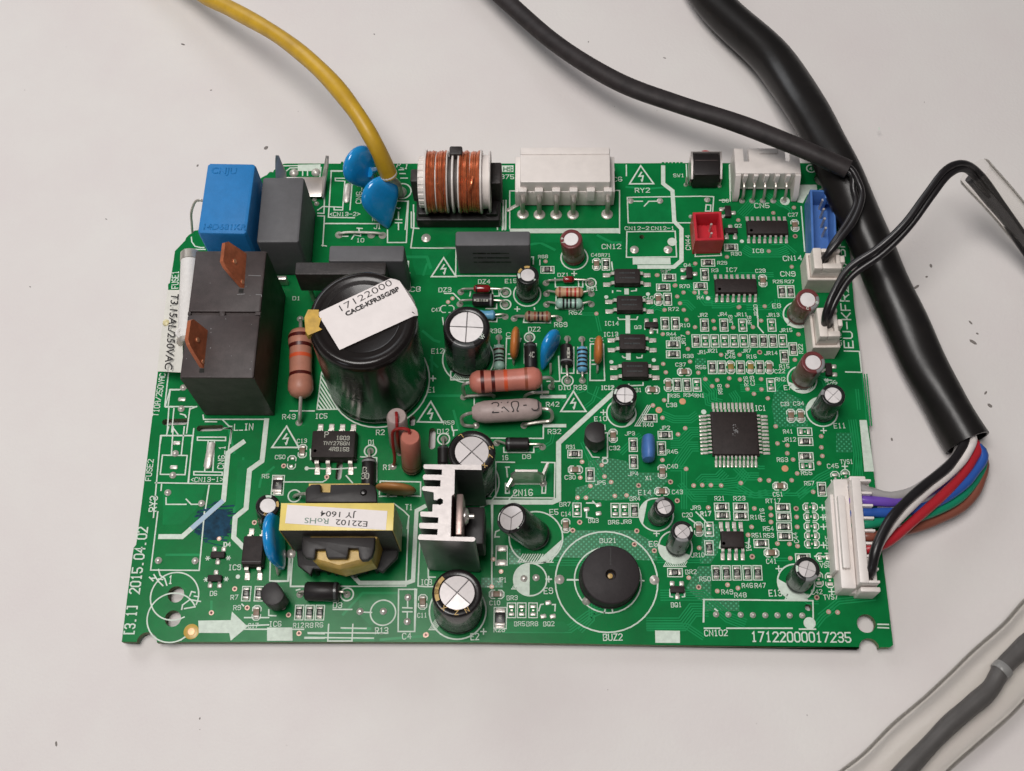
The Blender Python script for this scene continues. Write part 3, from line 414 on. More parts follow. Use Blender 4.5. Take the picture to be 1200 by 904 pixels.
def hatchbox(p, nx, ny, dx, dy, k):                      # diagonal printed hatching beside a capacitor
    for i in range(nx):
        x = p[0] + dx*i/nx
        S([(x, p[1]), (x+dy*.6, p[1]+dy)], dx/nx*.45)
for q in [[(3.575,5.763),(4.059,4.997)], [(3.571,5.653),(3.993,4.997)], [(3.567,5.543),(3.927,4.997)], [(3.563,5.434),(3.861,4.997)], [(3.559,5.325),(3.795,4.997)], [(3.555,5.216),(3.722,4.996)], [(3.551,5.108),(3.644,4.996)]]: S(q, .032)
for a, b, n in [((6.424,5.693), (6.808,5.906), 10), ((7.899,1.66), (8.612,1.825), 14), ((7.77,1.103), (7.882,1.54), 4), ((6.129,.267), (6.293,.939), 6), ((7.145,3.047), (7.321,3.212), 5), ((10.855,1.587), (11.307,1.691), 12), ((13.259,.929), (13.707,1.03), 11), ((10.353,4.633), (10.48,5.105), 3), ((13.822,5.481), (14.184,5.557), 10), ((13.762,7.004), (14.102,7.092), 8)]:
    hatchbox(a, n, 0, b[0]-a[0], b[1]-a[1], 0)
    S([a, (b[0], a[1])], .02)
# warning triangles
def warn(a, b, c):
    a, b, c = Vector(a), Vector(b), Vector(c); S([a, b, c, a], .034); m = (a+b+c)/3; u = (c-b); v = a-(b+c)/2
    S([m+u*.02+v*.30, m-u*.09+v*.08, m+u*.08+v*.10, m+u*.02-v*.18], .034); q = m+u*.02-v*.2
    silk.sheet([q+u*.06+v*.10, q-u*.06+v*.10, q-v*.06], nz())
for t in [((10.664,11.098),(10.393,10.609),(10.948,10.613)), ((6.152,8.677),(5.893,8.198),(6.445,8.198)), ((2.92,4.6),(2.645,4.119),(3.219,4.121)), ((5.989,5.177),(5.722,4.71),(6.26,4.699)), ((9.055,5.427),(8.783,4.958),(9.32,4.959))]: warn(*t)
for p in [(1.53,1.7), (1.955,1.71), (1.54,1.259), (1.954,1.272), (14.502,5.691)]:
    for a in (0, 60, 120): S([(p[0]-.045*math.cos(R(a)), p[1]-.045*math.sin(R(a))), (p[0]+.045*math.cos(R(a)), p[1]+.045*math.sin(R(a)))], .018)
for p in [(7.827,7.392), (9.094,8.274), (6.019,5.713), (6.014,5.722), (9.691,4.938), (14.335,4.538), (10.733,2.274), (7.221,.239), (8.521,1.314), (8.524,1.303), (13.178,1.553), (14.166,2.847), (14.162,2.636), (14.156,2.434), (14.123,2.048), (14.203,1.088), (14.708,3.743)]:
    S([(p[0]-.055, p[1]), (p[0]+.055, p[1])], .024); S([(p[0], p[1]-.055), (p[0], p[1]+.055)], .024)
# reference lettering
for t in [('RY2',(10.519,10.374),(10.862,10.383),.115), ('SW1',(11.414,10.791),(11.662,10.79),.085), ('CN12-2',(10.257,9.392),(10.81,9.391),.085), ('CN12-1',(10.859,9.391),(11.379,9.391),.085), ('CN12',(9.731,8.906),(10.164,8.91),.115), ('CN44',(11.719,8.882),(11.719,9.26),.10), ('R68',(8.293,8.663),(8.507,8.672),.075), ('DZ1',(8.728,8.199),(8.977,8.199),.085), ('C49',(9.485,8.708),(9.699,8.708),.075), ('R71',(9.72,8.708),(9.917,8.708),.075), ('R67',(11.044,8.29),(11.265,8.299),.075), ('Q4',(11.559,8.448),(11.712,8.448),.08), ('E15',(7.552,8.036),(7.813,8.045),.095), ('30',(9.953,10.939),(10.057,10.939),.10), ('C6',(10.022,10.672),(10.229,10.682),.11), ('375',(7.412,10.75),(7.725,10.749),.11),
    ('CN5',(13.234,9.966),(13.573,9.97),.12), ('IC8',(13.099,8.804),(13.364,8.804),.095), ('CN14',(13.787,8.598),(14.209,8.617),.115), ('CN9',(13.699,8.209),(14.03,8.209),.115), ('IC7',(12.481,8.326),(12.741,8.326),.095), ('R29',(12.311,8.507),(12.523,8.508),.08), ('R3',(12.173,8.313),(12.321,8.322),.08), ('R30',(12.632,8.731),(12.862,8.74),.08), ('C27',(13.984,9.739),(14.208,9.748),.085), ('C28',(13.147,8.299),(13.371,8.308),.085), ('Q2',(12.759,9.455),(12.909,9.464),.08), ('D8',(12.502,10.113),(12.654,10.118),.08), ('R70',(11.444,7.917),(11.663,7.922),.08), ('R25',(13.52,8.039),(13.739,8.039),.075), ('R27',(13.778,8.039),(13.989,8.039),.075), ('4',(14.563,10.968),(14.625,10.968),.085), ('IC8',(13.099,8.804),(13.364,8.804),.095),
    ('R67',(11.045,8.288),(11.257,8.288),.075), ('R70',(11.45,7.915),(11.661,7.924),.08), ('R4',(11.819,7.635),(11.966,7.644),.08), ('R72',(11.174,7.347),(11.399,7.356),.08), ('C40',(10.616,7.625),(10.847,7.634),.075), ('R10',(11.414,6.954),(11.627,6.963),.08), ('IC14',(9.751,6.995),(10.066,6.995),.095), ('IC13',(9.726,6.725),(10.048,6.735),.095), ('IC12',(9.654,5.458),(9.936,5.467),.095), ('Q3',(10.41,6.909),(10.564,6.918),.075), ('R44',(11.112,6.741),(11.316,6.749),.075), ('R39',(11.194,6.633),(11.409,6.642),.075), ('R38',(11.45,6.213),(11.672,6.222),.08), ('C37',(11.275,6.013),(11.5,6.018),.08), ('C31',(10.328,5.41),(10.52,5.418),.085), ('R35',(11.123,5.287),(11.338,5.292),.08), ('R34',(11.423,5.304),(11.642,5.309),.08), ('RN1',(11.66,5.288),(11.86,5.293),.08), ('C38',(11.046,5.067),(11.268,5.076),.085), ('JR2',(11.815,7.207),(12.024,7.216),.08), ('JR4',(12.253,7.225),(12.458,7.234),.08), ('JR11',(12.623,7.217),(12.899,7.226),.08), ('JR13',(13.322,7.209),(13.598,7.218),.08), ('JR15',(13.579,6.839),(13.853,6.848),.08), ('JR20',(13.132,7.187),(13.125,7.508),.08), ('JR6',(12.973,6.969),(12.97,7.231),.08), ('JR3',(12.564,7.012),(12.558,7.252),.075), ('JR17',(11.513,6.513),(11.501,6.771),.08), ('JR1',(11.765,6.307),(11.949,6.316),.08), ('JR21',(11.95,6.342),(12.207,6.351),.08), ('JR5',(12.36,6.309),(12.563,6.317),.08), ('JR7',(12.72,6.343),(12.926,6.352),.08), ('JR14',(13.213,6.289),(13.493,6.298),.08), ('C46',(12.362,6.202),(12.576,6.211),.085), ('R16',(12.828,6.203),(13.034,6.212),.085), ('R56',(11.71,5.95),(11.931,5.959),.08), ('C22',(13.404,5.857),(13.625,5.866),.085), ('RN2',(13.41,5.668),(13.622,5.677),.085), ('R15',(13.517,5.971),(13.726,5.98),.085), ('R26',(12.819,5.562),(12.802,5.784),.08), ('C29',(12.951,5.575),(12.937,5.793),.08), ('R58',(12.251,5.373),(12.233,5.602),.08), ('IC1',(12.925,4.991),(13.153,4.995),.11), ('E8',(13.467,7.42),(13.652,7.429),.10), ('E7',(13.58,5.468),(13.734,5.477),.10), ('C33',(13.484,5.095),(13.656,5.104),.085),
    ('EU-KFR26G/BP3-HF',(15.139,6.463),(15.198,10.031),.19), ('NPI-1',(15.133,9.997),(15.167,10.615),.15), ('R22',(14.044,6.328),(14.041,6.551),.085), ('CN8',(14.897,6.519),(14.9,6.831),.10), ('C34',(13.748,5.108),(13.973,5.117),.085), ('E11',(14.567,4.595),(14.813,4.604),.105), ('D25',(14.542,5.524),(14.727,5.629),.08), ('R41',(13.488,4.47),(13.689,4.479),.085), ('JR12',(13.456,4.289),(13.743,4.298),.085), ('R63',(13.311,3.837),(13.54,3.845),.09), ('R55',(13.793,3.55),(14.021,3.559),.09), ('C51',(13.176,3.078),(13.38,3.087),.09), ('R57',(13.842,3.323),(14.047,3.332),.085), ('C45',(14.346,3.702),(14.582,3.711),.09), ('TVS1',(14.627,3.798),(14.889,3.807),.09), ('R21',(11.966,2.987),(12.171,2.996),.085), ('R23',(12.355,2.989),(12.597,2.998),.085), ('R17',(11.655,2.662),(11.876,2.671),.085), ('R18',(12.682,2.586),(12.903,2.595),.085), ('RT17',(13.018,2.938),(13.322,2.947),.085), ('RT16',(12.974,2.553),(12.955,2.822),.08), ('R54',(12.923,2.344),(13.136,2.352),.085), ('R53',(12.921,2.2),(13.133,2.208),.085), ('R51',(12.683,2.202),(12.889,2.211),.085), ('C44',(13.625,2.101),(13.598,2.317),.085), ('TVS2-4',(14.303,2.434),(14.273,2.855),.085), ('TVS5',(14.269,1.962),(14.257,2.244),.085), ('VS6',(14.018,1.577),(14.247,1.589),.095), ('IC4',(12.651,1.916),(12.627,2.122),.095), ('C41',(12.942,1.656),(13.15,1.664),.095), ('TVS7',(14.035,.923),(14.323,.943),.095), ('C42',(13.804,1.031),(14.02,1.043),.09), ('E13',(12.951,.989),(13.21,.998),.12), ('R46',(12.419,1.154),(12.636,1.162),.09), ('R47',(12.675,1.155),(12.898,1.164),.09), ('R49',(12.001,1.019),(12.232,1.028),.09), ('R48',(12.257,.959),(12.498,.968),.09), ('R50',(11.571,1.284),(11.796,1.293),.09), ('CN102',(11.619,.181),(12.077,.191),.115), ('17122000017235',(12.542,.08),(14.503,.08),.185),
    ('C32',(9.805,4.085),(10.032,4.094),.085), ('R31',(8.897,4.11),(9.094,4.118),.08), ('C30',(8.863,3.433),(9.088,3.442),.085), ('JP5',(9.491,3.318),(9.715,3.327),.08), ('JP3',(10.142,4.417),(10.351,4.425),.08), ('JP4',(10.184,3.517),(10.401,3.526),.08), ('R40',(10.534,4.613),(10.748,4.622),.08), ('JP2',(10.886,4.545),(11.099,4.554),.08), ('R45',(11.018,4.009),(11.244,4.018),.085), ('C40',(11.013,3.683),(11.231,3.692),.085), ('X1',(10.548,3.424),(10.679,3.433),.085), ('E10',(9.5,4.74),(9.768,4.749),.095), ('E14',(10.389,3.099),(10.657,3.108),.10), ('C43',(11.089,3.122),(11.313,3.13),.085), ('BR4',(10.211,2.974),(10.423,2.982),.085), ('BR7',(8.752,2.843),(8.979,2.852),.085), ('BQ3',(9.346,2.495),(9.553,2.504),.085), ('BR6',(9.752,2.467),(9.977,2.475),.08), ('JR8',(10.01,2.479),(10.232,2.488),.08), ('JR9',(11.454,2.786),(11.668,2.795),.08), ('C20',(11.281,2.628),(11.491,2.636),.085), ('R17',(11.661,2.649),(11.876,2.657),.085), ('E6',(10.578,2),(10.761,2.009),.105), ('JR10',(11.427,1.78),(11.694,1.789),.085), ('BU21',(9.572,2.07),(9.913,2.08),.09), ('E5',(8.547,2.665),(8.725,2.673),.11), ('C14',(8.788,2.635),(8.985,2.644),.085), ('D9',(7.974,3.886),(8.151,3.891),.09), ('16',(7.539,3.856),(7.671,3.861),.10), ('CN16',(7.793,3.068),(8.193,3.082),.13), ('R42',(8.472,5.067),(8.753,5.076),.10), ('R32',(8.511,4.444),(8.789,4.453),.10), ('D12',(6.156,4.444),(6.404,4.453),.095), ('R59',(6.283,4.648),(6.513,4.657),.08), ('IC12',(9.65,5.465),(9.912,5.469),.09),
    ('BR2',(11.295,1.43),(11.52,1.439),.085), ('BQ1',(10.98,.751),(11.188,.76),.09), ('BUZ2',(9.61,.077),(9.991,.087),.125), ('C10',(7.337,.771),(7.546,.779),.085), ('R28',(7.429,.23),(7.651,.239),.09), ('BR3',(7.682,.875),(7.899,.884),.085), ('BR5',(7.839,.351),(8.054,.36),.085), ('BR8',(8.083,.353),(8.312,.361),.085), ('BQ2',(8.42,.355),(8.638,.364),.085), ('E9',(8.43,1.008),(8.611,1.016),.115), ('E2',(6.974,.07),(7.138,.078),.125), ('JP1',(7.485,1.241),(7.667,1.242),.095), ('IC3',(5.932,1.176),(6.157,1.185),.105), ('C11',(5.893,.511),(6.08,.519),.085), ('R13',(5.059,.178),(5.317,.187),.12), ('C4',(5.609,.074),(5.788,.086),.115), ('D3',(4.179,.696),(4.36,.697),.105), ('R6',(3.851,.299),(4.006,.307),.09), ('R8',(3.653,.29),(3.808,.298),.09), ('R12',(3.404,.288),(3.617,.297),.09), ('T1',(5.547,2.756),(5.696,2.757),.115),
    ('IC6',(2.916,.308),(3.161,.317),.10), ('C17',(2.496,.276),(2.701,.285),.09), ('R9',(2.164,.637),(2.316,.645),.09), ('R7',(2.088,.848),(2.241,.857),.09), ('IC9',(1.98,1.459),(2.237,1.468),.105), ('D6',(1.66,.926),(1.801,.935),.09), ('D4',(1.83,1.955),(1.975,1.96),.085), ('1',(.784,1.172),(.858,1.173),.16), ('2015.04.02',(.207,.965),(.206,2.359),.20), ('{3.1}',(.205,.127),(.201,.726),.20), ('RY3',(.342,2.701),(.332,3.033),.15), ('FUSE2',(.147,3.368),(.145,3.847),.115), ('L_IN',(1.803,4.502),(2.206,4.516),.14), ('CN6_1',(1.658,3.641),(1.645,4.156),.125), ('<CN13-1>',(.986,3.344),(1.687,3.355),.095), ('D4',(1.847,1.953),(1.977,1.953),.08), ('C13',(3.173,4.222),(3.383,4.231),.085), ('C50',(2.736,3.857),(2.953,3.866),.085), ('R5',(2.496,3.43),(2.647,3.438),.085), ('IC5',(3.522,4.777),(3.781,4.786),.105), ('R43',(2.817,4.762),(3.098,4.772),.105), ('D1',(4.701,4.189),(4.834,4.198),.10), ('R2',(4.853,4.409),(5.033,4.418),.11), ('R1',(5.046,3.629),(5.205,3.638),.105), ('T10A/250VAC',(.124,4.823),(.165,5.821),.12), ('FUSE1',(.2,7.906),(.163,8.343),.14),
    ('CN6_2',(4.198,10.097),(4.193,10.637),.12), ('<CN13-2>',(3.486,9.761),(4.199,9.767),.095), ('N1',(4.485,9.635),(4.602,9.635),.11), ('J1',(4.535,9.428),(4.691,9.427),.115), ('10',(4.155,9.079),(4.327,9.079),.095), ('P_1',(4.977,11.072),(5.232,11.019),.12), ('DZ4',(6.95,8.025),(7.219,8.03),.095), ('DZ3',(6.072,7.814),(6.353,7.823),.10), ('C47',(5.937,7.324),(6.136,7.333),.085), ('E12',(5.966,6.309),(6.229,6.318),.11), ('E1',(5.921,5.39),(6.084,5.398),.115), ('R36',(7.221,6.8),(7.49,6.809),.10), ('DZ2',(8.081,6.845),(8.345,6.854),.10), ('R69',(8.653,6.954),(8.937,6.963),.105), ('R62',(8.979,7.257),(9.26,7.266),.105), ('R61',(9.382,7.847),(9.622,7.856),.10), ('D10',(8.747,5.456),(8.998,5.465),.10), ('R33',(9.071,5.456),(9.345,5.465),.105), ('C8',(5.442,7.822),(5.666,7.831),.115), ('C9',(7.597,6.722),(7.814,6.731),.09), ('C35',(9.426,6.595),(9.72,6.604),.085), ('D1',(2.81,7.609),(2.983,7.609),.085)]:
    T(*t)
b_ = (7.363,10.944); P4(*[(7.339,11.105),(7.703,11.114),(7.705,10.934),(7.342,10.934)]); 
silk.build('silkscreen_print', 'silk', board)
rohs = MB(); T('HS', (7.479,10.958), (7.684,10.958), .105, .022, rohs, .0115); rohs.build('printed_mark', 'mask', board)
pen = MB(); c = (1.593,2.437); random.seed(3)
pen.sheet([(c[0]+.36*(1+random.uniform(-.2,.12))*math.cos(R(a)), c[1]+.32*(1+random.uniform(-.2,.12))*math.sin(R(a))) for a in range(0,360,11)], .0028)
pen.build('marker_blot', 'pen', board); pen = MB()
for k in range(30):                                      # overlapping felt-pen strokes with ragged ends
    y_ = c[1] - .40 + .80*k/29; hw = .43*math.sqrt(max(.05, 1-((y_-c[1])/.42)**2)); a_ = random.uniform(-.10, .12)
    pen.strip([(c[0]-hw*random.uniform(.75, 1.12), y_), (c[0]+random.uniform(-.1,.1), y_+a_), (c[0]+hw*random.uniform(.75, 1.1), y_+a_*1.4)], random.uniform(.015, .034), .0031+k*.00004)
pen.build('marker_strokes', 'pen', board, None, 'stuff')
pen = MB(); pen.strip([(1.694,2.911),(1.152,2.361)], .098, .0105); pen.build('marker_streak', 'peng', board)

# ---------------------------------------------------------------- pads and vias
PADS = [(p, .075) for p in [(10.402,10.154),(11.077,10.153)] + [(.517,1.649),(1.277,1.646)] + [(.608,4.993),(.597,3.974),(.6,3.489),(.539,3.105),(1.276,2.873)] + [(.598,5.489),(.607,4.999)] + [(8.019,1.318),(8.266,1.338)] + [(4.727,.626),(5.197,.63),(5.68,.917),(5.687,.426)]] + [(p, .062) for p in [(11.865,.612),(12.108,.61),(12.354,.608),(12.597,.603),(12.843,.601),(13.085,.602),(13.327,.6),(13.577,.602)]] + [(p, .10) for p in [(10.459,8.882),(11.214,8.882)] + [(8.742,1.304),(10.657,1.305)]] + [((12.161,10.18),.07), ((11.764,9.741),.05), ((12.048,10.572),.06), ((11.685,10.583),.05), ((12.459,10.548),.05), ((5.735,9.185),.11)]
VIAS = [(p, 0) for p in [(10.955,8.238),(11.345,7.982),(11.517,7.804),(11.763,7.804),(12.013,7.804),(11.374,7.706),(11.43,7.537),(11.507,7.374),(11.084,7.374),(11.555,7.133),(11.736,6.954),(12.145,7.107),(12.159,6.924),(12.568,6.946),(13,6.956),(13.19,7.113),(13.292,7.464),(12.719,7.441),(9.577,7.28),(11.023,6.784),(11.573,6.815),(11.556,6.427),(12.27,6.291),(12.67,6.292),(11.59,6.128),(11.005,6.072),(11.056,5.873),(11.756,5.866),(11.9,5.715),(12.153,5.694),(12.414,5.737),(12.643,5.708),(12.038,5.552),(12.365,5.561),(12.791,5.487),(13.098,5.718),(13.09,5.479),(12.922,5.375),(13.21,5.272),(10.998,5.224),(10.752,5.1)] + [(10.752,5.106),(10.875,4.995),(10.945,4.818),(11.419,4.583),(11.262,4.445),(9.223,3.823),(9.637,3.753),(9.182,3.474),(9.689,3.5),(9.825,3.378),(9.393,3.29),(10.911,3.869),(11.399,3.673),(11.54,3.311),(11.719,3.32),(11.898,3.32),(12.11,3.313),(12.523,3.37),(12.926,3.442),(13.111,3.431),(9.122,3.035),(9.297,3.035),(9.897,3.077),(10.14,3.09),(11.818,2.834),(12.767,2.819),(12.686,2.424),(12.602,2.253),(11.593,1.976)] + [(13.333,4.632),(13.344,4.248),(13.548,4.209),(13.534,4.029),(13.644,3.89),(13.707,3.585),(13.58,3.435),(14.276,4.413),(14.258,4.163),(14.261,3.972),(14.18,3.812),(12.922,3.44),(13.107,3.425),(14.005,3.183),(12.606,2.255),(13.103,2.83),(13.1,2.677),(13.09,2.531),(13.623,2.641),(13.618,2.431),(13.19,2.076),(13.433,2.07),(13.594,2.026),(13.429,1.77)] + [(12.127,1.214),(11.915,1.085),(12.332,1.149),(14.107,.681),(14.284,.671)] + [(13.645,9.833),(12.839,9.646),(14.124,9.974),(13.476,8.845),(12.53,8.699),(13.96,8.449),(11.811,8.53)] + [(13.98,6.783),(13.856,6.175),(12.73,7.449)] + [(11.354,1.357)] + [(7.386,1.717),(7.554,1.464),(7.37,1.148)] + [(8.454,8.585),(10.942,8.236),(11.332,7.975)] + [(6.285,7.564),(6.382,7.653)] + [(1.721,2.118)]] + [(p, 1) for p in [(13.109,6.353)] + [(10.395,3.306),(11.062,3.387),(11.184,2.978),(9.161,2.506),(9.016,2.333),(10.331,2.328),(10.275,2.044),(10.677,1.914),(12.658,1.802)] + [(13.626,2.821),(12.661,1.796)] + [(13.896,.969)] + [(14.095,9.227)] + [(11.544,1.163)] + [(6.079,.167)] + [(2.422,2.467),(2.147,1.07),(1.722,.579),(2.439,.686),(3.287,.546),(3.526,.176)] + [(3.528,.178),(6.065,.16)] + [(3.86,3.465),(2.93,3.708)]] + [(p, 2) for p in [(11.388,5.197),(10.875,4.997)] + [(13.461,3.691)]]
pm = MB(); vm = MB(); PADM = {}
for p, r in PADS:
    if r not in PADM:
        pm = MB(); pm.lathe([(.001, TZ-.001), (.03, TZ), (.05, -.2), (.05, -.01), (r, 0), (r*.95, .012), (r*.55, .03), (r*.3, .05), (0.001, .052)], 14); PADM[r] = pm.mesh('solder_pad', 'tin')
    o = link('solder_pad', PADM[r], board); o.location = (p[0], p[1], 0.003)
for p, k in VIAS:
    X = Matrix.Translation((p[0], p[1], 0.0025))
    if k == 0: vm.lathe([(.05, 0), (.047, .006), (.018, .007), (.001, .004)], 10, X, [0, 0, 3])
    elif k == 1: vm.lathe([(.056, 0), (.053, .006), (.028, .007), (.001, .003)], 8, X, [0, 0, 1])
    else: vm.lathe([(.072, 0), (.07, .005), (.001, .006)], 14, X, [2, 2])
p = (1.356,.197); vm.lathe([(.155, .0005), (.15, .003), (.07, .003)], 20, Matrix.Translation((p[0], p[1], .003)), [4, 4]); vm.lathe([(.07, 0), (.068, .006), (.001, .008)], 14, Matrix.Translation((p[0], p[1], .0035)), [2, 2])
for a, wd, L, ang in [((3.86,10.362),.15,.52,88), ((1.334,3.932),.16,.62,86)]:
    pl = slot(a, L, wd, ang); pm = MB(); pm.rings([[(*q, .002) for q in pl], [(*q, .03) for q in pl], [((q[0]-a[0])*.7+a[0], (q[1]-a[1])*.85+a[1], .055) for q in pl]]); pm.build('solder_bar', 'tin', board)
for q in [(.6,4.213), (.598,3.668), (.594,5.216)]: pm = MB(); pm.box(q[0], q[1], .003, .02, .16, .085, .02); pm.build('solder_pad', 'tin', board)
vm.build('via_pads', ['viatan', 'viared', 'copperdot', 'tin', 'amber'], board, None, 'stuff')
silk2 = MB()
# ---------------------------------------------------------------- small surface-mount parts
def chip_mesh(kind, L=.205, W=.118, H=.05):
    b = MB(); top = {'R': 0, 'C': 0, 'Y': 0}.get(kind, 0)
    if kind == 'E':
        for s in (-1, 1): b.box(s*L*.38, 0, .003, .022, L*.34, W*.95, .012, 0, 1)
        b.box(0, 0, .003, .012, L*.16, W*.35, 0, 0, 1); return b.mesh('bare_pads', ['smdblack', 'tin'])
    b.box(0, 0, .006, H, L*.62, W, .008, 0, 0)
    for s in (-1, 1):
        b.box(s*L*.40, 0, .004, H+.003, L*.20, W*1.02, .014, 0, 1)
        b.box(s*L*.53, 0, .003, .02, L*.16, W*.92, .012, 0, 1)
    if kind == 'R':
        for x in (-.03, .0, .03): b.strip([(x, -.025), (x+random.uniform(-.006,.006), .025)], .011, H+.001, 2)
        b.strip([(-.033, .025*random.choice((-1,1))), (.0, .025)], .009, H+.0014, 2)
    return b.mesh({'R': 'chip_resistor', 'C': 'chip_capacitor', 'Y': 'chip_capacitor'}[kind], [{'R': 'smdblack', 'C': 'smdtan', 'Y': 'smdyellow'}[kind], 'tin', 'smdmark'])
random.seed(11)
CH = {k: [chip_mesh(k) for _ in range(4 if k == 'R' else 1)] for k in 'RCYE'}; CHB = [chip_mesh('R', .33, .20, .06)]
NAMES = {'R': 'chip_resistor', 'C': 'chip_capacitor', 'Y': 'chip_capacitor', 'E': 'bare_chip_pads'}
def outline_chip(p, v, kind, k=1.0):
    a, b = (.148*k, .085*k); x, y = p
    if v: hx, hy = b, a
    else: hx, hy = a, b
    mb = silk2
    def st(q): zk[0] += 1; mb.strip(q, .02, .0042+(zk[0] % 23)*.00022)
    if kind in 'CYO':
        c = .045
        if v:
            for s in (1, -1): st([(x-hx, y+s*hy*.25), (x-hx, y+s*(hy-c)), (x-hx+c, y+s*hy), (x+hx-c, y+s*hy), (x+hx, y+s*(hy-c)), (x+hx, y+s*hy*.25)])
        else:
            for s in (1, -1): st([(x+s*hx*.25, y-hy), (x+s*(hx-c), y-hy), (x+s*hx, y-hy+c), (x+s*hx, y+hy-c), (x+s*(hx-c), y+hy), (x+s*hx*.25, y+hy)])
    else: st([(x-hx, y-hy), (x+hx, y-hy), (x+hx, y+hy), (x-hx, y+hy), (x-hx, y-hy)])
def chips(kind, vert, pts, big=False, outl=None):
    for p in pts:
        me = CHB[0] if big else random.choice(CH[kind])
        o = link(NAMES[kind], me, board); o.location = (p[0], p[1], 0)
        o.rotation_euler = (0, 0, (R(90) if vert else 0) + random.choice((0, math.pi)) + R(random.uniform(-2.5, 2.5)))
        outline_chip(p, vert, outl or kind, 1.45 if big else 1.0)
chips('R', 1, [(9.809,8.51),(11.16,7.634),(11.079,7.04),(11.308,7.041),(12.007,8.252),(11.943,7.002),(12.367,7.003),(11.741,6.621),(12.994,6.623),(13.205,6.623),(13.411,6.623),(13.633,6.251),(12.06,5.993),(12.262,5.994),(12.672,5.995),(13.086,5.996),(11.288,5.579),(11.497,5.58)])
chips('R', 0, [(11.213,8.175),(11.072,7.928),(12.098,8.547),(11.902,7.96),(11.241,6.534)])
chips('R', 0, [(11.232,6.298)]); chips('C', 1, [(9.596,8.51),(10.954,7.634),(13.291,8.095),(13.29,5.996),(11.096,5.579)]); chips('C', 0, [(11.455,5.882),(10.756,5.461)]); chips('Y', 1, [(12.459,5.994),(12.885,5.995)])
chips('E', 1, [(12.779,7.003),(13.414,7.004),(11.944,6.621),(12.151,6.621),(12.366,6.622),(12.573,6.622),(12.783,6.622),(13.626,6.624),(11.712,5.58),(13.301,5.584)])
chips('R', 0, [(12.636,8.937)] + [(8.495,8.371)]); chips('C', 1, [(14.109,9.505)])
chips('R', 1, [(13.692,7.827),(13.883,7.827),(13.836,6.43)]); chips('C', 1, [(13.673,4.874),(13.878,4.874)])
chips('E', 0, [(13.937,4.512),(13.914,3.752)]); chips('R', 0, [(13.938,4.29),(13.919,3.958),(12.096,2.845),(12.488,2.847),(12.105,2.664),(12.483,2.654),(13.354,2.839),(13.358,2.64),(13.35,2.429),(13.354,2.228),(12.861,2.075),(13.684,1.779)]); chips('C', 0, [(13.332,3.305),(13.056,1.88)]); chips('R', 1, [(14.188,3.242)])
chips('E', 0, [(13.916,2.854),(13.918,2.65),(13.908,2.444),(13.903,2.243),(13.889,2.073),(14.102,1.793)], outl='O'); chips('E', 1, [(11.813,2.372)]); chips('R', 1, [(11.794,1.979)]); chips('E', 1, [(14.487,3.478),(14.702,3.518)], outl='O')
chips('R', 1, [(11.913,1.46),(12.116,1.461),(12.329,1.462),(12.539,1.464),(12.745,1.465)]); chips('E', 1, [(13.962,1.336),(14.187,1.319)], outl='O')
chips('C', 1, [(9.887,4.408),(10.898,3.611),(11.601,2.373)]); chips('R', 0, [(9.074,3.994),(10.678,4.809),(10.988,4.424)]); chips('C', 0, [(9.082,3.643),(10.876,3.179)]); chips('R', 1, [(9.389,3.538),(10.307,4.207),(10.304,3.827),(10.902,4.129),(10.295,2.769)]); chips('E', 1, [(9.108,2.771),(9.898,2.767),(10.095,2.768)])
chips('C', 1, [(8.872,2.433),(5.982,.828)]); chips('C', 0, [(7.47,.991)]); chips('R', 1, [(7.55,.511)], True); chips('E', 1, [(7.775,.668),(7.98,.67),(8.207,.671)])
for q in [(7.566,1.943),(7.563,1.643)]: jb = MB(); jb.box(q[0], q[1], .003, .03, .20, .13, .03); jb.build('bare_pad', 'tin', board)
for q in [(8.51,.826),(8.413,.553),(8.603,.554)] + [(9.305,2.783),(9.555,2.881),(9.552,2.696)]: jb = MB(); jb.box(q[0], q[1], .003, .022, .12, .09, .02, .2); jb.build('bare_pad', 'tin', board)
for q in [(3.105,3.879),(3.088,3.699)]: jb = MB(); jb.box(q[0], q[1], .003, .025, .09, .07, .02); jb.build('bare_pad', 'tin', board)
outline_chip((7.561,1.793), True, 'E', 1.35)
chips('R', 0, [(11.079,1.459)]); chips('R', 1, [(2.394,.972),(2.65,.973),(3.501,.595),(3.711,.596),(3.918,.597)]); chips('C', 1, [(2.638,.585)]); chips('R', 1, [(2.842,3.281)], True); chips('C', 1, [(3.302,4.04)]); outline_chip((3.093,3.786), True, 'C')
outline_chip((6.274,7.391), False, 'C')
silk2.build('component_outlines', 'silk', board, None, 'stuff')

# three-legged transistors
def sot(p, up):
    o_ = link('chip_transistor', SOT, board); o_.location = (p[0], p[1], 0); o_.rotation_euler = (0, 0, R(up))
b = MB(); b.box(0, 0, .02, .105, .29, .135, .02, 0, 0)
for x, s in ((-.095, 1), (.095, 1), (0, -1)): b.bar((x, s*.06, .06), (x, s*.10, .02), .05, .02, 1); b.box(x, s*.135, .003, .028, .10, .11, .025, 0, 1)
SOT = b.mesh('chip_transistor', ['epoxy', 'tin'])
for p, a in [((1.746,1.758),0), ((1.734,1.271),180), ((11.108,1.098),0), ((10.774,6.975),0), ((12.605,9.834),90), ((12.646,9.334),180), ((11.659,8.267),90), ((14.549,5.922),-90)]: sot(p, a)

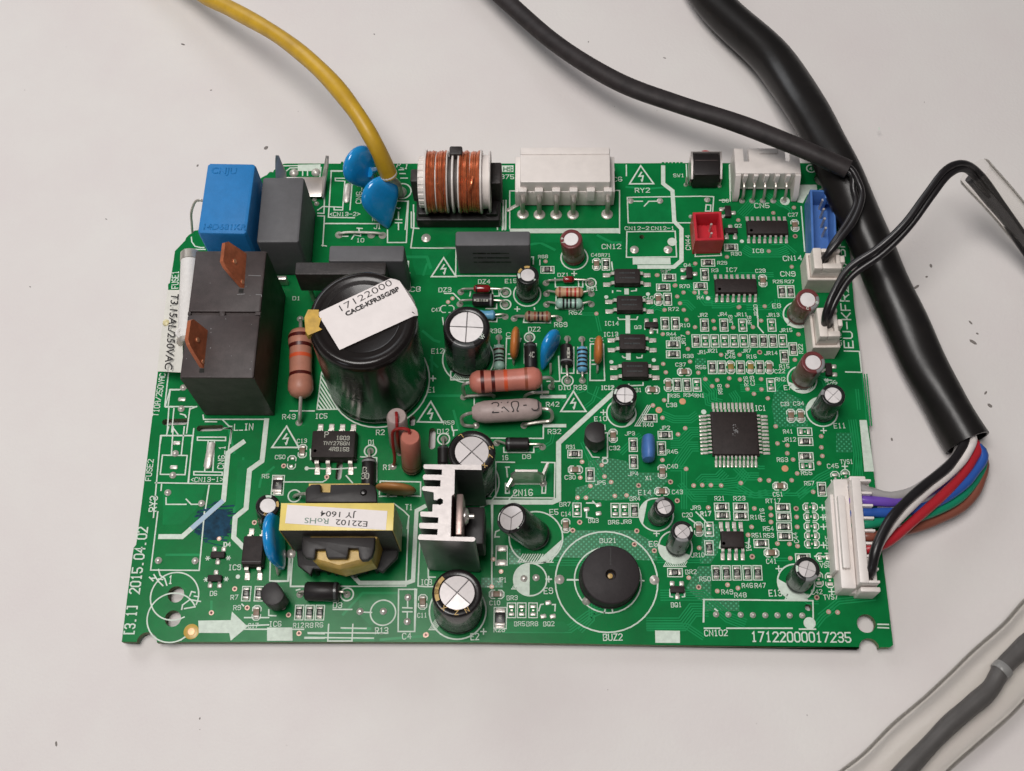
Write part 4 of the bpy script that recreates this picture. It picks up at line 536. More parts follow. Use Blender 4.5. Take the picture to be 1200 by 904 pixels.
# ---------------------------------------------------------------- chips with legs
def gull(b, x, y, ang, w, h, L, mi=0, t=.018):           # one bent lead leaving the body at (x, y)
    X = Matrix.Translation((x, y, 0)) @ Matrix.Rotation(ang, 4, 'Z')
    prof = [(-.02, h), (L*.30, h), (L*.48, .012+t), (L, .012+t), (L, .010), (L*.42, .010), (L*.24, h-t), (-.02, h-t)]
    b.rings([[(u, -w/2, z) for u, z in prof], [(u, w/2, z) for u, z in prof]], mi, X)
    b.box(L*.8, 0, .003, .016, L*.75, w*1.35, .008, 0, mi, X)
def ic(name, c, w, d, h, label, pins, pw, L, single, dot=True, rot=0):
    b = MB(); b.box(c[0], c[1], .03, h*.55, w, d, 0, rot); b.box(c[0], c[1], h*.55+.0005, h, w*.985, d*.97, .03, rot)
    if dot: pass
    o = b.build(name, 'epoxy', board, label)
    if single:
        for x, y, a in pins: g = MB(); gull(g, x, y, a, pw, h*.5, L); g.build('lead', 'tin', o)
    else:
        g = MB()
        for x, y, a in pins: gull(g, x, y, a, pw, h*.5, L)
        g.build('lead_row', 'tin', o, None, 'stuff')
    if dot:
        m = MB(); m.lathe([(.035, h+.001), (.001, h+.001)], 12, Matrix.Translation((c[0]-w*.40, c[1]-d*.25, 0)), 0); m.build('pin_mark', 'smdblack', o)
    return o
def sop(c, w, d, n, pitch, pw, L, h, name, label, single=False, skip=()):
    pins = [(c[0]+(i-(n-1)/2)*pitch, c[1]+s*d/2, R(90*s)) for s in (1, -1) for i in range(n) if (s, i) not in skip]
    return ic(name, c, w, d, h, label, pins, pw, L, single)
UP = R(90)
sop((13.464,9.39,.12), .93, .36, 8, .121, .05, .14, .15, 'logic_chip', 'sixteen-pin black chip just below the five-pin white header')
sop((12.669,7.908,.12), .93, .36, 8, .122, .05, .14, .15, 'logic_chip', 'sixteen-pin black chip above the rows of chip resistors')
o = sop((12.263,2.125,.12), .47, .36, 4, .135, .06, .19, .15, 'memory_chip', 'small eight-pin black chip near the standing capacitors')
o = sop((4.006,4.084,.33), .93, .62, 4, .235, .085, .22, .34, 'power_chip', 'eight-pin black power chip with white lettering beside the transformer', True, {(-1, 2)})
c = (4.008,4.079,.342)
lt = MB(); T('P', (3.816,4.231,.342), (3.899,4.231,.342), .12, .018, lt, .3425); T('1603', (4.066,4.176,.342), (4.342,4.169,.342), .085, .014, lt, .3425); T('TNY276GN', (3.798,4.063,.342), (4.349,4.053,.342), .075, .012, lt, .3425); T('4RB15B', (3.931,3.928,.342), (4.35,3.921,.342), .08, .013, lt, .3425); lt.build('lettering', 'smdmark', o)
for i, (a, t) in enumerate([((263,120), 'uppermost of the four black optocouplers in a column'), ((278,268), 'second black optocoupler from the top of the column'), ((293,485), 'third black optocoupler from the top of the column'), ((308,640), 'lowest black optocoupler, above a small standing capacitor')]):
    c = [(10.27,8.116,.2), (10.308,7.45,.2), (10.343,6.514,.2), (10.383,5.861,.2)][i]
    w, d = .57, .38
    pins = [(c[0]+s*w/2, c[1]+k*.118, R(0 if s > 0 else 180)) for s in (-1, 1) for k in (-1, 1)]
    o = ic('optocoupler', c, w, d, .21, t, pins, .075, .21, True, False)
    lt = MB()
    for k in range(2): bars(lt, (c[0]-.17, c[1]+.07-k*.12), (c[0]+.17, c[1]+.07-k*.12), .04, .2115, 6)
    lt.build('worn_print', 'stripeblack', o, None, 'stuff')
c = (2.511,1.795,.3); w, d = .42, .62
pins = [(c[0]+k*.127, c[1]+s*d/2, R(90*s)) for s in (-1, 1) for k in (-1, 1)]
o = ic('optocoupler', c, w, d, .33, 'tall black optocoupler beside the blue disc capacitor', pins, .08, .20, True, False)
m = MB(); m.box(c[0], c[1]-.24, .3302, .3312, .40, .012); m.build('pin_mark', 'smdblack', o)
# microcontroller
c = (12.447,4.44,.1); wq = .985
b = MB(); b.box(c[0], c[1], .03, .075, wq, wq, .0); b.box(c[0], c[1], .0755, .125, wq*.985, wq*.985, .03)
o = b.build('microcontroller', 'epoxy', board, 'large square black chip with legs on all four sides')
g = MB()
for k in range(11):
    t = (k-5)*.083
    for x, y, a in ((c[0]+t, c[1]+wq/2, 90), (c[0]+t, c[1]-wq/2, -90), (c[0]-wq/2, c[1]+t, 180), (c[0]+wq/2, c[1]+t, 0)): gull(g, x, y, R(a), .04, .065, .20)
g.build('lead_row', 'tin', o, None, 'stuff')
m = MB(); q = (12.44,4.511,.126)
random.seed(5)
for k in range(26):
    a, rr = random.uniform(0, 6.3), random.uniform(0, .11); m.lathe([(random.uniform(.006,.014), .1262), (.001, .1275)], 5, Matrix.Translation((q[0]+rr*math.cos(a)*.7, q[1]+rr*math.sin(a)*1.3-.02, 0)))
m.build('scuff', 'stripe', o)

# ---------------------------------------------------------------- through-hole parts
def leg(o, pts, r=.028, m='steel', name='lead', n=7):
    b = MB(); b.tube(pts, r, n); return b.build(name, m, o)
def solder(o, p, r=.085):
    b = MB(); b.lathe([(r, .003), (r*.9, .014), (r*.5, .035), (r*.36, .055), (.001, .06)], 14, Matrix.Translation((p[0], p[1], 0))); return b.build('solder_joint', 'tin', o)
def capacitor(base, top, r, sleeve, label, sectors=4, stripe=None, disc=.70, drot=45, alu='alu', smat='stripe', marks=(), swid=58, tag=True):
    X = axis((base[0], base[1], .02), top); h = (Vector(top) - Vector((base[0], base[1], .02))).length
    lip = r*.13; ro = r*disc
    b = MB(); b.lathe([(.001, 0), (r*.86, 0), (r*.95, .012), (r, .05), (r, .10), (r*.955, .125), (r*.955, .145), (r, .175), (r, h-lip*1.1), (r*.985, h-lip*.5), (r*.94, h-lip*.1), (r*.89, h), (ro*1.03, h-.004), (ro, h-.012), (ro, h-.05)], 36, X)
    o = b.build('electrolytic_capacitor', sleeve, board, label)
    d = MB()
    if sectors:
        d.lathe([(ro*1.0, h-.035), (.001, h-.035)], 30, X, 1)
        for k in range(sectors):
            a0 = R(drot + 360/sectors*k); a1 = R(drot + 360/sectors*(k+1)); g = ro*.035; am = (a0+a1)/2
            ap = (g/math.sin((a1-a0)/2)*math.cos(am), g/math.sin((a1-a0)/2)*math.sin(am))
            e = math.asin(g/ro); pts = [ap] + [(ro*.985*math.cos(a0+e+(a1-a0-2*e)*i/9), ro*.985*math.sin(a0+e+(a1-a0-2*e)*i/9)) for i in range(10)]
            dz = [.012+.010*math.sin(k*2.1+drot)] + [.022]*10
            n = len(pts); d.add([(p[0], p[1], h-z) for p, z in zip(pts, dz)] + [(p[0], p[1], h-.035) for p in pts], [tuple(range(n))] + [(i, n+i, n+(i+1) % n, (i+1) % n) for i in range(n)], 0, X)
    else: d.lathe([(ro*.995, h-.03), (ro*.96, h-.016), (.001, h-.012)], 30, X, 0)
    d.build('vent_disc', [alu, 'groove'], o)
    if stripe is not None:
        s = MB(); prof = [(r+.003, .19), (r+.003, h-lip*1.1), (r*.985+.003, h-lip*.5), (r*.94+.003, h-lip*.1+.001), (r*.89, h+.003), (ro*1.08, h+.001)]; n = 9; vs = []
        for q, z in prof:
            for i in range(n+1):
                a = R(stripe - swid/2 + swid*i/n); vs.append((q*math.cos(a), q*math.sin(a), z))
        s.add(vs, [(k*(n+1)+i, k*(n+1)+i+1, (k+1)*(n+1)+i+1, (k+1)*(n+1)+i) for k in range(len(prof)-1) for i in range(n)], 0, X)
        for z in ([.35*h, .68*h] if h > .6 else [.5*h]):
            q = r+.006; a = R(stripe); e = .05/r*.5
            s.add([(q*math.cos(a-e), q*math.sin(a-e), z-.07), (q*math.cos(a+e), q*math.sin(a+e), z-.07), (q*math.cos(a+e), q*math.sin(a+e), z+.07), (q*math.cos(a-e), q*math.sin(a-e), z+.07)], [(0,1,2,3)], 1, X)
        s.build('polarity_stripe', [smat, sleeve], o)
    if marks:
        g = MB()
        for ch, a, m_ in marks:
            rr = r*(.5*(disc+.93)) ; u = Vector((-math.sin(R(a)), math.cos(R(a)))); v = Vector((-math.cos(R(a)), -math.sin(R(a)))); hh = r*(.93-disc)*.78; c_ = Vector((rr*math.cos(R(a)), rr*math.sin(R(a))))
            if ch == '#':
                pts = [(q*math.cos(R(a+e)), q*math.sin(R(a+e)), h+.002 - (.02*r if q > r*.9 else 0)) for q in (r*disc*1.06, r*.9) for e in (-17, -6, 6, 17)]
                g.add(pts, [(k, k+1, 5+k, 4+k) for k in range(3)], m_, X); continue
            for pl in GL.get(ch, '').split():
                q = [c_ - u*hh*.38 + u*(int(pl[i])/4*hh*.75) - v*hh/2*-1*-1 + v*(int(pl[i+1])/6*hh) for i in range(0, len(pl)-1, 2)]
                t_ = MB(); t_.strip(q, max(.012, hh*.16), h+.003); g.add(t_.v, t_.f, m_, X)
        g.build('sleeve_print', ['silk', 'gold'], o)
    return o
# the large filter capacitor
E1B, E1T = (4.813,5.691), (4.876,5.72,3.02)
X = axis((E1B[0], E1B[1], .02), E1T); h = (Vector(E1T)-Vector((E1B[0], E1B[1], .02))).length; r = 1.07
b = MB(); b.lathe([(.001, 0), (r*.9, 0), (r*.97, .03), (r, .10), (r, .2), (r*.985, .25), (r*.985, .3), (r, .36), (r, h-.22), (r*.995, h-.13), (r*.965, h-.05), (r*.92, h-.008), (r*.885, h), (r*.83, h-.006), (r*.80, h-.016), (r*.77, h-.022), (.001, h-.018)], 64, X)
bigcap = b.build('electrolytic_capacitor', 'bigcap', board, 'very large glossy black capacitor with a white paper label on top')
# crease where the sleeve shrank onto the top
b = MB(); b.lathe([(r*.70, h-.0215), (r*.69, h-.014), (r*.675, h-.0205)], 48, X); b.build('sleeve_edge', 'bigcap', bigcap)
# label: a strip of paper across the top, its far end folded down the side
p0, p1, p2, p3 = [Vector(q) for q in [(3.994,5.814,3.05),(4.483,5.026,3.05),(5.937,5.8,3.05),(5.443,6.623,3.05)]]
b = MB(); n = 14; Xi = X.inverted(); rows = []
for i in range(n+1):
    t = i/n; e = .0
    a_, c_ = p0.lerp(p3, t*1.12), p1.lerp(p2, t*1.12); row = []
    for j in range(9):
        q = Xi @ a_.lerp(c_, j/8); rad = math.hypot(q.x, q.y); z = h+.008
        over = rad - r*.985
        if over > 0: z = h+.008 - over*over*4 - over*1.1; k = min(rad, r+.012)/rad; q.x *= k; q.y *= k
        row.append((q.x, q.y, z))
    rows.append(row)
vs = [q for row in rows for q in row]; fs = [(i*9+j, i*9+j+1, (i+1)*9+j+1, (i+1)*9+j) for i in range(n) for j in range(8)]
b.add(vs, fs, 0, X); lab = b.build('paper_label', 'paper', bigcap)
def on_top(a, c_, dz=.014):                              # frame with x running from a to c_ on the capacitor's top
    x_ = (Vector(c_)-Vector(a)).normalized(); z_ = X.col[2].to_3d(); y_ = z_.cross(x_).normalized(); x_ = y_.cross(z_)
    Y = Matrix((x_, y_, z_)).transposed().to_4x4(); q = Xi @ Vector(a); q.z = h+dz; Y.translation = X @ q; return Y
lettering('17122000', .20, on_top((4.419,5.819,3.04), (5.385,6.419,3.04)), 'ink', lab, 1.30, -.002, fit_w=(Vector((5.385,6.419,3.04))-Vector((4.419,5.819,3.04))).length)
lettering('CACE-KFR35G/BP', .135, on_top((4.575,5.746,3.04), (5.587,6.328,3.04)), 'ink', lab, 1.0, .006, fit_w=(Vector((5.587,6.328,3.04))-Vector((4.575,5.746,3.04))).length)
b = MB(); gp = [Xi @ Vector(q) for q in [(3.988,5.884,3.05),(3.813,5.884,3.05),(3.756,5.709,3.05),(3.795,5.421,3.05),(3.855,5.325,3.05),(4.09,5.44,3.05),(4.016,5.498,3.05),(4.055,5.69,3.05),(4.001,5.709,3.05)]]
b.rings([[(q.x*1.015, q.y*1.015, h-.16) for q in gp], [(q.x, q.y, h+.012) for q in gp], [(q.x*.96, q.y*.96, h+.026) for q in gp]], 0, X); b.build('glue_blob', 'glue', bigcap)
sp = MB()
def on_side(txt, a0, z, hh, rr=r+.004):                  # faint lettering round the sleeve
    for k, ch in enumerate(txt):
        for pl in GL.get(ch, '').split():
            q = [(R(a0) + (k*hh*.85 + int(pl[i])/4*hh*.6)/rr, z + int(pl[i+1])/6*hh) for i in range(0, len(pl)-1, 2)]
            for (a1, z1), (a2, z2) in zip(q, q[1:]):
                d = Vector((a2-a1, (z2-z1)/rr)); 
                if d.length < 1e-6: continue
                d.normalize(); nn = Vector((-d.y, d.x))*.009
                sp.add([(rr*math.cos(A), rr*math.sin(A), zz) for A, zz in [(a1+nn.x, z1+nn.y*rr), (a1-nn.x, z1-nn.y*rr), (a2-nn.x, z2-nn.y*rr), (a2+nn.x, z2+nn.y*rr)]], [(0,1,2,3)], 0, X)
on_side('CD294', -128, 1.25, .18)
sp.build('sleeve_print', 'stripeblack', bigcap)

capacitor((6.77,6.201), (6.818,6.206,1.6), .485, 'capblack', 'thick black capacitor with a cross-scored white top, beside the large labelled one', 4, -97, .72, 88, 'aludull', 'stripeblack', [('V',-38,0),('F',-28,0)])
capacitor((8.045,7.761), (8.063,7.807,.85), .245, 'capgreen', 'slim black capacitor with gold print round its top, beside the wide grey box capacitor', 0, None, .64, 0, 'aludull', 'stripe', [('#',95,1),('#',150,1),('#',190,0),('4',-40,0)])
capacitor((9.093,8.697), (9.008,8.69,.85), .245, 'capbrown', 'slim upright dark brown capacitor standing in front of the long white connector', 0, None, .66, 0, 'aludull', 'stripe', [('4',175,0),('7',205,0)])
capacitor((13.996,7.244), (14.016,7.137,1), .25, 'capbrown', 'brown and grey capacitor leaning between the two plugged white connectors', 0, -28, .66, 0, 'aludull', 'stripe', [('C',-95,0),('8',-20,0)], 95)
capacitor((13.983,5.723), (14.011,5.686,1), .25, 'capbrown', 'brown and grey capacitor leaning in front of the nearer two-wire plug', 0, -28, .66, 0, 'aludull', 'stripe', (), 95)
capacitor((14.333,4.953), (14.361,4.951,1), .25, 'capgreen', 'leaning black capacitor near the board edge beside the two brown ones', 4, 165, .70, 45, 'aludull', 'stripe', (), 30)
capacitor((10.089,4.927), (10.091,4.967,.95), .25, 'capblack', 'upright black capacitor standing below the column of optocouplers', 4, None, .70, 88, 'aludull', 'stripe', [('#',160,0),('4',-50,0)])
capacitor((8.276,2.199), (7.772,2.246,1.2), .315, 'capblack', 'black capacitor leaning over sideways with a three-scored top', 3, -135, .80, -92, 'alu', 'stripeblack', [('5',-55,0),('#',170,0)], 75)
capacitor((6.701,.636), (6.756,.737,1.25), .485, 'capblack', 'thick black capacitor with gold print near the front board edge', 4, None, .70, 50, 'alu', 'stripe', [('#',150,1),('#',170,1),('#',188,1),('N',-60,1),('Z',-90,1),('X',-128,1)])
capacitor((6.915,3.351), (6.994,3.46,1.65), .475, 'capblack', 'thick black capacitor standing behind the aluminium heatsink', 4, None, .71, 47, 'alu', 'stripe', [('L',125,1),('2',14,1),('7',-14,1),('X',-48,1)])
capacitor((10.764,2.625), (10.841,2.62,.75), .215, 'capgreen', 'short leaning black capacitor behind the buzzer, nearest the blue resonator', 4, 120, .68, 20, 'alu', 'stripe', (), 60)
capacitor((11.126,1.989), (11.161,2.075,.9), .225, 'capgreen', 'black capacitor with a grey front stripe, between the buzzer and the eight-pin chip', 4, -95, .68, 40, 'alu', 'stripe', [('#',15,0)], 70)
capacitor((13.536,1.278), (13.548,1.316,.95), .25, 'capgreen', 'leaning black capacitor with a grey stripe beside the eight-wire connector', 4, -70, .68, 70, 'alu', 'stripe', [('#',180,0)], 65)
capacitor((2.757,2.462), (2.874,2.568,.9), .245, 'capblack', 'small black capacitor at the corner of the yellow transformer', 0, None, .66, 0, 'aludull', 'stripe', [('#',10,1),('C',-100,1),('#',90,0)])

# buzzer
tp, bs = (9.752,1.285,.52), (9.73,1.314)
X = axis((bs[0], bs[1], .01), tp); h = .51; r = .595
b = MB(); b.lathe([(.001, 0), (r*1.0, 0), (r*1.02, .02), (r*1.02, .08), (r*.985, .10), (r*.985, h-.04), (r*.96, h-.01), (r*.93, h), (.11, h), (.095, h-.02), (.095, h-.2), (.001, h-.2)], 56, X)
bz = b.build('buzzer', 'buzz', board, 'round black buzzer with a hole in its top')
b = MB(); b.lathe([(.055, h-.199), (.05, h-.15), (.001, h-.14)], 16, X); b.build('sound_pin', 'gold', bz)
b = MB(); b.strip([(0, .2), (0, r*.9)], .03, h+.002); v = b.v; b2 = MB(); b2.add(v, b.f, 0, X); b2.build('moulding_mark', 'blackpl', bz)
b = MB(); q = (9.281,.867); b.lathe([(.09, .003), (.06, .05), (.02, .10), (.001, .11)], 12, Matrix.Translation((q[0], q[1], 0))); b.build('solder_joint', 'tin', bz)

# boxed capacitors, relay
def casebox(name, m, c, z0, b_, label):
    cx, cy, w_, d_, a = fit(c); z1 = c[0][2]; b = MB(); b.box(cx, cy, z0, z1, w_, d_, b_, a); return b.build(name, m, board, label), (cx, cy, w_, d_, a, z1)
o, g = casebox('boxed_varistor', 'bluebox', [(1.093,9.99,1.9),(2.177,9.966,1.9),(2.133,8.217,1.9),(1.101,8.238,1.9)], .04, .07, 'tall bright blue box with moulded lettering on its top')
Y = Matrix.Translation((g[0], g[1], g[5])) @ Matrix.Rotation(g[4], 4, 'Z')
for txt, x_, y_, s_ in [('CNJU', -.42, .60, .21), ('14D681KR', -.44, -.78, .19)]:
    cu = text_mesh(txt, s_, bold=.003); cu.transform(Y @ Matrix.Translation((x_, y_, .008)) @ Matrix.Diagonal((1.1, 1, 1, 1))); cu.materials.clear(); cu.materials.append(M['bluebox']); e = link('raised_lettering', cu, o)
    md = e.modifiers.new('depth', 'SOLIDIFY'); md.thickness = .012; md.offset = -1
leg(o, [Vector(q) for q in [(.887,9.481,1.15),(.81,9.497,1.15),(.678,9.509,1.05),(.478,9.513,.6),(.404,9.43,.25),(.35,9.307,-.1)]], .03)
casebox('film_capacitor', 'greybox', [(2.234,9.859,1.52),(3.153,9.857,1.52),(3.189,8.234,1.52),(2.278,8.224,1.52)], .04, .05, 'tall dark grey box capacitor next to the blue box')
casebox('film_capacitor', 'greybox', [(3.846,8.224,1.4),(5.397,8.223,1.4),(5.453,7.833,1.4),(3.783,7.833,1.4)], .04, .04, 'long grey box capacitor behind the large labelled capacitor')
o, g = casebox('film_capacitor', 'greybox', [(6.499,8.628,1.3),(8.11,8.637,1.3),(8.123,8.271,1.3),(6.51,8.266,1.3)], .04, .04, 'long grey box capacitor in front of the copper coil')
Y = Matrix.Translation((g[0], g[1]-g[3]/2-.003, 0)) @ Matrix.Rotation(R(90), 4, 'X')
pr = MB()
for k in range(3): bars(pr, (-.42, .96-k*.2), (.38, .96-k*.2), .07, 0, 8)
q = MB(); q.add(pr.v, pr.f, 0, Y); q.build('worn_print', 'blackpl', o, None, 'stuff')
cr = [(1.126,7.709,2.1),(2.626,7.709,2.1),(2.66,4.833,2.1),(1.191,4.843,2.1)]; cx, cy, w_, d_, a = fit(cr); z1 = 2.1
ya, yb = .02, .105                                       # a moulded slot runs across the top
b = MB(); X = Matrix.Translation((cx, cy, 0)) @ Matrix.Rotation(a, 4, 'Z')
ys = (Vector((1.857,6.264,2.1)) - Vector((cx, cy, 2.1))).y
b.box(0, 0, .04, z1-.06, w_, d_, 0, 0, 0, X)
b.box(0, (ys+.035+d_/2)/2, z1-.0605, z1, w_, d_/2-ys-.035, .035, 0, 0, X); b.box(0, (ys-.035-d_/2)/2, z1-.0605, z1, w_, d_/2+ys-.035, .035, 0, 0, X)
b.box(-w_/2+.03, ys, z1-.0603, z1-.004, .06, .07, 0, 0, 0, X); b.box(w_/2-.05, ys, z1-.0603, z1-.004, .10, .07, 0, 0, 0, X)
relay = b.build('relay', 'relay', board, 'large black relay with two copper blades standing on its top')
b = MB(); b.lathe([(.07, 0), (.06, .02), (.03, .03), (.001, .03)], 12, X @ Matrix.Translation((-.04, ys, z1-.03))); b.build('moulding_mark', 'relay', relay)
def blade(pts, hole, label):                             # copper spade: outline in its own tilted plane, given thickness
    P = [Vector(q) for q in pts]; nrm = (P[1]-P[0]).cross(P[-1]-P[0]).normalized(); t = nrm*.04
    b = MB(); n = len(P); b.rings([[tuple(p-t) for p in P], [tuple(p+t) for p in P]])
    o = b.build('copper_blade', 'tabcopper', relay, label)
    for hq, rr in hole:
        hc = Vector(hq); X = axis(hc-nrm*.05, hc+nrm); d = MB(); d.lathe([(rr, .0), (rr, .094), (rr*.7, .1), (.001, .1)], 14, X); d.build('contact_dimple', 'copperdot', o)
    return o
def spade(base0, base1, top0, top1, label, up):
    b0, b1, t0, t1 = [Vector(q) for q in (base0, base1, top0, top1)]
    m0, m1 = b0.lerp(t0, .55), b1.lerp(t1, .55)
    blade([b0, b1, b1.lerp(t1,.25), m1, m1.lerp(t1,.7).lerp(m0.lerp(t0,.7), .02), t1.lerp(t0,.12), t0.lerp(t1,.12), m0.lerp(t0,.7), m0], [((b0+b1+t0+t1)/4 + Vector((0,0,0)), .05), (b1.lerp(b0, .13).lerp(t1, .10), .045)], label)
spade((2.2,7.639,2.08), (2.227,6.835,2.08), (1.912,7.614,2.72), (1.893,7.089,2.66), 'copper blade farther from the fuse label, at the back of the relay', 0)
spade((1.575,5.877,2.08), (1.586,5.039,2.08), (1.399,5.875,2.7), (1.368,5.364,2.64), 'copper blade at the front of the relay, touching the fuse', 0)
b = MB()
for q in [(2.202,6.774,2.103), (1.584,4.992,2.103)]: b.box(q[0], q[1], 2.096, 2.102, .10, .09)
b.build('blade_slot', 'dark', relay)

random.seed(31); b = MB()
for _ in range(16):
    u_, v_ = random.uniform(-.45, .45)*w_, random.uniform(-.46, .46)*d_
    if abs(v_-ys) > .06: b.lathe([(random.uniform(.006, .013), z1+.0005), (.001, z1+.003)], 5, X @ Matrix.Translation((u_, v_, 0)))
b.build('dust_specks', 'stripe', relay, None, 'stuff')
for q in [[(2.324,7.132,2.1),(2.572,7.121,2.1)], [(2.135,6.691,2.1),(2.259,6.699,2.1),(2.281,6.707,2.1)], [(2.517,6.691,2.1),(2.623,6.686,2.1),(2.638,6.645,2.1)], [(1.853,7.242,2.1),(1.893,7.19,2.1)]]:
    b = MB(); b.strip(q, .012, z1+.0008); b.build('scratch', 'stripe', relay)

# fuse with its printed flag
f0, f1 = (.604,8.479,.62), (.733,6.236,.62)
b = MB(); X = axis((f0[0]-.02, f0[1], .62), (f1[0]+.02, f1[1], .62)); L = (Vector(f1)-Vector(f0)).length
b.lathe([(.001, 0), (.19, 0), (.22, .03), (.22, .22), (.207, .23), (.207, L-.12), (.22, L-.11), (.22, L-.03), (.19, L), (.001, L)], 20, X, [1,1,1,1,0,1,1,1,1]); fuse = b.build('fuse', ['ceramic', 'steel'], board, 'white tubular fuse with a printed film flag, squeezed beside the relay')
fl = [(.118,7.635,.42),(.421,7.635,.42),(.464,7.635,.42)] ; 
pA, pB, pC, pD = (.123,7.634,.45), (.498,7.537,.64), (.721,5.612,.55), (.111,5.703,.4)
b = MB(); n = 8
def fp(u, v, dz=0):
    t0_, t1_ = Vector(pA).lerp(Vector(pD), v), Vector(pB).lerp(Vector(pC), v); q = t0_.lerp(t1_, u); return (q.x, q.y, q.z + .05*math.sin(v*3.1)*(1-u) + dz)
vs = [fp(i/4, j/n) for j in range(n+1) for i in range(5)]; vs += [fp(i/4, j/n, -.012) for j in range(n+1) for i in range(5)]
k = (n+1)*5; fs = [(j*5+i, (j+1)*5+i, (j+1)*5+i+1, j*5+i+1) for j in range(n) for i in range(4)]; fs += [tuple(q+k for q in f_[::-1]) for f_ in fs]
ed = [j*5 for j in range(n+1)] + [n*5+i for i in range(1,5)] + [j*5+4 for j in range(n-1,-1,-1)] + [i for i in range(3,0,-1)]
fs += [(ed[i], ed[(i+1) % len(ed)], ed[(i+1) % len(ed)]+k, ed[i]+k) for i in range(len(ed))]
b.add(vs, fs); flag = b.build('printed_flag', 'flag', fuse)
a_, c_ = Vector((.308,7.444,.66)), Vector((.359,5.656,.62)); u = (c_-a_).normalized(); z_ = Vector((0.35,0,1)).normalized(); y_ = z_.cross(u).normalized(); z_ = u.cross(y_)
Y = Matrix((u, y_, z_)).transposed().to_4x4(); Y.translation = a_ - y_*.02
lettering('T3.15AL/250VAC', .225, Y, 'ink', flag, 1.08, .003, fit_w=(c_-a_).length)
b = MB(); q = (.203,6.81,.52); b.lathe([(.085, -.02), (.07, .01), (.03, .025), (.001, .028)], 7, Matrix.Translation(q)); b.build('glue_drop', 'gluepale', fuse)
b = MB(); q0, q1 = (.685,6.598,.75), (.709,6.28,.75); b.tube([q0, (q0[0]-.12, (q0[1]+q1[1])/2, .78), q1], .05, 8); b.build('glass_tip', 'ceramic', fuse)

# bridge rectifier standing behind the large capacitor
cx0, cx1 = (3.139,7.495,1.5), (5.071,7.486,1.5)
b = MB(); b.box((cx0[0]+cx1[0])/2, cx0[1]+.12, .75, 1.5, cx1[0]-cx0[0], .30, .03); br = b.build('bridge_rectifier', 'ferrite', board, 'flat black slab standing behind the large labelled capacitor')
for k in range(4): leg(br, [(cx0[0]+.15+k*.5, cx0[1]+.12, .8), (cx0[0]+.15+k*.5, cx0[1]+.12, -.2)], .05)
b = MB(); b.box((2.554,8.023)[0], (2.554,8.023)[1], .02, .30, .28, .10, .02); b.build('lead_clip', 'plate', br)

# ---------------------------------------------------------------- common-mode choke
cc = Vector((6.427,10.096,.92)); AX = Matrix.Translation(cc) @ Matrix.Rotation(R(90), 4, 'Y')
XL = {k: v[0]-cc.x for k, v in zip(['w0','f1','c1a','c1b','v1','c2a','c2b','f2','f3','f4','c3a','c3b','v2','c4a','c4b','f5','w1'], [(5.633,10.102,.92),(5.801,10.101,.92),(5.812,10.101,.92),(6.021,10.101,.92),(6.031,10.101,.92),(6.041,10.101,.92),(6.26,10.1,.92),(6.27,10.1,.92),(6.403,10.1,.92),(6.535,10.1,.92),(6.548,10.1,.92),(6.769,10.1,.92),(6.779,10.1,.92),(6.789,10.1,.92),(6.998,10.099,.92),(7.023,10.099,.92),(7.212,10.099,.92)])}
b = MB(); r = .66
b.lathe([(.05, XL['w0']), (.52, XL['w0']), (.55, XL['w0']+.03), (.55, XL['f1']-.03), (.6, XL['f1']-.02), (.6, XL['f1']), (.5, XL['f1']), (.5, XL['f5']), (.6, XL['f5']), (.6, XL['f5']+.02), (.58, XL['w1']), (.05, XL['w1'])], 32, AX)
chk = b.build('choke_coil', 'white', board, 'copper-wound coil on a white bobbin at the back board edge')
b = MB()
for i in range(22):                                      # moulded ribs round the near end of the bobbin
    an = R(360/22*i); zz = XL['w0']+.10; b.box(0, 0, zz-.09, zz+.09, .05, .10, .015, 0, 0, AX @ Matrix.Translation((.545*math.cos(an), .545*math.sin(an), 0)) @ Matrix.Translation((0, 0, zz)) @ Matrix.Rotation(an, 4, 'Z') @ Matrix.Translation((0, 0, -zz)))
b.build('bobbin_ribs', 'white', chk, None, 'stuff')
for k_, rr, tt in [('f1', .71, .045), ('v1', .655, .03), ('f2', .69, .046), ('f3', .69, .046), ('f4', .69, .046), ('v2', .655, .03), ('f5', .71, .045), ('w1', .68, .04)]:
    b = MB(); z = XL[k_]; b.lathe([(.3, z-tt/2), (rr-.015, z-tt/2), (rr, z-tt*.3), (rr, z+tt*.3), (rr-.015, z+tt/2), (.3, z+tt/2)], 40, AX); b.build('bobbin_flange', 'white', chk)
b = MB(); b.lathe([(.505, XL['f2']+.02), (.56, XL['f2']+.025), (.56, XL['f4']-.025), (.505, XL['f4']-.02)], 32, AX); b.build('gap_band', 'gapbrown', chk)  # dark brown ring filling the gaps between the three middle flanges
random.seed(21)
for a_, c_ in [('c1a','c1b'), ('c2a','c2b'), ('c3a','c3b'), ('c4a','c4b')]:
    z0, z1 = XL[a_], XL[c_]; nt = 5; b = MB(); dz = (z1-z0)/nt
    for k in range(nt):                                   # each turn is a wire ring slightly askew
        rr = r + .0 + random.uniform(-.015, .02); zc = z0 + dz*(k+.5); tlt = random.uniform(-.018, .018); N = 40; rs = []
        for i in range(N):
            an = 2*math.pi*i/N; c0 = Vector((rr*math.cos(an), rr*math.sin(an), zc + tlt*math.sin(an+k))); e = Vector((math.cos(an), math.sin(an), 0))
            rs.append([tuple(c0 + e*dz*.62*math.cos(2*math.pi*j/6) + Vector((0,0,1))*dz*.62*math.sin(2*math.pi*j/6)) for j in range(6)])
        rs.append(rs[0]); b.rings(rs, 0, AX, False, False)
    b.build('copper_winding', 'copper', chk)
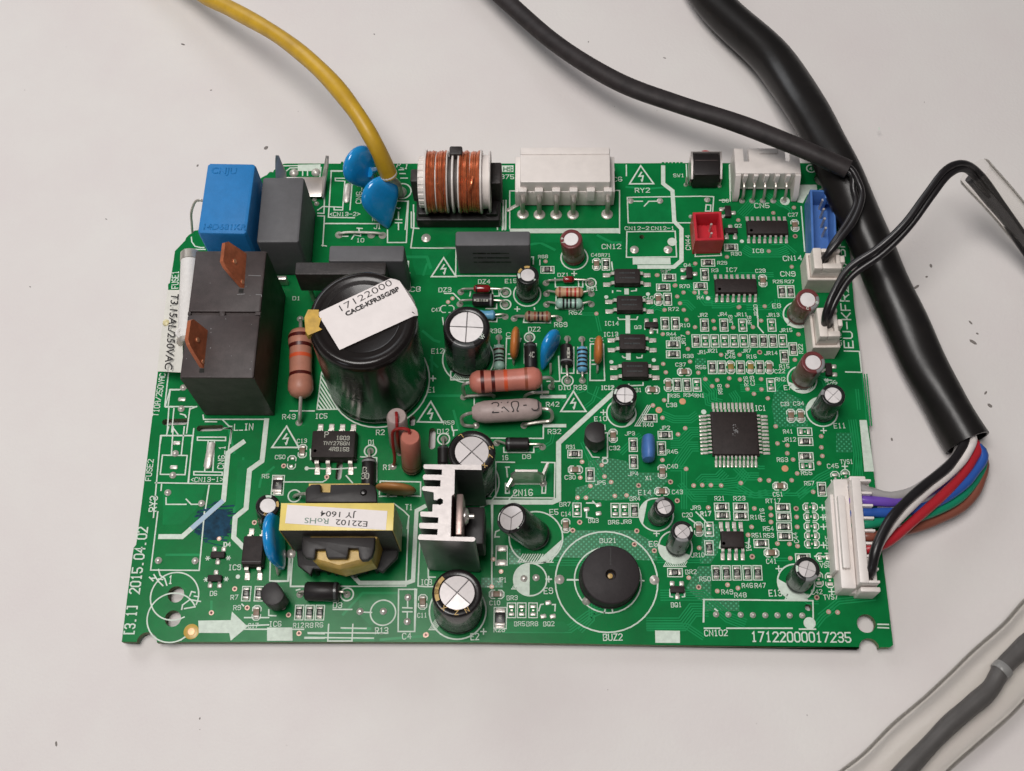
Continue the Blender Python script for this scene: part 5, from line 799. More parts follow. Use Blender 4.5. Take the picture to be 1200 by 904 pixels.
b = MB(); b.tube([Vector(q) for q in [(6.106,9.616,1.62),(6.175,9.526,1.45),(6.24,9.478,1.15)]], .022, 6); b.build('crossing_wire', 'copper', chk); b = MB(); b.tube([Vector(q) for q in [(6.862,9.793,1.62),(6.83,9.617,1.58),(6.778,9.543,1.42)]], .022, 6); b.build('crossing_wire', 'copper', chk)
b = MB(); y0 = cc.y
lx, rx_ = (5.448,10.297,1.15), (7.479,9.97,1.15)
lx0, lx1 = (5.443,10.067,1)[0], (5.66,10.066,1)[0]; rx0, rx1 = (7.208,10.064,1)[0], (7.468,10.063,1)[0]; yt = (5.544,10.329,1.1)[1]; yf = (5.557,9.998,1.1)[1]
b.box((lx0+lx1)/2, (yt+yf)/2, .25, 1.1, lx1-lx0, yt-yf, .03); b.build('ferrite_core', 'ferrite', chk); b = MB(); b.box((rx0+rx1)/2, (yt+yf)/2+.06, .25, 1.1, rx1-rx0, yt-yf+.22, .03)
b.build('ferrite_core', 'ferrite', chk); b = MB(); q0, q1 = (6.333,10.534,1.6), (6.615,10.444,1.58); b.box((q0[0]+q1[0])/2, (q0[1]+q1[1])/2, 1.0, 1.6, q1[0]-q0[0], .22, .03)
b.build('ferrite_core', 'ferrite', chk)
b = MB(); fy = (5.738,9.451)[1]; b.box((lx0+rx1)/2+.02, (fy+y0)/2+.1, .03, .34, rx1-lx0-.12, y0-fy+.2, .04)
for xx in ((5.649,9.427,.45)[0], (7.186,9.426,.45)[0]): b.box(xx+.05, fy+.24, .05, .46, .26, .3, .03)
b.build('bobbin_base', 'blackpl', chk)

# ---------------------------------------------------------------- transformer
ct = [(3.39,2.272,2),(5.543,2.283,2),(5.548,1.743,2),(3.403,1.732,2)]; cx, cy, w_, d_, a = fit(ct); z1 = 2.0
b = MB(); b.box(cx, cy, .45, z1, w_, d_, .03, a); tf = b.build('transformer', 'ferrite', board, 'transformer wrapped in yellow tape with an upside-down white label')
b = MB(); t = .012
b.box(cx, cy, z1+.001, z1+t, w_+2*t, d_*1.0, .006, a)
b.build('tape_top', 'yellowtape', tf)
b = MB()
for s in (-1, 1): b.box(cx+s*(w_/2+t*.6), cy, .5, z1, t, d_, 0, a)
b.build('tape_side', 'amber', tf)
lb = [Vector(q) for q in [(3.506,2.24,2.02),(5.434,2.124,2.02),(5.42,1.748,2.02),(3.493,1.872,2.02)]]
b = MB(); b.rings([[(*q.to_2d(), z1+.0135) for q in lb[::-1]], [(*q.to_2d(), z1+.018) for q in lb[::-1]]]); lab = b.build('paper_label', 'paper', tf)
def flat(a_, c_, z):
    x_ = (Vector(c_)-Vector(a_)); x_.z = 0; x_.normalize(); Y = Matrix((x_, Vector((-x_.y, x_.x, 0)), Vector((0,0,1)))).transposed().to_4x4(); Y.translation = (a_[0], a_[1], z); return Y
for t_, a_, c_, m_, sx in [('E22102', (5.082,1.914,2.02), (4.476,1.953,2.02), 'ink', 1.12), ('RoHS', (4.338,1.966,2.02), (3.876,1.982,2.02), 'inkgreen', 1.12), ('JY 1604', (4.824,2.085,2.02), (4.142,2.123,2.02), 'ink', 1.2)]:
    lettering(t_, .155, flat(a_, c_, z1+.0195), m_, lab, sx, .001, fit_w=(Vector(a_)-Vector(c_)).length)
def flange(pts, z0, zt, name='bobbin_flange', m='blackpl', b_=.03):
    b = MB(); b.prism([q[:2] for q in pts], z0, zt, b_); return b.build(name, m, tf)
flange([(3.799,2.374,1.75),(3.776,2.616,1.75),(3.809,2.686,1.75),(3.883,2.737,1.75),(4.038,2.745,1.75),(4.068,2.729,1.75),(4.083,2.583,1.75),(4.26,2.584,1.75),(4.257,2.739,1.75),(5.05,2.75,1.75),(5.13,2.703,1.75),(5.163,2.623,1.75),(5.185,2.381,1.75)], 1.63, 1.75)
flange([(3.779,1.69,1.72),(3.789,1.421,1.72),(3.822,1.332,1.72),(3.887,1.277,1.72),(4.03,1.262,1.72),(4.063,1.311,1.72),(4.06,1.445,1.72),(4.234,1.45,1.72),(4.272,1.312,1.72),(4.3,1.279,1.72),(4.648,1.281,1.72),(4.679,1.314,1.72),(4.691,1.47,1.72),(4.866,1.467,1.72),(4.898,1.294,1.72),(4.955,1.238,1.72),(5.063,1.246,1.72),(5.146,1.317,1.72),(5.181,1.473,1.72),(5.18,1.697,1.72)], 1.58, 1.72)
flange([(3.625,2.698,.7),(3.608,2.927,.7),(4.977,2.933,.7),(4.989,2.704,.7)], .40, .55); 
fo = [Vector(q) for q in [(3.453,1.732,.55),(3.5,1.428,.55),(3.777,1.222,.55),(3.813,1.361,.55),(4.432,1.295,.55),(4.612,1.331,.55),(4.662,1.25,.55),(5.018,1.391,.55),(5.205,1.3,.55),(5.486,1.603,.55),(5.517,1.931,.55)]]
flange([*fo, (fo[-1].x, cy), (fo[0].x, cy)], .42, .55)
b = MB(); cp = [(4.009,1.561,1.2),(3.948,1.322,1.2),(3.985,1.277,1.2),(4.494,1.134,1.2),(4.755,1.203,1.2),(5.104,1.295,1.2),(5.151,1.454,1.2),(5.214,1.75,1.2),(5.118,1.865,1.2),(3.775,1.858,1.2)]
b.rings([[(q[0]+(q[0]-cp[0][0])*0, q[1]+.06, .6) for q in cp], [(q[0], q[1]+.03, 1.1) for q in cp], [(q[0], q[1], 1.46) for q in cp], [(q[0]*1.0, q[1]+.05, 1.56) for q in cp]]); b.build('coil_tape', 'amber', tf)
b = MB(); cb = [(3.83,2.483,1.4),(3.807,2.799,1.4),(5.002,2.804,1.4),(5.02,2.488,1.4)]; b.prism([q[:2] for q in cb], .6, 1.6); b.build('coil_tape', 'amber', tf)
for q in [(3.834,1.381),(4.042,1.406),(4.206,1.383),(4.415,1.396),(4.604,1.338),(4.809,1.422),(5.04,1.435)]: leg(tf, [(q[0], q[1]+.12, .5), (q[0], q[1], .25), (q[0], q[1], -.1)], .035, 'blackpl', 'pin')
leg(tf, [Vector(q) for q in [(3.537,2.941,.5),(3.38,2.992,.3),(3.257,3.007,.15),(3.187,3.034,-.05)]], .035, 'tin', 'pin')
q = (3.236,1.806); b = MB(); b.lathe([(.10, .003), (.08, .02), (.04, .04), (.001, .045)], 12, Matrix.Translation((q[0], q[1], 0))); b.build('solder_joint', 'tin', tf)
b = MB(); b.lathe([(.07, 0), (.05, .05), (.001, .06)], 10, Matrix.Translation((4.915,2.575,1.75))); b.build('varnish_drop', 'bigcap', tf)

# ---------------------------------------------------------------- heatsink and regulator
HZ = 2.42
prof = [(6.133,2.926,2.42),(7.226,2.922,2.42),(7.235,2.819,2.42),(6.725,2.826,2.42),(6.73,2.348,2.42),(6.682,2.303,2.42),(6.684,1.514,2.42),(7.118,1.508,2.42),(7.144,1.486,2.42),(7.141,1.443,2.42),(7.109,1.421,2.42),(6.095,1.452,2.42),(6.079,1.48,2.42),(6.085,1.524,2.42),(6.112,1.555,2.42),(6.436,1.545,2.42),(6.441,1.657,2.42),(6.107,1.67,2.42),(6.091,1.708,2.42),(6.093,1.765,2.42),(6.118,1.776,2.42),(6.443,1.771,2.42),(6.446,1.881,2.42),(6.113,1.901,2.42),(6.103,1.941,2.42),(6.109,1.994,2.42),(6.329,1.991,2.42),(6.33,2.135,2.42),(6.416,2.135,2.42),(6.474,2.124,2.42),(6.522,2.158,2.42),(6.524,2.225,2.42),(6.469,2.258,2.42),(6.417,2.235,2.42),(6.407,2.217,2.42),(6.348,2.224,2.42),(6.339,2.373,2.42),(6.131,2.408,2.42),(6.113,2.44,2.42),(6.12,2.476,2.42),(6.139,2.491,2.42),(6.462,2.486,2.42),(6.464,2.612,2.42),(6.145,2.62,2.42),(6.122,2.661,2.42),(6.131,2.706,2.42),(6.152,2.724,2.42),(6.482,2.719,2.42),(6.483,2.825,2.42),(6.147,2.838,2.42),(6.126,2.876,2.42)]
P_ = [q[:2] for q in prof]; ar = sum(P_[i][0]*P_[(i+1) % len(P_)][1]-P_[(i+1) % len(P_)][0]*P_[i][1] for i in range(len(P_)))
if ar < 0: P_ = P_[::-1]
n = len(P_); vs = [(*q, .12) for q in P_] + [(*q, HZ) for q in P_]
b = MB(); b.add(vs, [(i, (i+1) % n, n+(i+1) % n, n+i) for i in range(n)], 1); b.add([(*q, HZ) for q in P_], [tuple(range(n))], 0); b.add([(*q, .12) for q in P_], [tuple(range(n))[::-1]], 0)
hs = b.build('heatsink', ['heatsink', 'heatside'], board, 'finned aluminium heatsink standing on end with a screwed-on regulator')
tb0, tb1 = (6.794,2.441,2.2), (6.817,1.589,2.2); xl = (6.724,2.059,2.2)[0]; xr = (6.879,2.059,2.2)[0]
b = MB(); b.box((xl+xr)/2+.02, (tb0[1]+tb1[1])/2, .9, 2.2, .13, tb0[1]-tb1[1]-.05, .02); reg = b.build('regulator', 'regtab', board, 'flat regulator screwed to the side of the heatsink')
b = MB(); bx = (6.864,2.393,1.7)[0]; b.box(xr+.2, (tb0[1]+tb1[1])/2, .55, 1.45, .36, tb0[1]-tb1[1]-.1, .03); b.build('regulator_body', 'blackpl', reg)
b = MB(); b.box(xl-.045, (tb0[1]+tb1[1])/2, .8, 2.3, .02, tb0[1]-tb1[1]+.04, 0); b.build('insulating_pad', 'bandbrown', reg)
sc = Vector((6.968,2.074,1.85)); X = axis((xr, sc.y, 1.85), (xr+1, sc.y, 1.85)); b = MB(); b.lathe([(.17, 0), (.17, .04), (.13, .09), (.05, .11), (.001, .11)], 18, X); b.lathe([(.05, .10), (.05, .2), (.001, .21)], 12, X); b.build('screw', 'plate', reg)
for k in (-1, 0, 1): leg(reg, [(xr+.15, (tb0[1]+tb1[1])/2+k*.25, .6), (xr+.15, (tb0[1]+tb1[1])/2+k*.25, -.2)], .04)

# ---------------------------------------------------------------- resistors and diodes lying along an axis
def axial(name, p0, p1, r, m, bands, label, leads=(), bulge=.12, lead='steel', lr=.026, ends='dumb', joint=True):
    p0, p1 = Vector(p0), Vector(p1); X = axis(p0, p1); L = (p1-p0).length
    if ends == 'dumb': prof = [(.001, -.02), (r*.45, -.01), (r*.8, L*.03), (r*1.0, L*.10), (r*1.0, L*.20), (r*(1-bulge), L*.30), (r*(1-bulge), L*.70), (r, L*.80), (r, L*.90), (r*.8, L*.97), (r*.45, L+.01), (.001, L+.02)]
    elif ends == 'flat': prof = [(.001, 0), (r*.86, 0), (r, L*.05), (r, L*.95), (r*.86, L), (.001, L)]
    else: prof = [(.001, 0), (r*.5, 0.0), (r*.85, L*.07), (r, L*.18), (r, L*.82), (r*.85, L*.93), (r*.5, L), (.001, L)]
    b = MB(); b.lathe(prof, 24, X); o = b.build(name, m, board, label)
    def rad(t):
        z = t*L
        for (ra, za), (rb, zb) in zip(prof, prof[1:]):
            if za <= z <= zb: return ra + (rb-ra)*((z-za)/max(1e-6, zb-za))
        return r
    for t, wd, bm in bands:
        q = MB(); q.rings([[((rad(t_)+.004)*math.cos(2*math.pi*i/24), (rad(t_)+.004)*math.sin(2*math.pi*i/24), t_*L) for i in range(24)] for t_ in (t-wd/2, t+wd/2)], 0, X, False, False); q.build('colour_band', bm, o)
    for l in leads: leg(o, l, lr, lead)
    if joint:
        for l in leads: solder(o, l[-1], .075)
    return o
def lead2(p0, p1, e0, e1):
    p0, p1, e0, e1 = Vector(p0), Vector(p1), Vector((*e0[:2], -.05)), Vector((*e1[:2], -.05)); d = (p1-p0).normalized()
    def l(a, e, s):
        m = a.lerp(Vector((e.x, e.y, a.z)), .7); return [a - d*.02*s, m, Vector((e.x, e.y, a.z*.7)).lerp(m, .25), Vector((e.x, e.y, a.z*.35)), e]
    return [l(p0, e0, -1), l(p1, e1, 1)]
def small(name, k, m, bands, label, p0, p1, e0, e1, r, ends='dumb', bulge=.12, **kw):
    return axial(name, p0, p1, r, m, bands, label, lead2(p0, p1, e0, e1), bulge, 'steel', .024, ends, **kw)
bb = lambda *q: [(t, .075, c) for t, c in q]
axial('power_resistor', (3.137,6.679,.42), (3.256,5.124,.42), .27, 'pinkdull', [(.13,.05,'bandbrown'),(.27,.05,'bandbrown'),(.43,.055,'bandorange'),(.70,.05,'bandbrown')], 'pink banded resistor lying between the relay and the large capacitor', [[Vector((3.257,5.116,.42)), Vector((3.253,4.857,.35)), Vector((3.229,4.711,.2)), Vector((3.179,4.683,-.05))], [Vector((3.136,6.688,.42)), Vector((3.095,6.944,.3)), Vector((3.017,7.146,-.05))]], .10, 'steel', .04)
pa, pb = (6.871,5.312,.75), (8.366,5.419,.75)
axial('power_resistor', pa, pb, .245, 'pink', [(.175,.05,'bandbrown'),(.325,.05,'bandbrown'),(.50,.05,'bandorange'),(.785,.04,'bandtan')], 'pink banded resistor raised above the grey printed one', [[Vector(pa), Vector((6.761,5.304,.7)), Vector((6.705,5.309,.5)), Vector((6.713,5.276,.15)), Vector((6.692,5.287,-.05))], [Vector(pb), Vector((8.536,5.444,.7)), Vector((8.601,5.47,.5)), Vector((8.594,5.457,.2)), Vector((8.578,5.531,-.05))]], .06, 'steel', .038)
b = MB(); b.tube([Vector(q) for q in [(6.692,5.256,.1),(6.859,5.26,.14),(7.227,5.257,.2),(7.352,5.27,.12),(7.34,5.272,.04)]], .035, 8); b.build('jumper_wire', 'steel', board); b = MB(); b.tube([Vector(q) for q in [(8.521,5.299,.25),(8.212,5.268,.3),(8.048,5.259,.2),(8.001,5.26,.05)]], .035, 8); b.build('jumper_wire', 'steel', board)
pa, pb = (6.912,4.759,.42), (8.367,4.86,.42)
o = axial('power_resistor', pa, pb, .24, 'greyres', [], 'grey resistor printed 2K ohm, lying under the raised pink one', [[Vector(pa), Vector((6.781,4.709,.45)), Vector((6.683,4.689,.3)), Vector((6.711,4.603,.12)), Vector((6.872,4.59,.08)), Vector((6.974,4.63,-.05))], [Vector(pb), Vector((8.519,4.829,.45)), Vector((8.592,4.772,.35)), Vector((8.558,4.695,.15)), Vector((8.286,4.655,.15)), Vector((8.033,4.617,.12)), Vector((7.995,4.633,-.05))]], .05, 'steel', .038, 'round')
u = (Vector(pb)-Vector(pa)).normalized(); g = MB(); X = axis(pa, pb)
def on_body(txt, s0, ang0, hh, rr):
    for k, ch in enumerate(txt):
        if ch == 'O': pls = ['001011 0305163645433130 40'.replace(' ','')] ; pls = ['0010110305163645433130', '3040']
        elif ch == '.': pls = ['13332313']
        else: pls = GL.get(ch, '').split()
        for pl in pls:
            q = [(s0 + k*hh*.88 + int(pl[i])/4*hh*.62, ang0 - int(pl[i+1])/6*hh/rr) for i in range(0, len(pl)-1, 2)]
            for (s1, a1), (s2, a2) in zip(q, q[1:]):
                d = Vector((s2-s1, (a2-a1)*rr))
                if d.length < 1e-6: continue
                d.normalize(); nn = Vector((-d.y, d.x))*.012
                g.add([(rr*math.cos(A), rr*math.sin(A), s_) for s_, A in [(s1+nn.x, a1+nn.y/rr), (s1-nn.x, a1-nn.y/rr), (s2-nn.x, a2-nn.y/rr), (s2+nn.x, a2+nn.y/rr)]], [(0,1,2,3)], 0, X)
up_a = math.atan2((X.inverted().to_3x3() @ Vector((0,.15,1))).y, (X.inverted().to_3x3() @ Vector((0,.15,1))).x)
on_body('2KO.J', .42, up_a+.62, .235, .247); g.build('printed_value', 'ink', o)
# two resistors standing on end
def standing(base, top, r, m, bands, label, leadpts):
    return axial('power_resistor', base, top, r, m, bands, label, [leadpts], .06, 'redlead', .034, 'flat')
standing((5.65,3.649,.08), (5.73,3.878,1.35), .205, 'pink', [(.10,.05,'bandbrown'),(.22,.025,'bandtan')], 'pink resistor standing on end with its red lead bent over', [Vector((5.712,3.955,1.36)), Vector((5.692,3.988,1.46)), Vector((5.528,4.012,1.45)), Vector((5.357,4.034,1.2)), Vector((5.319,3.914,.8)), Vector((5.31,3.78,.3)), Vector((5.246,3.702,-.05))])
standing((5.375,4.152,.08), (5.436,4.325,1.35), .21, 'greyres', [(.3,.06,'greyres')], 'grey resistor standing on end behind the pink standing one', [Vector((5.43,4.377,1.4)), Vector((5.451,4.245,1.45)), Vector((5.447,4.098,1.3)), Vector((5.414,3.976,.8)), Vector((5.376,4.008,-.05))])
# small ones
small('zener_diode', 0, 'glassred', bb((.18,'bandblack')), 'red glass diode in front of the long grey box capacitor', (6.858,7.818,.16), (7.229,7.818,.16), (6.562,7.809), (7.563,7.801), .09, 'round')
o = small('rectifier_diode', 0, 'blackpl', bb((.88,'stripe')), 'black printed diode just in front of the red glass diode', (6.842,7.532,.18), (7.302,7.524,.18), (6.55,7.511), (7.559,7.503), .14, 'flat')
q = MB(); bars(q, (6.898,7.454,.32), (7.202,7.445,.32), .07, .3215, 5); q.build('worn_print', 'smdmark', o, None, 'stuff')
small('small_resistor', 0, 'blueres', [], 'small blue resistor half hidden by the thick capacitor', (6.983,7.173,.15), (7.339,7.174,.15), (6.895,7.246), (7.563,7.203), .11)
small('small_resistor', 0, 'brownres', bb((.15,'bandbrown'),(.38,'bandtan'),(.52,'bandblack'),(.68,'bandbrown'),(.86,'bandtan')), 'brown banded resistor lying alone below the row of small diodes', (8.01,7.148,.15), (8.561,7.14,.15), (7.762,7.159), (8.753,7.151), .115)
small('zener_diode', 0, 'glassred', bb((.85,'bandblack')), 'tiny red glass diode in front of the slim brown capacitor', (8.842,8.057,.13), (9.089,8.067,.13), (8.463,8.039), (9.465,8.04), .075, 'round')
small('small_resistor', 0, 'tanres', bb((.14,'bandtan'),(.42,'bandred'),(.56,'bandtan'),(.72,'bandred'),(.88,'bandtan')), 'tan resistor with red bands, behind the pale green one', (8.681,7.725,.17), (9.275,7.721,.17), (8.475,7.77), (9.473,7.771), .115)
small('small_resistor', 0, 'mintres', bb((.28,'bandblack'),(.42,'bandblack'),(.56,'bandblack'),(.74,'bandblack')), 'pale green resistor with black bands, lying beside the tan one', (8.688,7.461,.15), (9.257,7.457,.15), (8.475,7.504), (9.469,7.513), .115)
small('small_resistor', 0, 'mintres', bb((.22,'bandbrown'),(.42,'bandblack'),(.56,'bandblack'),(.70,'bandblack')), 'green-grey banded resistor beside the first orange disc', (7.437,6.438,.15), (7.457,5.876,.15), (7.432,6.7), (7.457,5.822), .12)
o = small('rectifier_diode', 0, 'blackpl', bb((.12,'stripeblack')), 'black printed diode between the orange disc and the blue disc', (8.12,6.469,.16), (8.135,5.874,.16), (8.102,6.701), (8.153,5.803), .135, 'flat')
q = MB(); T('4C', (8.103,6.095,.3), (8.212,6.095,.3), .12, .014, q, .302); q.build('lettering', 'smdmark', o)
o = small('rectifier_diode', 0, 'blackpl', bb((.82,'stripe')), 'black diode with a grey end band beside the blue disc', (8.907,6.436,.16), (8.905,5.96,.16), (8.936,6.672), (8.929,5.67), .135, 'flat')
q = MB(); bars(q, (8.946,6.308,.3), (8.945,6.055,.3), .07, .302, 3); q.build('worn_print', 'smdmark', o, None, 'stuff')
small('small_resistor', 0, 'blueres', bb((.18,'bandblack'),(.34,'bandblack'),(.50,'bandblack'),(.66,'bandblack'),(.85,'bandblack')), 'pale blue resistor with many dark bands', (9.25,6.398,.15), (9.244,5.826,.15), (9.25,6.66), (9.251,5.679), .115)
small('rectifier_diode', 0, 'blackpl', bb((.14,'stripeblack')), 'black diode behind the standing metal tab clip', (7.615,4.153,.18), (8.106,4.151,.18), (7.42,4.238), (8.389,4.152), .14, 'flat')
small('rectifier_diode', 0, 'blackpl', bb((.1,'stripeblack')), 'black diode mostly hidden by the thick capacitor at the heatsink', (6.301,4.087,.16), (6.314,3.697,.16), (6.301,4.323), (6.304,3.632), .12, 'flat')
o = small('rectifier_diode', 0, 'blackpl', bb((.10,'stripe')), 'black diode printed B 30 behind the transformer', (4.75,3.812,.16), (4.766,3.189,.16), (4.747,4.048), (4.749,3.122), .145, 'flat')
q = MB(); T('B', (4.661,3.46,.31), (4.744,3.46,.31), .12, .016, q, .3115); T('30', (4.639,3.327,.31), (4.796,3.327,.31), .12, .016, q, .3115); q.build('lettering', 'smdmark', o)
small('rectifier_diode', 0, 'blackpl', bb((.90,'stripeblack')), 'stout black diode lying in front of the transformer', (3.629,.986,.2), (4.31,.983,.2), (3.486,.966), (4.441,.972), .19, 'flat')
b = MB(); b.tube([Vector(q) for q in [(3.732,9.298,-.05),(3.763,9.257,.08),(3.964,9.267,.12),(4.251,9.267,.12),(4.578,9.257,.12),(4.729,9.247,.08),(4.729,9.283,-.05)]], .03, 8); o = b.build('jumper_wire', 'tin', board)
for q in [(3.741,9.27),(4.481,9.265),(4.736,9.255)]: solder(o, q, .09)

# dipped disc capacitors
def disc(name, c, n_, rad, thick, m, label, leads, ry=1.0, neck=None, tear=None, pw=.55):
    c = Vector(c); n_ = Vector(n_).normalized(); X = axis(c-n_, c); X.translation = c
    prof = []
    for i in range(13):
        t = -math.pi/2 + math.pi*i/12; prof.append((max(.001, rad*abs(math.cos(t))**pw if abs(math.cos(t)) > 1e-4 else .001), thick/2*math.sin(t)))
    b = MB(); b.lathe(prof, 28, X)
    if tear:
        td = (Vector(tear[0])-c); td = (td - n_*td.dot(n_)).normalized(); nv = []
        for v in b.v:
            e = Vector(v)-c; t = e.dot(td)/rad
            if t > 0: e = e - (e - td*e.dot(td) - n_*e.dot(n_))*min(.75, .62*t*t); e += td*rad*tear[1]*t**1.6; e -= n_*e.dot(n_)*.3*t
            nv.append(tuple(c+e))
        b.v = nv
    if ry != 1.0:
        b.v = [(v[0], v[1], c.z+(v[2]-c.z)*ry) for v in b.v]
    if neck:
        for p_, q_ in neck: b.tube([p_, Vector(p_).lerp(Vector(q_), .5), q_], lambda t: thick*.48*(1-t*.55), 10)
    o = b.build(name, m, board, label)
    for l in leads: leg(o, l, .026)
    return o
def disc_std(c, n_, rad, thick, m, label, foot, name='disc_capacitor', **kw):
    c = Vector(c); f = [Vector((*q[:2], -.05)) for q in foot]
    return disc(name, c, n_, rad, thick, m, label, [[Vector((q.x, q.y, c.z-rad*.8)).lerp(Vector((c.x, c.y, c.z)), .25), Vector((q.x, q.y, .12)), q] for q in f], **kw)
disc_std((7.794,6.371,.42), (1, -.08, .0), .36, .19, 'orangecap', 'orange disc capacitor seen on edge, nearer the thick capacitor', [(7.762,6.056), (7.728,6.636)])
disc_std((9.587,6.222,.4), (1, -.05, .0), .31, .19, 'orangecap', 'orange disc capacitor seen on edge, beside the optocouplers', [(9.571,5.87), (9.583,6.596)])
disc_std((8.558,6.315,.5), (.86, -.50, .18), .34, .22, 'bluedip', 'blue teardrop disc capacitor between two black diodes', [(8.561,5.825), (8.445,6.079)], tear=((8.433,5.803,.1), .8), pw=.42)
disc_std((4.274,10.457,1.05), (.78, -.60, .30), .46, .26, 'bluedip', 'blue disc capacitor behind the other one, at the yellow wire', [(4.543,10.759), (4.317,10.545)], neck=[((4.46,10.405,.85), (4.612,10.56,.7))], tear=((4.371,10.391,.25), .75), pw=.42)
disc_std((4.746,9.816,.8), (.60, -.72, .40), .47, .27, 'bluedip', 'blue disc capacitor in front of the yellow wire end', [(4.907,10.332), (4.838,9.611)], neck=[((4.898,9.994,.7), (4.994,10.087,.45))], tear=((4.863,9.482,.12), .95), pw=.42)
disc_std((3.012,1.938,.65), (1, .10, .12), .55, .235, 'bluedip', 'tall blue disc capacitor seen on edge beside the transformer', [(3.019,1.371), (2.957,1.962)], tear=((2.992,1.468,.12), .35), pw=.28)
disc_std((5.38,3.079,.42), (.08, 1, .12), .42, .19, 'tandip', 'tan disc capacitor seen on edge beside the heatsink fins', [(5.515,3.047), (5.176,3.045)])
b = MB(); p0, p1 = Vector((10.605,4.333,.48)), Vector((10.592,3.729,.4)); hl = .22
rs = []
for i in range(13):
    t = i/12; w2 = math.sin(math.pi*t)**.14 if 0 < t < 1 else .02; cq = p0.lerp(p1, t); rs.append([(cq.x+.145*w2*math.cos(2*math.pi*j/18), cq.y, .28+.25*w2*math.sin(2*math.pi*j/18)) for j in range(18)])
b.rings(rs); o = b.build('ceramic_resonator', 'bluedull', board, 'matt blue resonator standing beside the square chip')
for q in [p0.lerp(p1, .2), p0.lerp(p1, .5), p0.lerp(p1, .8)]: leg(o, [(q.x, q.y, .2), (q.x, q.y, -.1)], .026)

# TO-92 transistors: a round-backed body on three legs
def to92(c, rr, z0, z1, ang, label, foot):
    pts = arc(0, 0, rr, -140, 140, 22); cs, sn = math.cos(R(ang)), math.sin(R(ang)); pl = [(c[0]+x*cs-y*sn, c[1]+x*sn+y*cs) for x, y in pts]
    b = MB(); b.prism(pl, z0, z1, .015); o = b.build('transistor', 'blackpl', board, label)
    for k in (-1, 0, 1):
        q = (c[0]-k*.127*math.sin(R(ang)), c[1]+k*.127*math.cos(R(ang))); leg(o, [(q[0], q[1], z0+.05), (q[0], q[1], -.1)], .025); solder(o, q, .07)
to92((9.495,4.225,.72), .235, .22, .72, 182, 'black transistor with a round back, beside a tiny tan chip capacitor', 0)
to92((3.082,.817,.72), .235, .20, .72, 215, 'black transistor with a round back, in front of the tall optocoupler', 0)

# ---------------------------------------------------------------- connectors and switch
def wallbox(b, cx, cy, z0, z1, w_, d_, t, rot=0, floor=.12, mi=0, notch=None):   # open-topped shell
    cs, sn = math.cos(rot), math.sin(rot); P = lambda x, y: (cx+x*cs-y*sn, cy+x*sn+y*cs)
    o_ = [P(-w_/2,-d_/2), P(w_/2,-d_/2), P(w_/2,d_/2), P(-w_/2,d_/2)]; i_ = [P(-w_/2+t,-d_/2+t), P(w_/2-t,-d_/2+t), P(w_/2-t,d_/2-t), P(-w_/2+t,d_/2-t)]
    o2 = inset(o_, .015)
    i2 = [P(-w_/2+t-.01,-d_/2+t-.01), P(w_/2-t+.01,-d_/2+t-.01), P(w_/2-t+.01,d_/2-t+.01), P(-w_/2+t-.01,d_/2-t+.01)]
    b.rings([[(*p, z0) for p in o_], [(*p, z1-.015) for p in o_], [(*p, z1) for p in o2], [(*p, z1) for p in i2], [(*p, z1-.015) for p in i_], [(*p, z0+floor) for p in i_]], mi)
# five-pin VH style header lying on its side
A, B_ = (7.883,10.936,1), (9.892,10.931,1); F0 = (7.89,10.038,.98); x0, x1 = A[0], B_[0]; yb, yf = A[1], F0[1]
o_ = MB(); o_.box((x0+x1)/2, (yb+yf)/2, .12, 1.0, x1-x0, yb-yf, .03); cn = o_.build('pin_header', 'white', board, 'long white five-pin connector at the back board edge')
b = MB(); yl = (7.885,10.756,1)[1]; b.box((x0+x1)/2, (yb+yl)/2, 1.0005, 1.02, x1-x0-.02, yb-yl, .015); b.build('rim', 'white', cn)
b = MB(); yy = yf-.10;
px_ = [(7.937,10.114,.6)[0], (8.301,10.114,.6)[0], (8.685,10.113,.6)[0], (9.073,10.112,.6)[0], (9.461,10.112,.6)[0], (9.844,10.111,.6)[0]]
wl, wr = (7.761,10.192,.55), (10.01,10.189,.55)
b.box((wl[0]+wr[0])/2, (yf+yb)/2, .05, .62, wr[0]-wl[0], yb-yf+.04, .02)
for k in range(6): b.box(px_[k], yf-.06, .40, .80, .19, .12, .02)
b.build('pin_shelf', 'white', cn)
for k in (0, 1, 2, 3, 5):
    foot = [(7.932,9.806), (8.31,9.797), (8.692,9.796), (9.078,9.796), None, (9.857,9.804)][k]
    leg(cn, [(px_[k], yf+.1, .62), (px_[k], yf-.13, .62), (px_[k]+.01, yf-.24, .58), (foot[0], foot[1], .40), (foot[0], foot[1], -.15)], .055, 'steel', 'pin', 8)
    b = MB(); b.lathe([(.135, .003), (.12, .02), (.09, .025), (.06, .05), (.001, .05)], 16, Matrix.Translation((foot[0], foot[1], 0))); b.build('solder_joint', 'tin', cn)
b = MB(); b.box((7.712,9.982)[0], (7.712,9.982)[1], .003, .03, .34, .08, .01, .55); b.build('solder_trail', 'tin', cn)
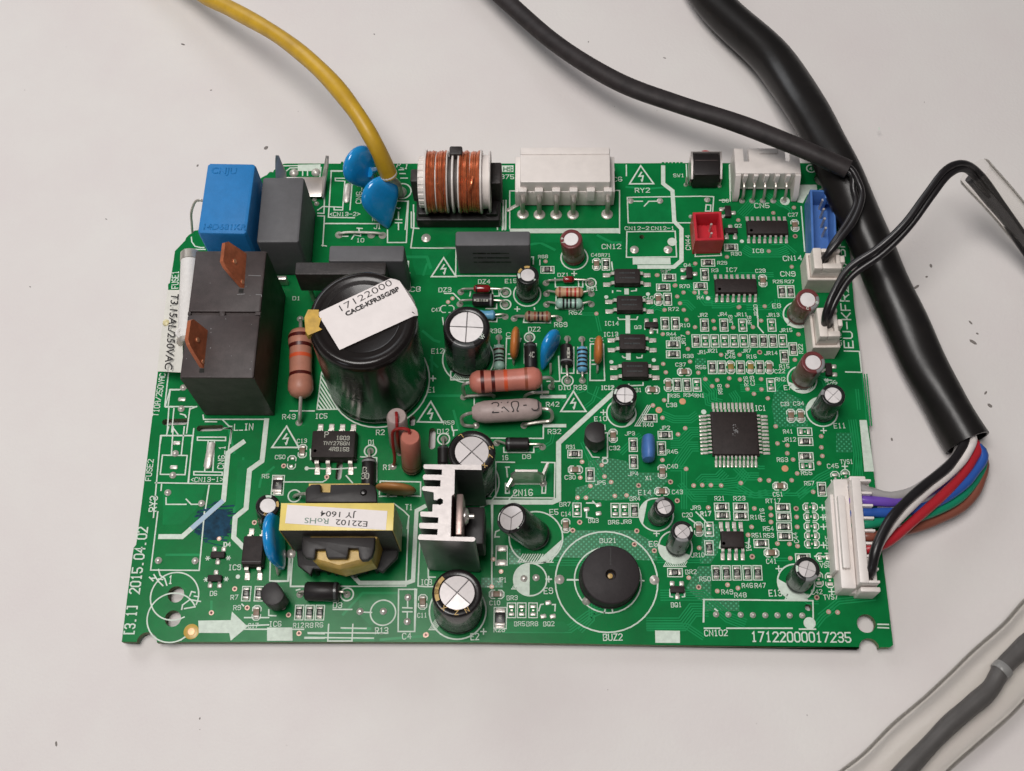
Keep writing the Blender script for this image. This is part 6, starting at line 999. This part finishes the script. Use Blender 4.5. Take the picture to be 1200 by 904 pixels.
# five-pin XH style header lying on its side
z_ = .72; A, B_ = (12.722,11.098,.72), (14.182,11.095,.72); F0 = (12.695,10.434,.7); x0, x1, yb, yf = A[0], B_[0], A[1], F0[1]
def nx(v, z=.72): return (12.333,11.099,.72)[0] + ((14.259,11.095,.72)[0]-(12.333,11.099,.72)[0])*v/1000
b = MB(); ysl = (12.891,10.754,.72)[1]
pl = [(x0, yf), (x1, yf), (x1, yb), (nx(862), yb), (nx(852), ysl), (nx(795), ysl), (nx(795), yb), (nx(370), yb), (nx(370), ysl), (nx(308), ysl), (nx(308), yb), (x0, yb)]
b.prism(pl, .585, .72, .012); b.box((x0+x1)/2, (yf+yb)/2, .06, .12, x1-x0, yb-yf, .01); b.box(x0+.03, (yf+yb)/2, .1201, .5849, .06, yb-yf, 0); b.box(x1-.03, (yf+yb)/2, .1201, .5849, .06, yb-yf, 0); b.box((x0+x1)/2, yf+.07, .1202, .5848, x1-x0-.125, .13, 0)
xh = b.build('pin_header', 'white', board, 'white five-pin connector with open notches, next to the push switch')
b = MB(); b.box((nx(485)+nx(710))/2, (13.484,11.017,.72)[1], .7205, .735, nx(710)-nx(485), .14, .01); b.build('key_rib', 'white', xh)
for s in (0, 1):
    q0, q1 = [((12.662,10.235,.3), (12.792,10.451,.62)), ((14.023,10.232,.3), (14.151,10.448,.62))][s]; xm = x0+.06 if s == 0 else x1-.06; ye = (12.765,10.09)[1] + .03
    b = MB(); X = Matrix((Vector((0,1,0)), Vector((0,0,1)), Vector((1,0,0)))).transposed().to_4x4(); b.prism([(yf+.001, .03), (yf+.001, .70), (yf-.05, .70), (ye, .30), (ye, .03)], xm-.06, xm+.06, 0, 0, X); b.build('bracket', 'white', xh)
for k in range(5):
    q = [(12.952,10.425,.5), (13.187,10.424,.5), (13.427,10.424,.5), (13.667,10.424,.5), (13.909,10.423,.5)][k]
    b = MB(); b.box(q[0]+.0, yf-.03, .42, .70, .10, .06, .01); b.build('pin_collar', 'white', xh)
    leg(xh, [(q[0], yf+.1, .40), (q[0], yf-.10, .40), (q[0], yf-.18, .36), (q[0], yf-.26, .2), (q[0], yf-.28, -.1)], .032, 'steel', 'pin'); solder(xh, (q[0], yf-.28), .07)
# push switch
z_ = .62; A, B_, F0 = (11.784,11.043,.62), (12.423,11.041,.62), (11.807,10.554,.3); x0, x1, yb, yf = A[0], B_[0], A[1], (11.769,10.475,.6)[1]
b = MB(); b.box((x0+x1)/2, (yb+yf)/2, .06, .60, x1-x0-.05, yb-yf, .03); sw = b.build('push_switch', 'blackpl', board, 'small black push switch in a metal frame at the back board edge')
b = MB(); t = .022
for s in (x0-.01, x1+.01):
    X = Matrix((Vector((0,1,0)), Vector((0,0,1)), Vector((1,0,0)))).transposed().to_4x4(); yl = (11.696,10.549)[1]
    b.prism([(yb, .05), (yb, .64), (yb-.25, .64), (yf-.02, .45), (yl+.04, .22), (yl, -.05), (yl+.07, -.05), (yf+.05, .2), (yf+.12, .05)], s-t, s+t, 0, 0, X)
b.box((x0+x1)/2, yb+.012, .06, .645, x1-x0+.06, .022, 0)
b.build('metal_frame', 'plate', sw)
X = axis((( x0+x1)/2, yb+.02, .42), ((x0+x1)/2, yb+.5, .42)); b = MB(); b.lathe([(.001, 0), (.13, 0), (.13, .09), (.11, .11), (.001, .11)], 20, X); b.build('button', 'red', sw)
b = MB(); b.box((x0+x1)/2, yb-.19, .6003, .612, x1-x0-.12, .03, .004); b.build('moulding_mark', 'relay', sw)
for q in [(11.685,10.573),(12.048,10.572),(12.459,10.548)]: leg(sw, [(q[0], q[1]+.06, .25), (q[0], q[1], .1), (q[0], q[1], -.1)], .022)
# red two-pin header
c = [(11.783,9.502,.62),(12.369,9.506,.62),(12.386,8.801,.62),(11.702,8.765,.62)]; cx, cy, w_, d_, a = fit(c)
b = MB(); wallbox(b, cx, cy, .01, .62, w_, d_, .065, a, .12); rd = b.build('pin_header', 'red', board, 'red two-pin connector')
for q in [(12.152,9.284,.45),(12.145,9.056,.45)]: leg(rd, [(q[0], q[1], .10), (q[0], q[1], .45)], .028, 'tin', 'pin')
# blue four-pin header
c = [(14.322,10.029,.68),(14.869,10.028,.68),(14.869,8.462,.68),(14.32,8.521,.68)]; cx, cy, w_, d_, a = fit(c)
b = MB(); wallbox(b, cx, cy, .01, .68, w_, d_, .055, a, .10)
bl = b.build('pin_header', 'blue', board, 'blue four-pin connector beside the round corner hole')
for q in [(14.668,9.876,.5),(14.669,9.642,.5),(14.669,9.4,.5),(14.674,9.16,.5)]: leg(bl, [(q[0], q[1], .08), (q[0], q[1], .5)], .03, 'tin', 'pin')
b = MB(); q = (14.716,9.906,.68); b.box(q[0], q[1], .12, .66, .07, .16, .01); b.build('key_rib', 'blue', bl)
b = MB(); q = (14.809,9.894,.68); b.box(q[0], q[1], .50, .69, .12, .26, .02); b.build('polarising_key', 'blue', bl)

# ---------------------------------------------------------------- metal clips
b = MB(); t = .02
q = [(2.894,10.655,.25), (3.294,10.67,.25), (3.299,10.193,.12), (3.143,10.169,.12)]
bx0, bx1 = (2.221,10.728,.2)[0], (3.3,10.726,.2)[0]; y0_, y1_ = (3.086,10.187,.1)[1], (2.933,10.711,.2)[1]
b.box((bx0+bx1)/2, (y0_+y1_)/2, .13, .16, bx1-bx0, y1_-y0_, .005)
clip = b.build('tab_clip', 'plate', board, 'U-shaped bare metal clip standing at the back corner beside the grey box')
def wing(P, o, t=.03):
    P = [Vector(p) for p in P]; nrm = (P[1]-P[0]).cross(P[-1]-P[0]).normalized()*t/2; b = MB(); b.rings([[tuple(p-nrm) for p in P], [tuple(p+nrm) for p in P]]); return b.build('side_wing', 'plate', o)
wing([(3.331,10.156,.14),(3.273,10.672,.14),(3.406,10.745,.6),(3.506,10.742,1),(3.553,10.736,1),(3.515,10.589,.75),(3.455,10.627,.5),(3.391,10.481,.3)], clip, .025)
wing([(2.234,10.369,.14),(2.206,10.704,.14),(2.272,10.747,.6),(2.359,10.745,1),(2.434,10.745,1),(2.469,10.685,.65),(2.486,10.692,.4),(2.446,10.673,.14)], clip, .025)
for q in [(2.578,10.915),(3.094,10.929)]:
    b = MB(); b.lathe([(.11, .003), (.10, .03), (.05, .07), (.001, .075)], 14, Matrix.Translation((q[0], q[1], 0))); b.build('solder_joint', 'tin', clip)
for q in [(3.168,10.09),(3.107,10.211)]: solder(clip, q, .06)
# tab clip at the board middle: an upright polished plate
P0, P1 = (7.761,3.346), (8.432,3.349); T0, T1 = (7.834,3.575,.8), (8.291,3.577,.8)
yp = (P0[1]+.03); b = MB(); X = Matrix((Vector((1,0,0)), Vector((0,0,1)), Vector((0,-1,0)))).transposed().to_4x4(); X.translation = (0, yp, 0)
xa, xb, xc, xd = (7.74,3.355,.1)[0], (8.408,3.358,.1)[0], (7.834,3.575,.8)[0], (8.291,3.577,.8)[0]
b.prism([(xa, .02), (xb, .02), (xb, .55), (xd, .72), (xd, .80), (xc, .80), (xc, .72), (xa, .55)], 0, .045, 0, 0, X); tc_ = b.build('tab_clip', 'plate', board, 'upright polished metal tab clip beside the white outlined CN16 lettering')
b = MB(); b.lathe([(.07, .046), (.05, .05), (.001, .049)], 14, X @ Matrix.Translation(((xc+xd)/2, .44, 0))); b.build('dimple', 'tin', tc_)
wing([(xb-.02, yp-.02, .05), (xb-.02, yp-.02, .5), ((8.5,3.57,.5)[0], yp+.26, .5), ((8.5,3.57,.5)[0], yp+.26, .3)], tc_, .05)
wing([(xa+.02, yp-.03, .05), (xa+.02, yp-.03, .35), (xa-.08, yp-.2, .3), (xa-.08, yp-.2, .03)], tc_, .05)
for q in [(xa, yp-.03), (xb, yp-.03)]: solder(tc_, q, .08)

# ---------------------------------------------------------------- cables
def wire(o, pts, r, m, name='wire', n=12, k=6, label=None, cap=True, ry=None):
    ph = random.uniform(0, 6); b = MB(); b.tube(pts, lambda t: r*(1+.035*math.sin(t*23+ph)+.025*math.sin(t*51+ph*2)), n, 0, cap, k, ry); return b.build(name, m, o, label)
# the eight-wire harness
hn = thing('cable_harness', (14.656,1.873,.6), 'thick black tube of eight coloured wires ending in a long white plug', 'cable')
SL = [Vector(q) for q in [(7.516,25.424,.2),(10.233,20.41,.22),(11.864,17.248,.28),(12.54,15.588,.3),(13.816,13.747,.45),(14.546,11.854,.75),(15.038,10.344,.8),(15.604,8.749,.55),(16.163,7.098,.3),(16.723,5.537,.2),(17.254,4.208,.2)]]
b = MB(); P = catmull(SL, 10); random.seed(9)
def tube_hollow(P, r, t, m, name, o, dents=0.05, flat=.9):
    b = MB(); n = 26; T_ = [(P[min(i+1, len(P)-1)] - P[max(i-1, 0)]).normalized() for i in range(len(P))]; x_ = T_[0].cross(Vector((0,0,1))).normalized(); out, inn = [], []
    for i, p in enumerate(P):
        x_ = (x_ - T_[i]*x_.dot(T_[i])).normalized(); y_ = T_[i].cross(x_); s = i*.35
        def rr(a, r0): return r0*(1 + dents*(math.sin(2*a+s*.9)*.5 + math.sin(3*a-s*.55)*.35 + math.sin(a*1+s*1.7)*.3))
        out.append([tuple(p + x_*rr(2*math.pi*j/n, r)*math.cos(2*math.pi*j/n) + y_*flat*rr(2*math.pi*j/n, r)*math.sin(2*math.pi*j/n)) for j in range(n)])
        inn.append([tuple(p + x_*rr(2*math.pi*j/n, r-t)*math.cos(2*math.pi*j/n) + y_*flat*rr(2*math.pi*j/n, r-t)*math.sin(2*math.pi*j/n)) for j in range(n)])
    b.rings(out + inn[::-1] + [out[0]], 0, None, False, False); return b.build(name, m, o)
tube_hollow(P, .475, .05, 'sleeve', 'sleeve', hn, .06, .95)
WR = .102
endv = SL[-1]; ax_ = (SL[-1]-SL[-2]).normalized(); sx = ax_.cross(Vector((0,0,1))).normalized()
def inside(u, v, back): return endv - ax_*back + sx*u + Vector((0,0,1))*v
for col, pts, u, v in [
  ('greypvc', [(14.733,3.093,.62),(15.014,2.986,.62),(15.453,2.92,.55),(15.978,3.096,.4),(16.555,3.515,.25),(17.011,3.962,.2)], -.12, .0),
  ('purplepvc', [(14.759,2.823,.62),(15.165,2.789,.62),(15.577,2.828,.5),(16.244,3.09,.25),(16.851,3.466,.12),(17.25,3.841,.12)], .0, -.12),
  ('bluepvc', [(14.75,2.555,.62),(15.141,2.556,.62),(15.59,2.597,.55),(16.2,2.756,.45),(16.767,3.063,.4),(17.224,3.474,.38),(17.484,3.978,.32)], .28, .05),
  ('greenpvc', [(14.76,2.307,.62),(15.035,2.343,.62),(15.413,2.416,.5),(16.159,2.606,.35),(16.831,2.929,.25),(17.326,3.421,.15),(17.526,3.936,.12)], .20, -.18),
  ('brownpvc', [(14.77,2.06,.62),(15.042,2.079,.62),(15.708,2.279,.3),(16.379,2.523,.15),(17.045,2.885,.1),(17.422,3.364,.1),(17.534,3.943,.1)], .32, -.12),
  ('redpvc', [(14.778,1.799,.62),(15.028,1.844,.65),(15.399,2.052,.6),(15.974,2.528,.55),(16.445,2.922,.5),(16.913,3.361,.44),(17.225,3.751,.38),(17.386,4.116,.3)], .16, .12),
  ('whitepvc', [(14.788,1.556,.62),(14.914,1.627,.75),(15.092,1.981,.85),(15.561,2.487,.8),(16.075,2.941,.72),(16.638,3.391,.62),(17.05,3.813,.52),(17.279,4.26,.42)], .14, .26),
  ('blackpvc', [(14.813,1.299,.62),(14.831,1.378,.85),(14.912,1.732,1),(15.217,2.268,1),(15.62,2.698,.92),(16.1,3.106,.82),(16.591,3.492,.7),(16.97,3.916,.54),(17.156,4.259,.42)], -.04, .22)]:
    wire(hn, [Vector(pts[0]) + Vector((-.12, 0, -.15))] + [Vector(q) for q in pts] + [inside(u, v*.8, .5), inside(u*.9, v*.7, 1.4)], WR, col, 'wire')
# plug housing pushed on the board header
hl, hr = (14.596,3.204,.85), (14.58,1.061,.85)
def lx(p): return p
a_ = math.atan2(-( (15.017,3.19,.85)[1]-(14.596,3.204,.85)[1]), 1)*0
pt = [(14.606,3.211,.85),(14.997,3.2,.85),(14.976,1.228,.85),(14.58,1.07,.85)]; cx, cy, w_, d_, a = fit([pt[0], pt[1], (pt[1][0]+pt[3][0]-pt[0][0], pt[3][1]), pt[3]])
X = Matrix.Translation((cx, cy, 0)) @ Matrix.Rotation(a, 4, 'Z')
b = MB(); ww = (15.013,3.206,.85)[0]-(14.606,3.211,.85)[0]; dd = (14.606,3.211,.85)[1]-(14.58,1.07,.85)[1]; cw = .17; pit = (dd-.06)/8
b.box(0, 0, .25, .42, ww, dd, .02, 0, 0, X)
b.box(-ww/2+.09, 0, .4205, .85, .18, dd, .02, 0, 0, X)
for k in range(9): b.box(.08, -dd/2+.03+k*pit*.995, .4203, .83 if 0 < k < 8 else .84, ww-.19, .05, .01, 0, 0, X)
b.box(ww/2-.04, 0, .4207, .58, .075, dd-.1, 0, 0, 0, X)
sh = b.build('plug_housing', 'white', hn)
# header on the board under it
b = MB(); c2 = [(14.329,3.173,.3),(14.745,3.338,.3),(14.755,1.057,.3),(14.329,.963,.3)]
hx0 = (14.228,2.641,.62); 
b.box(-ww/2-.16, 0, .02, .60, .30, dd+.12, .03, 0, 0, X); b.box(.02, 0, .02, .245, ww+.12, dd+.14, .02, 0, 0, X); b.box(-ww/2-.20, .0, .6005, .72, .14, dd*.70, .02, 0, 0, X); b.box(-ww/2-.34, dd*.02, .02, .50, .07, dd*.74, .02, 0, 0, X)
b.box(.05, -dd/2-.07, .02, .62, ww*.95, .10, .02, 0, 0, X); b.box(-.02, dd/2+.07, .02, .62, ww*.8, .10, .02, 0, 0, X)
b.build('pin_header', 'white', board, 'long white eight-pin header under the plug of the coloured wires')

# two plugs on the small white headers
def header2(c, label):
    cx, cy, w_, d_, a = fit(c); b = MB(); wallbox(b, cx, cy, .01, c[0][2], w_, d_, .06, a, .1); return b.build('pin_header', 'whiteold', board, label), (cx, cy, w_, d_, a)
def plug2(root, g, z0, z1):
    cx, cy, w_, d_, a = g; X = Matrix.Translation((cx, cy, 0)) @ Matrix.Rotation(a, 4, 'Z'); b = MB()
    w2, d2 = w_-.14, d_-.16
    b.box(0, 0, z0, z1-.22, w2, d2, .015, 0, 0, X)
    b.box(-w2/2+.09, 0, z1-.2195, z1, .18, d2, .02, 0, 0, X); b.box(.09, -d2/2+.07, z1-.2193, z1-.01, w2-.185, .13, .02, 0, 0, X); b.box(.09, d2/2-.05, z1-.2193, z1-.02, w2-.185, .09, .02, 0, 0, X); b.box(w2/2-.05, 0.0, z1-.219, z1-.08, .09, d2-.24, .02, 0, 0, X)
    b.box(w2/2+.05, .03, z0+.1, z1-.10, .10, .16, .02, 0, 0, X)
    return b.build('plug_housing', 'whiteold', root), X
def rect(pl, pr, pf, z): 
    return [(*pl[:2], z), (*pr[:2], z), (pr[0]+pf[0]-pl[0], pf[1]+(pr[1]-pl[1]), z), (*pf[:2], z)]
h1, g1 = header2([(14.177,8.463,.62),(14.913,8.463,.62),(14.853,7.801,.62),(14.116,7.801,.62)], 'white two-pin header behind the leaning brown capacitors, nearer the blue one')
tc1 = thing('sensor_cable', (14.397,8.096,.7), 'black two-core cable with dull black sheath crossing over the thick tube to a white plug', 'cable')
ph, X = plug2(tc1, g1, .15, 1.0); g1c = X @ Vector((-.0, .02, .95))
SH = [Vector(q) for q in [(1.238,23.521,-.03),(4.282,19.331,.2),(6.784,16.29,.5),(7.467,15.462,.55),(8.66,13.954,.85),(10.028,12.734,1.05),(11.354,11.989,1.2),(12.458,11.446,1.35),(13.447,10.925,1.45),(14.333,10.426,1.5),(15.034,10.065,1.45)]]
P = catmull(SH, 8); tube_hollow(P, .215, .035, 'sleevedull', 'sheath', tc1, .04, .85)
e0 = SH[-1]; ad = (SH[-1]-SH[-2]).normalized()
wA = [e0-ad*.6+Vector((0,.05,.03)), e0+Vector((0,.05,.03))] + [Vector(q) for q in [(15.225,9.74,1.45),(15.276,9.386,1.4),(15.082,8.883,1.32),(14.748,8.442,1.25),(14.502,8.172,1.1)]] + [g1c + Vector((-.10, -.02, -.1)), g1c + Vector((-.10,-.04,-.35))]
wB = [e0-ad*.6+Vector((.05,-.08,-.03)), e0+Vector((.05,-.08,-.03))] + [Vector(q) for q in [(15.142,9.661,1.3),(15.175,9.306,1.25),(14.949,8.88,1.18),(14.625,8.408,1.05)]] + [g1c + Vector((.02, .06, -.15)), g1c + Vector((.02,.06,-.4))]
wire(tc1, wA, .072, 'blackpvc'); wire(tc1, wB, .072, 'blackpvc')
h2, g2 = header2([(14.11,7.043,.62),(14.722,7.01,.62),(14.671,6.221,.62),(14.129,6.166,.62)], 'white two-pin header beside the long EU lettering')
tc2 = thing('sensor_cable', (14.286,6.341,.7), 'pair of thin black wires from a white plug arching into a clear sleeve', 'cable')
ph, X = plug2(tc2, g2, .15, 1.0); g2c = X @ Vector((0, 0, .95))
w1 = [g2c + Vector((-.08,-.05,-.35)), g2c + Vector((-.08,-.05,-.05))] + [Vector(q) for q in [(14.283,6.668,1.35),(14.432,7.043,1.55),(14.759,7.523,1.7),(15.349,7.868,1.95),(15.854,8.29,2.2),(16.3,8.861,2.4),(16.738,9.394,2.5),(17.202,9.634,2.35),(17.702,9.625,1.9),(18.308,9.272,1.3),(18.989,8.706,.7),(19.673,7.851,.25),(20.494,6.632,0),(21.918,3.544,-.05),(22.768,1.044,-.05)]]
w2 = [g2c + Vector((.04,.02,-.35)), g2c + Vector((.04,.02,-.05))] + [Vector(q) for q in [(14.373,6.637,1.25),(14.557,7.014,1.45),(14.86,7.415,1.6),(15.453,7.783,1.85),(15.984,8.267,2.1),(16.447,8.868,2.32),(16.831,9.333,2.4),(17.226,9.572,2.25),(17.616,9.53,1.85),(18.184,9.175,1.25),(18.841,8.585,.65),(19.55,7.772,.2),(20.373,6.553,-.05),(21.752,3.467,-.1),(22.61,.968,-.1)]]
wire(tc2, w1, .074, 'blackpvc'); wire(tc2, w2, .074, 'blackpvc')
CT = [Vector(q) for q in [(17.608,9.741,1.85),(18.219,9.412,1.35),(19.01,8.848,.75),(19.766,8.025,.32),(20.625,6.67,.14),(21.843,3.58,.12),(22.669,1.004,.12)]]
tube_hollow(catmull(CT, 6), .37, .03, 'clear', 'clear_sleeve', tc2, .03, .95)
wire(tc2, [Vector(q) for q in [(17.511,9.658,1.78),(18.166,9.226,1.27),(18.9,8.659,.67),(19.612,7.814,.2),(20.444,6.585,-.03),(21.85,3.523,-.1),(22.702,1.003,-.1)]], .125, 'darkgreypvc', 'inner_sheath')
# grey cable in a loose clear sleeve
gc = thing('grey_cable', (16.285,-1.462,-.3), 'dark grey cable inside a wide clear loose sleeve, below the other cables', 'cable')
GP = [Vector(q) for q in [(11.871,-5.443,0),(13.193,-4.28,0),(14.397,-3.151,0),(15.1,-2.532,0),(15.69,-1.982,.01),(16.215,-1.503,.02),(16.719,-1.115,.03),(17.082,-.822,.04),(17.362,-.445,.05),(17.666,-.161,.05),(18.318,.312,.05),(20.223,1.177,.05),(22.353,1.712,.05)]]
wire(gc, GP, .185, 'darkgreypvc', 'grey_core', 16)
CG = [Vector(q) for q in [(11.514,-5.435,.38),(12.809,-4.29,.38),(13.905,-3.253,.38),(14.837,-2.566,.38),(15.63,-1.866,.38),(16.426,-1.263,.38),(17.067,-.697,.38),(17.811,-.056,.38),(18.663,.666,.38),(20.324,1.615,.38),(22.276,2.15,.38)]]
tube_hollow(catmull(CG, 8), .66, .03, 'clear', 'clear_sleeve', gc, .03, .95)
b = MB(); X = axis(GP[8]-(GP[9]-GP[8])*.2, GP[9]); b.lathe([(.196, 0), (.206, .02), (.206, .14), (.196, .16)], 18, X); b.build('tape_mark', 'stripe', gc)
# yellow wire
yw = thing('yellow_wire', (5.063,10.316,.1), 'thick yellow wire soldered upright to the back of the board', 'wire')
YP = [Vector(q) for q in [(-7.019,20.892,-.08),(-3.64,18.643,.1),(-.783,16.255,.6),(.239,15.316,.9),(1.128,14.55,1.3),(2.446,13.322,1.85),(3.522,12.117,2.2),(4.289,11.091,2.25),(4.767,10.384,1.9),(4.975,10.121,1.15)]]
wire(yw, YP, .185, 'yellowpvc', 'insulation', 18, 8)
d = (YP[-1]-YP[-2]).normalized()
b = MB(); b.tube([YP[-1]-d*.05, YP[-1]+d*.06, Vector((5.094,10.171,.7)), Vector((5.081,10.269,.25)), Vector((*(5.062,10.377), -.1))], .10, 12); b.build('tinned_end', 'tin', yw)
X = axis(YP[-1]-d*.08, YP[-1]); b = MB(); b.lathe([(.19, 0), (.20, .03), (.19, .07), (.11, .10)], 16, X); b.build('cut_edge', 'paper', yw)
b = MB(); q = (5.093,10.392); b.lathe([(.15, .003), (.13, .05), (.09, .12), (.001, .16)], 16, Matrix.Translation((q[0], q[1], 0))); b.build('solder_joint', 'tin', yw)

# ---------------------------------------------------------------- crumbs on the table
b = MB(); random.seed(4)
CRUMBS = [((1.79,11.791), 0.055), ((.2,11.298), 0.030), ((.295,13.45), 0.020), ((-.548,14.82), 0.030), ((4.199,15.105), 0.020), ((17.149,8.62), 0.040), ((17.021,8.341), 0.030), ((16.765,8.085), 0.040), ((17.846,6.73), 0.050), ((18.008,5.229), 0.050), ((17.958,5.524), 0.030), ((17.853,7.204), 0.030), ((17.965,6.935), 0.030), ((-1.143,-1.969), 0.030), ((1.638,-1.461), 0.020), ((9.506,14.845), 0.020), ((11.36,14.353), 0.020), ((15.83,4.447), 0.030), ((-3.286,8.077), 0.015), ((-1.783,9.847), 0.015), ((.89,15.253), 0.007), ((-4.292,13.468), 0.008), ((8.443,14.519), 0.008), ((16.377,-1.563), 0.012), ((1.661,-1.672), 0.007), ((10.112,12.944), 0.008), ((3.404,-1.962), 0.006), ((2.479,12.825), 0.009), ((9.69,-.841), 0.008), ((13.575,-1.298), 0.010), ((11.122,12.819), 0.007), ((17.514,13.038), 0.009), ((12.577,-1.467), 0.007), ((-3.463,14.758), 0.007)]
for p, s_ in CRUMBS:
    X = Matrix.Translation((p[0], p[1], TZ+.002)) @ Matrix.Rotation(random.uniform(0, 3), 4, 'Z') @ Matrix.Diagonal((random.uniform(1, 2.2), .8, .5, 1))
    b.lathe([(s_, 0), (s_*.8, s_*.5), (.001, s_*.6)], 6, X)
b.build('table_crumbs', 'crumb', None, None, 'stuff')['label'] = 'tiny dark crumbs scattered over the pale tabletop'
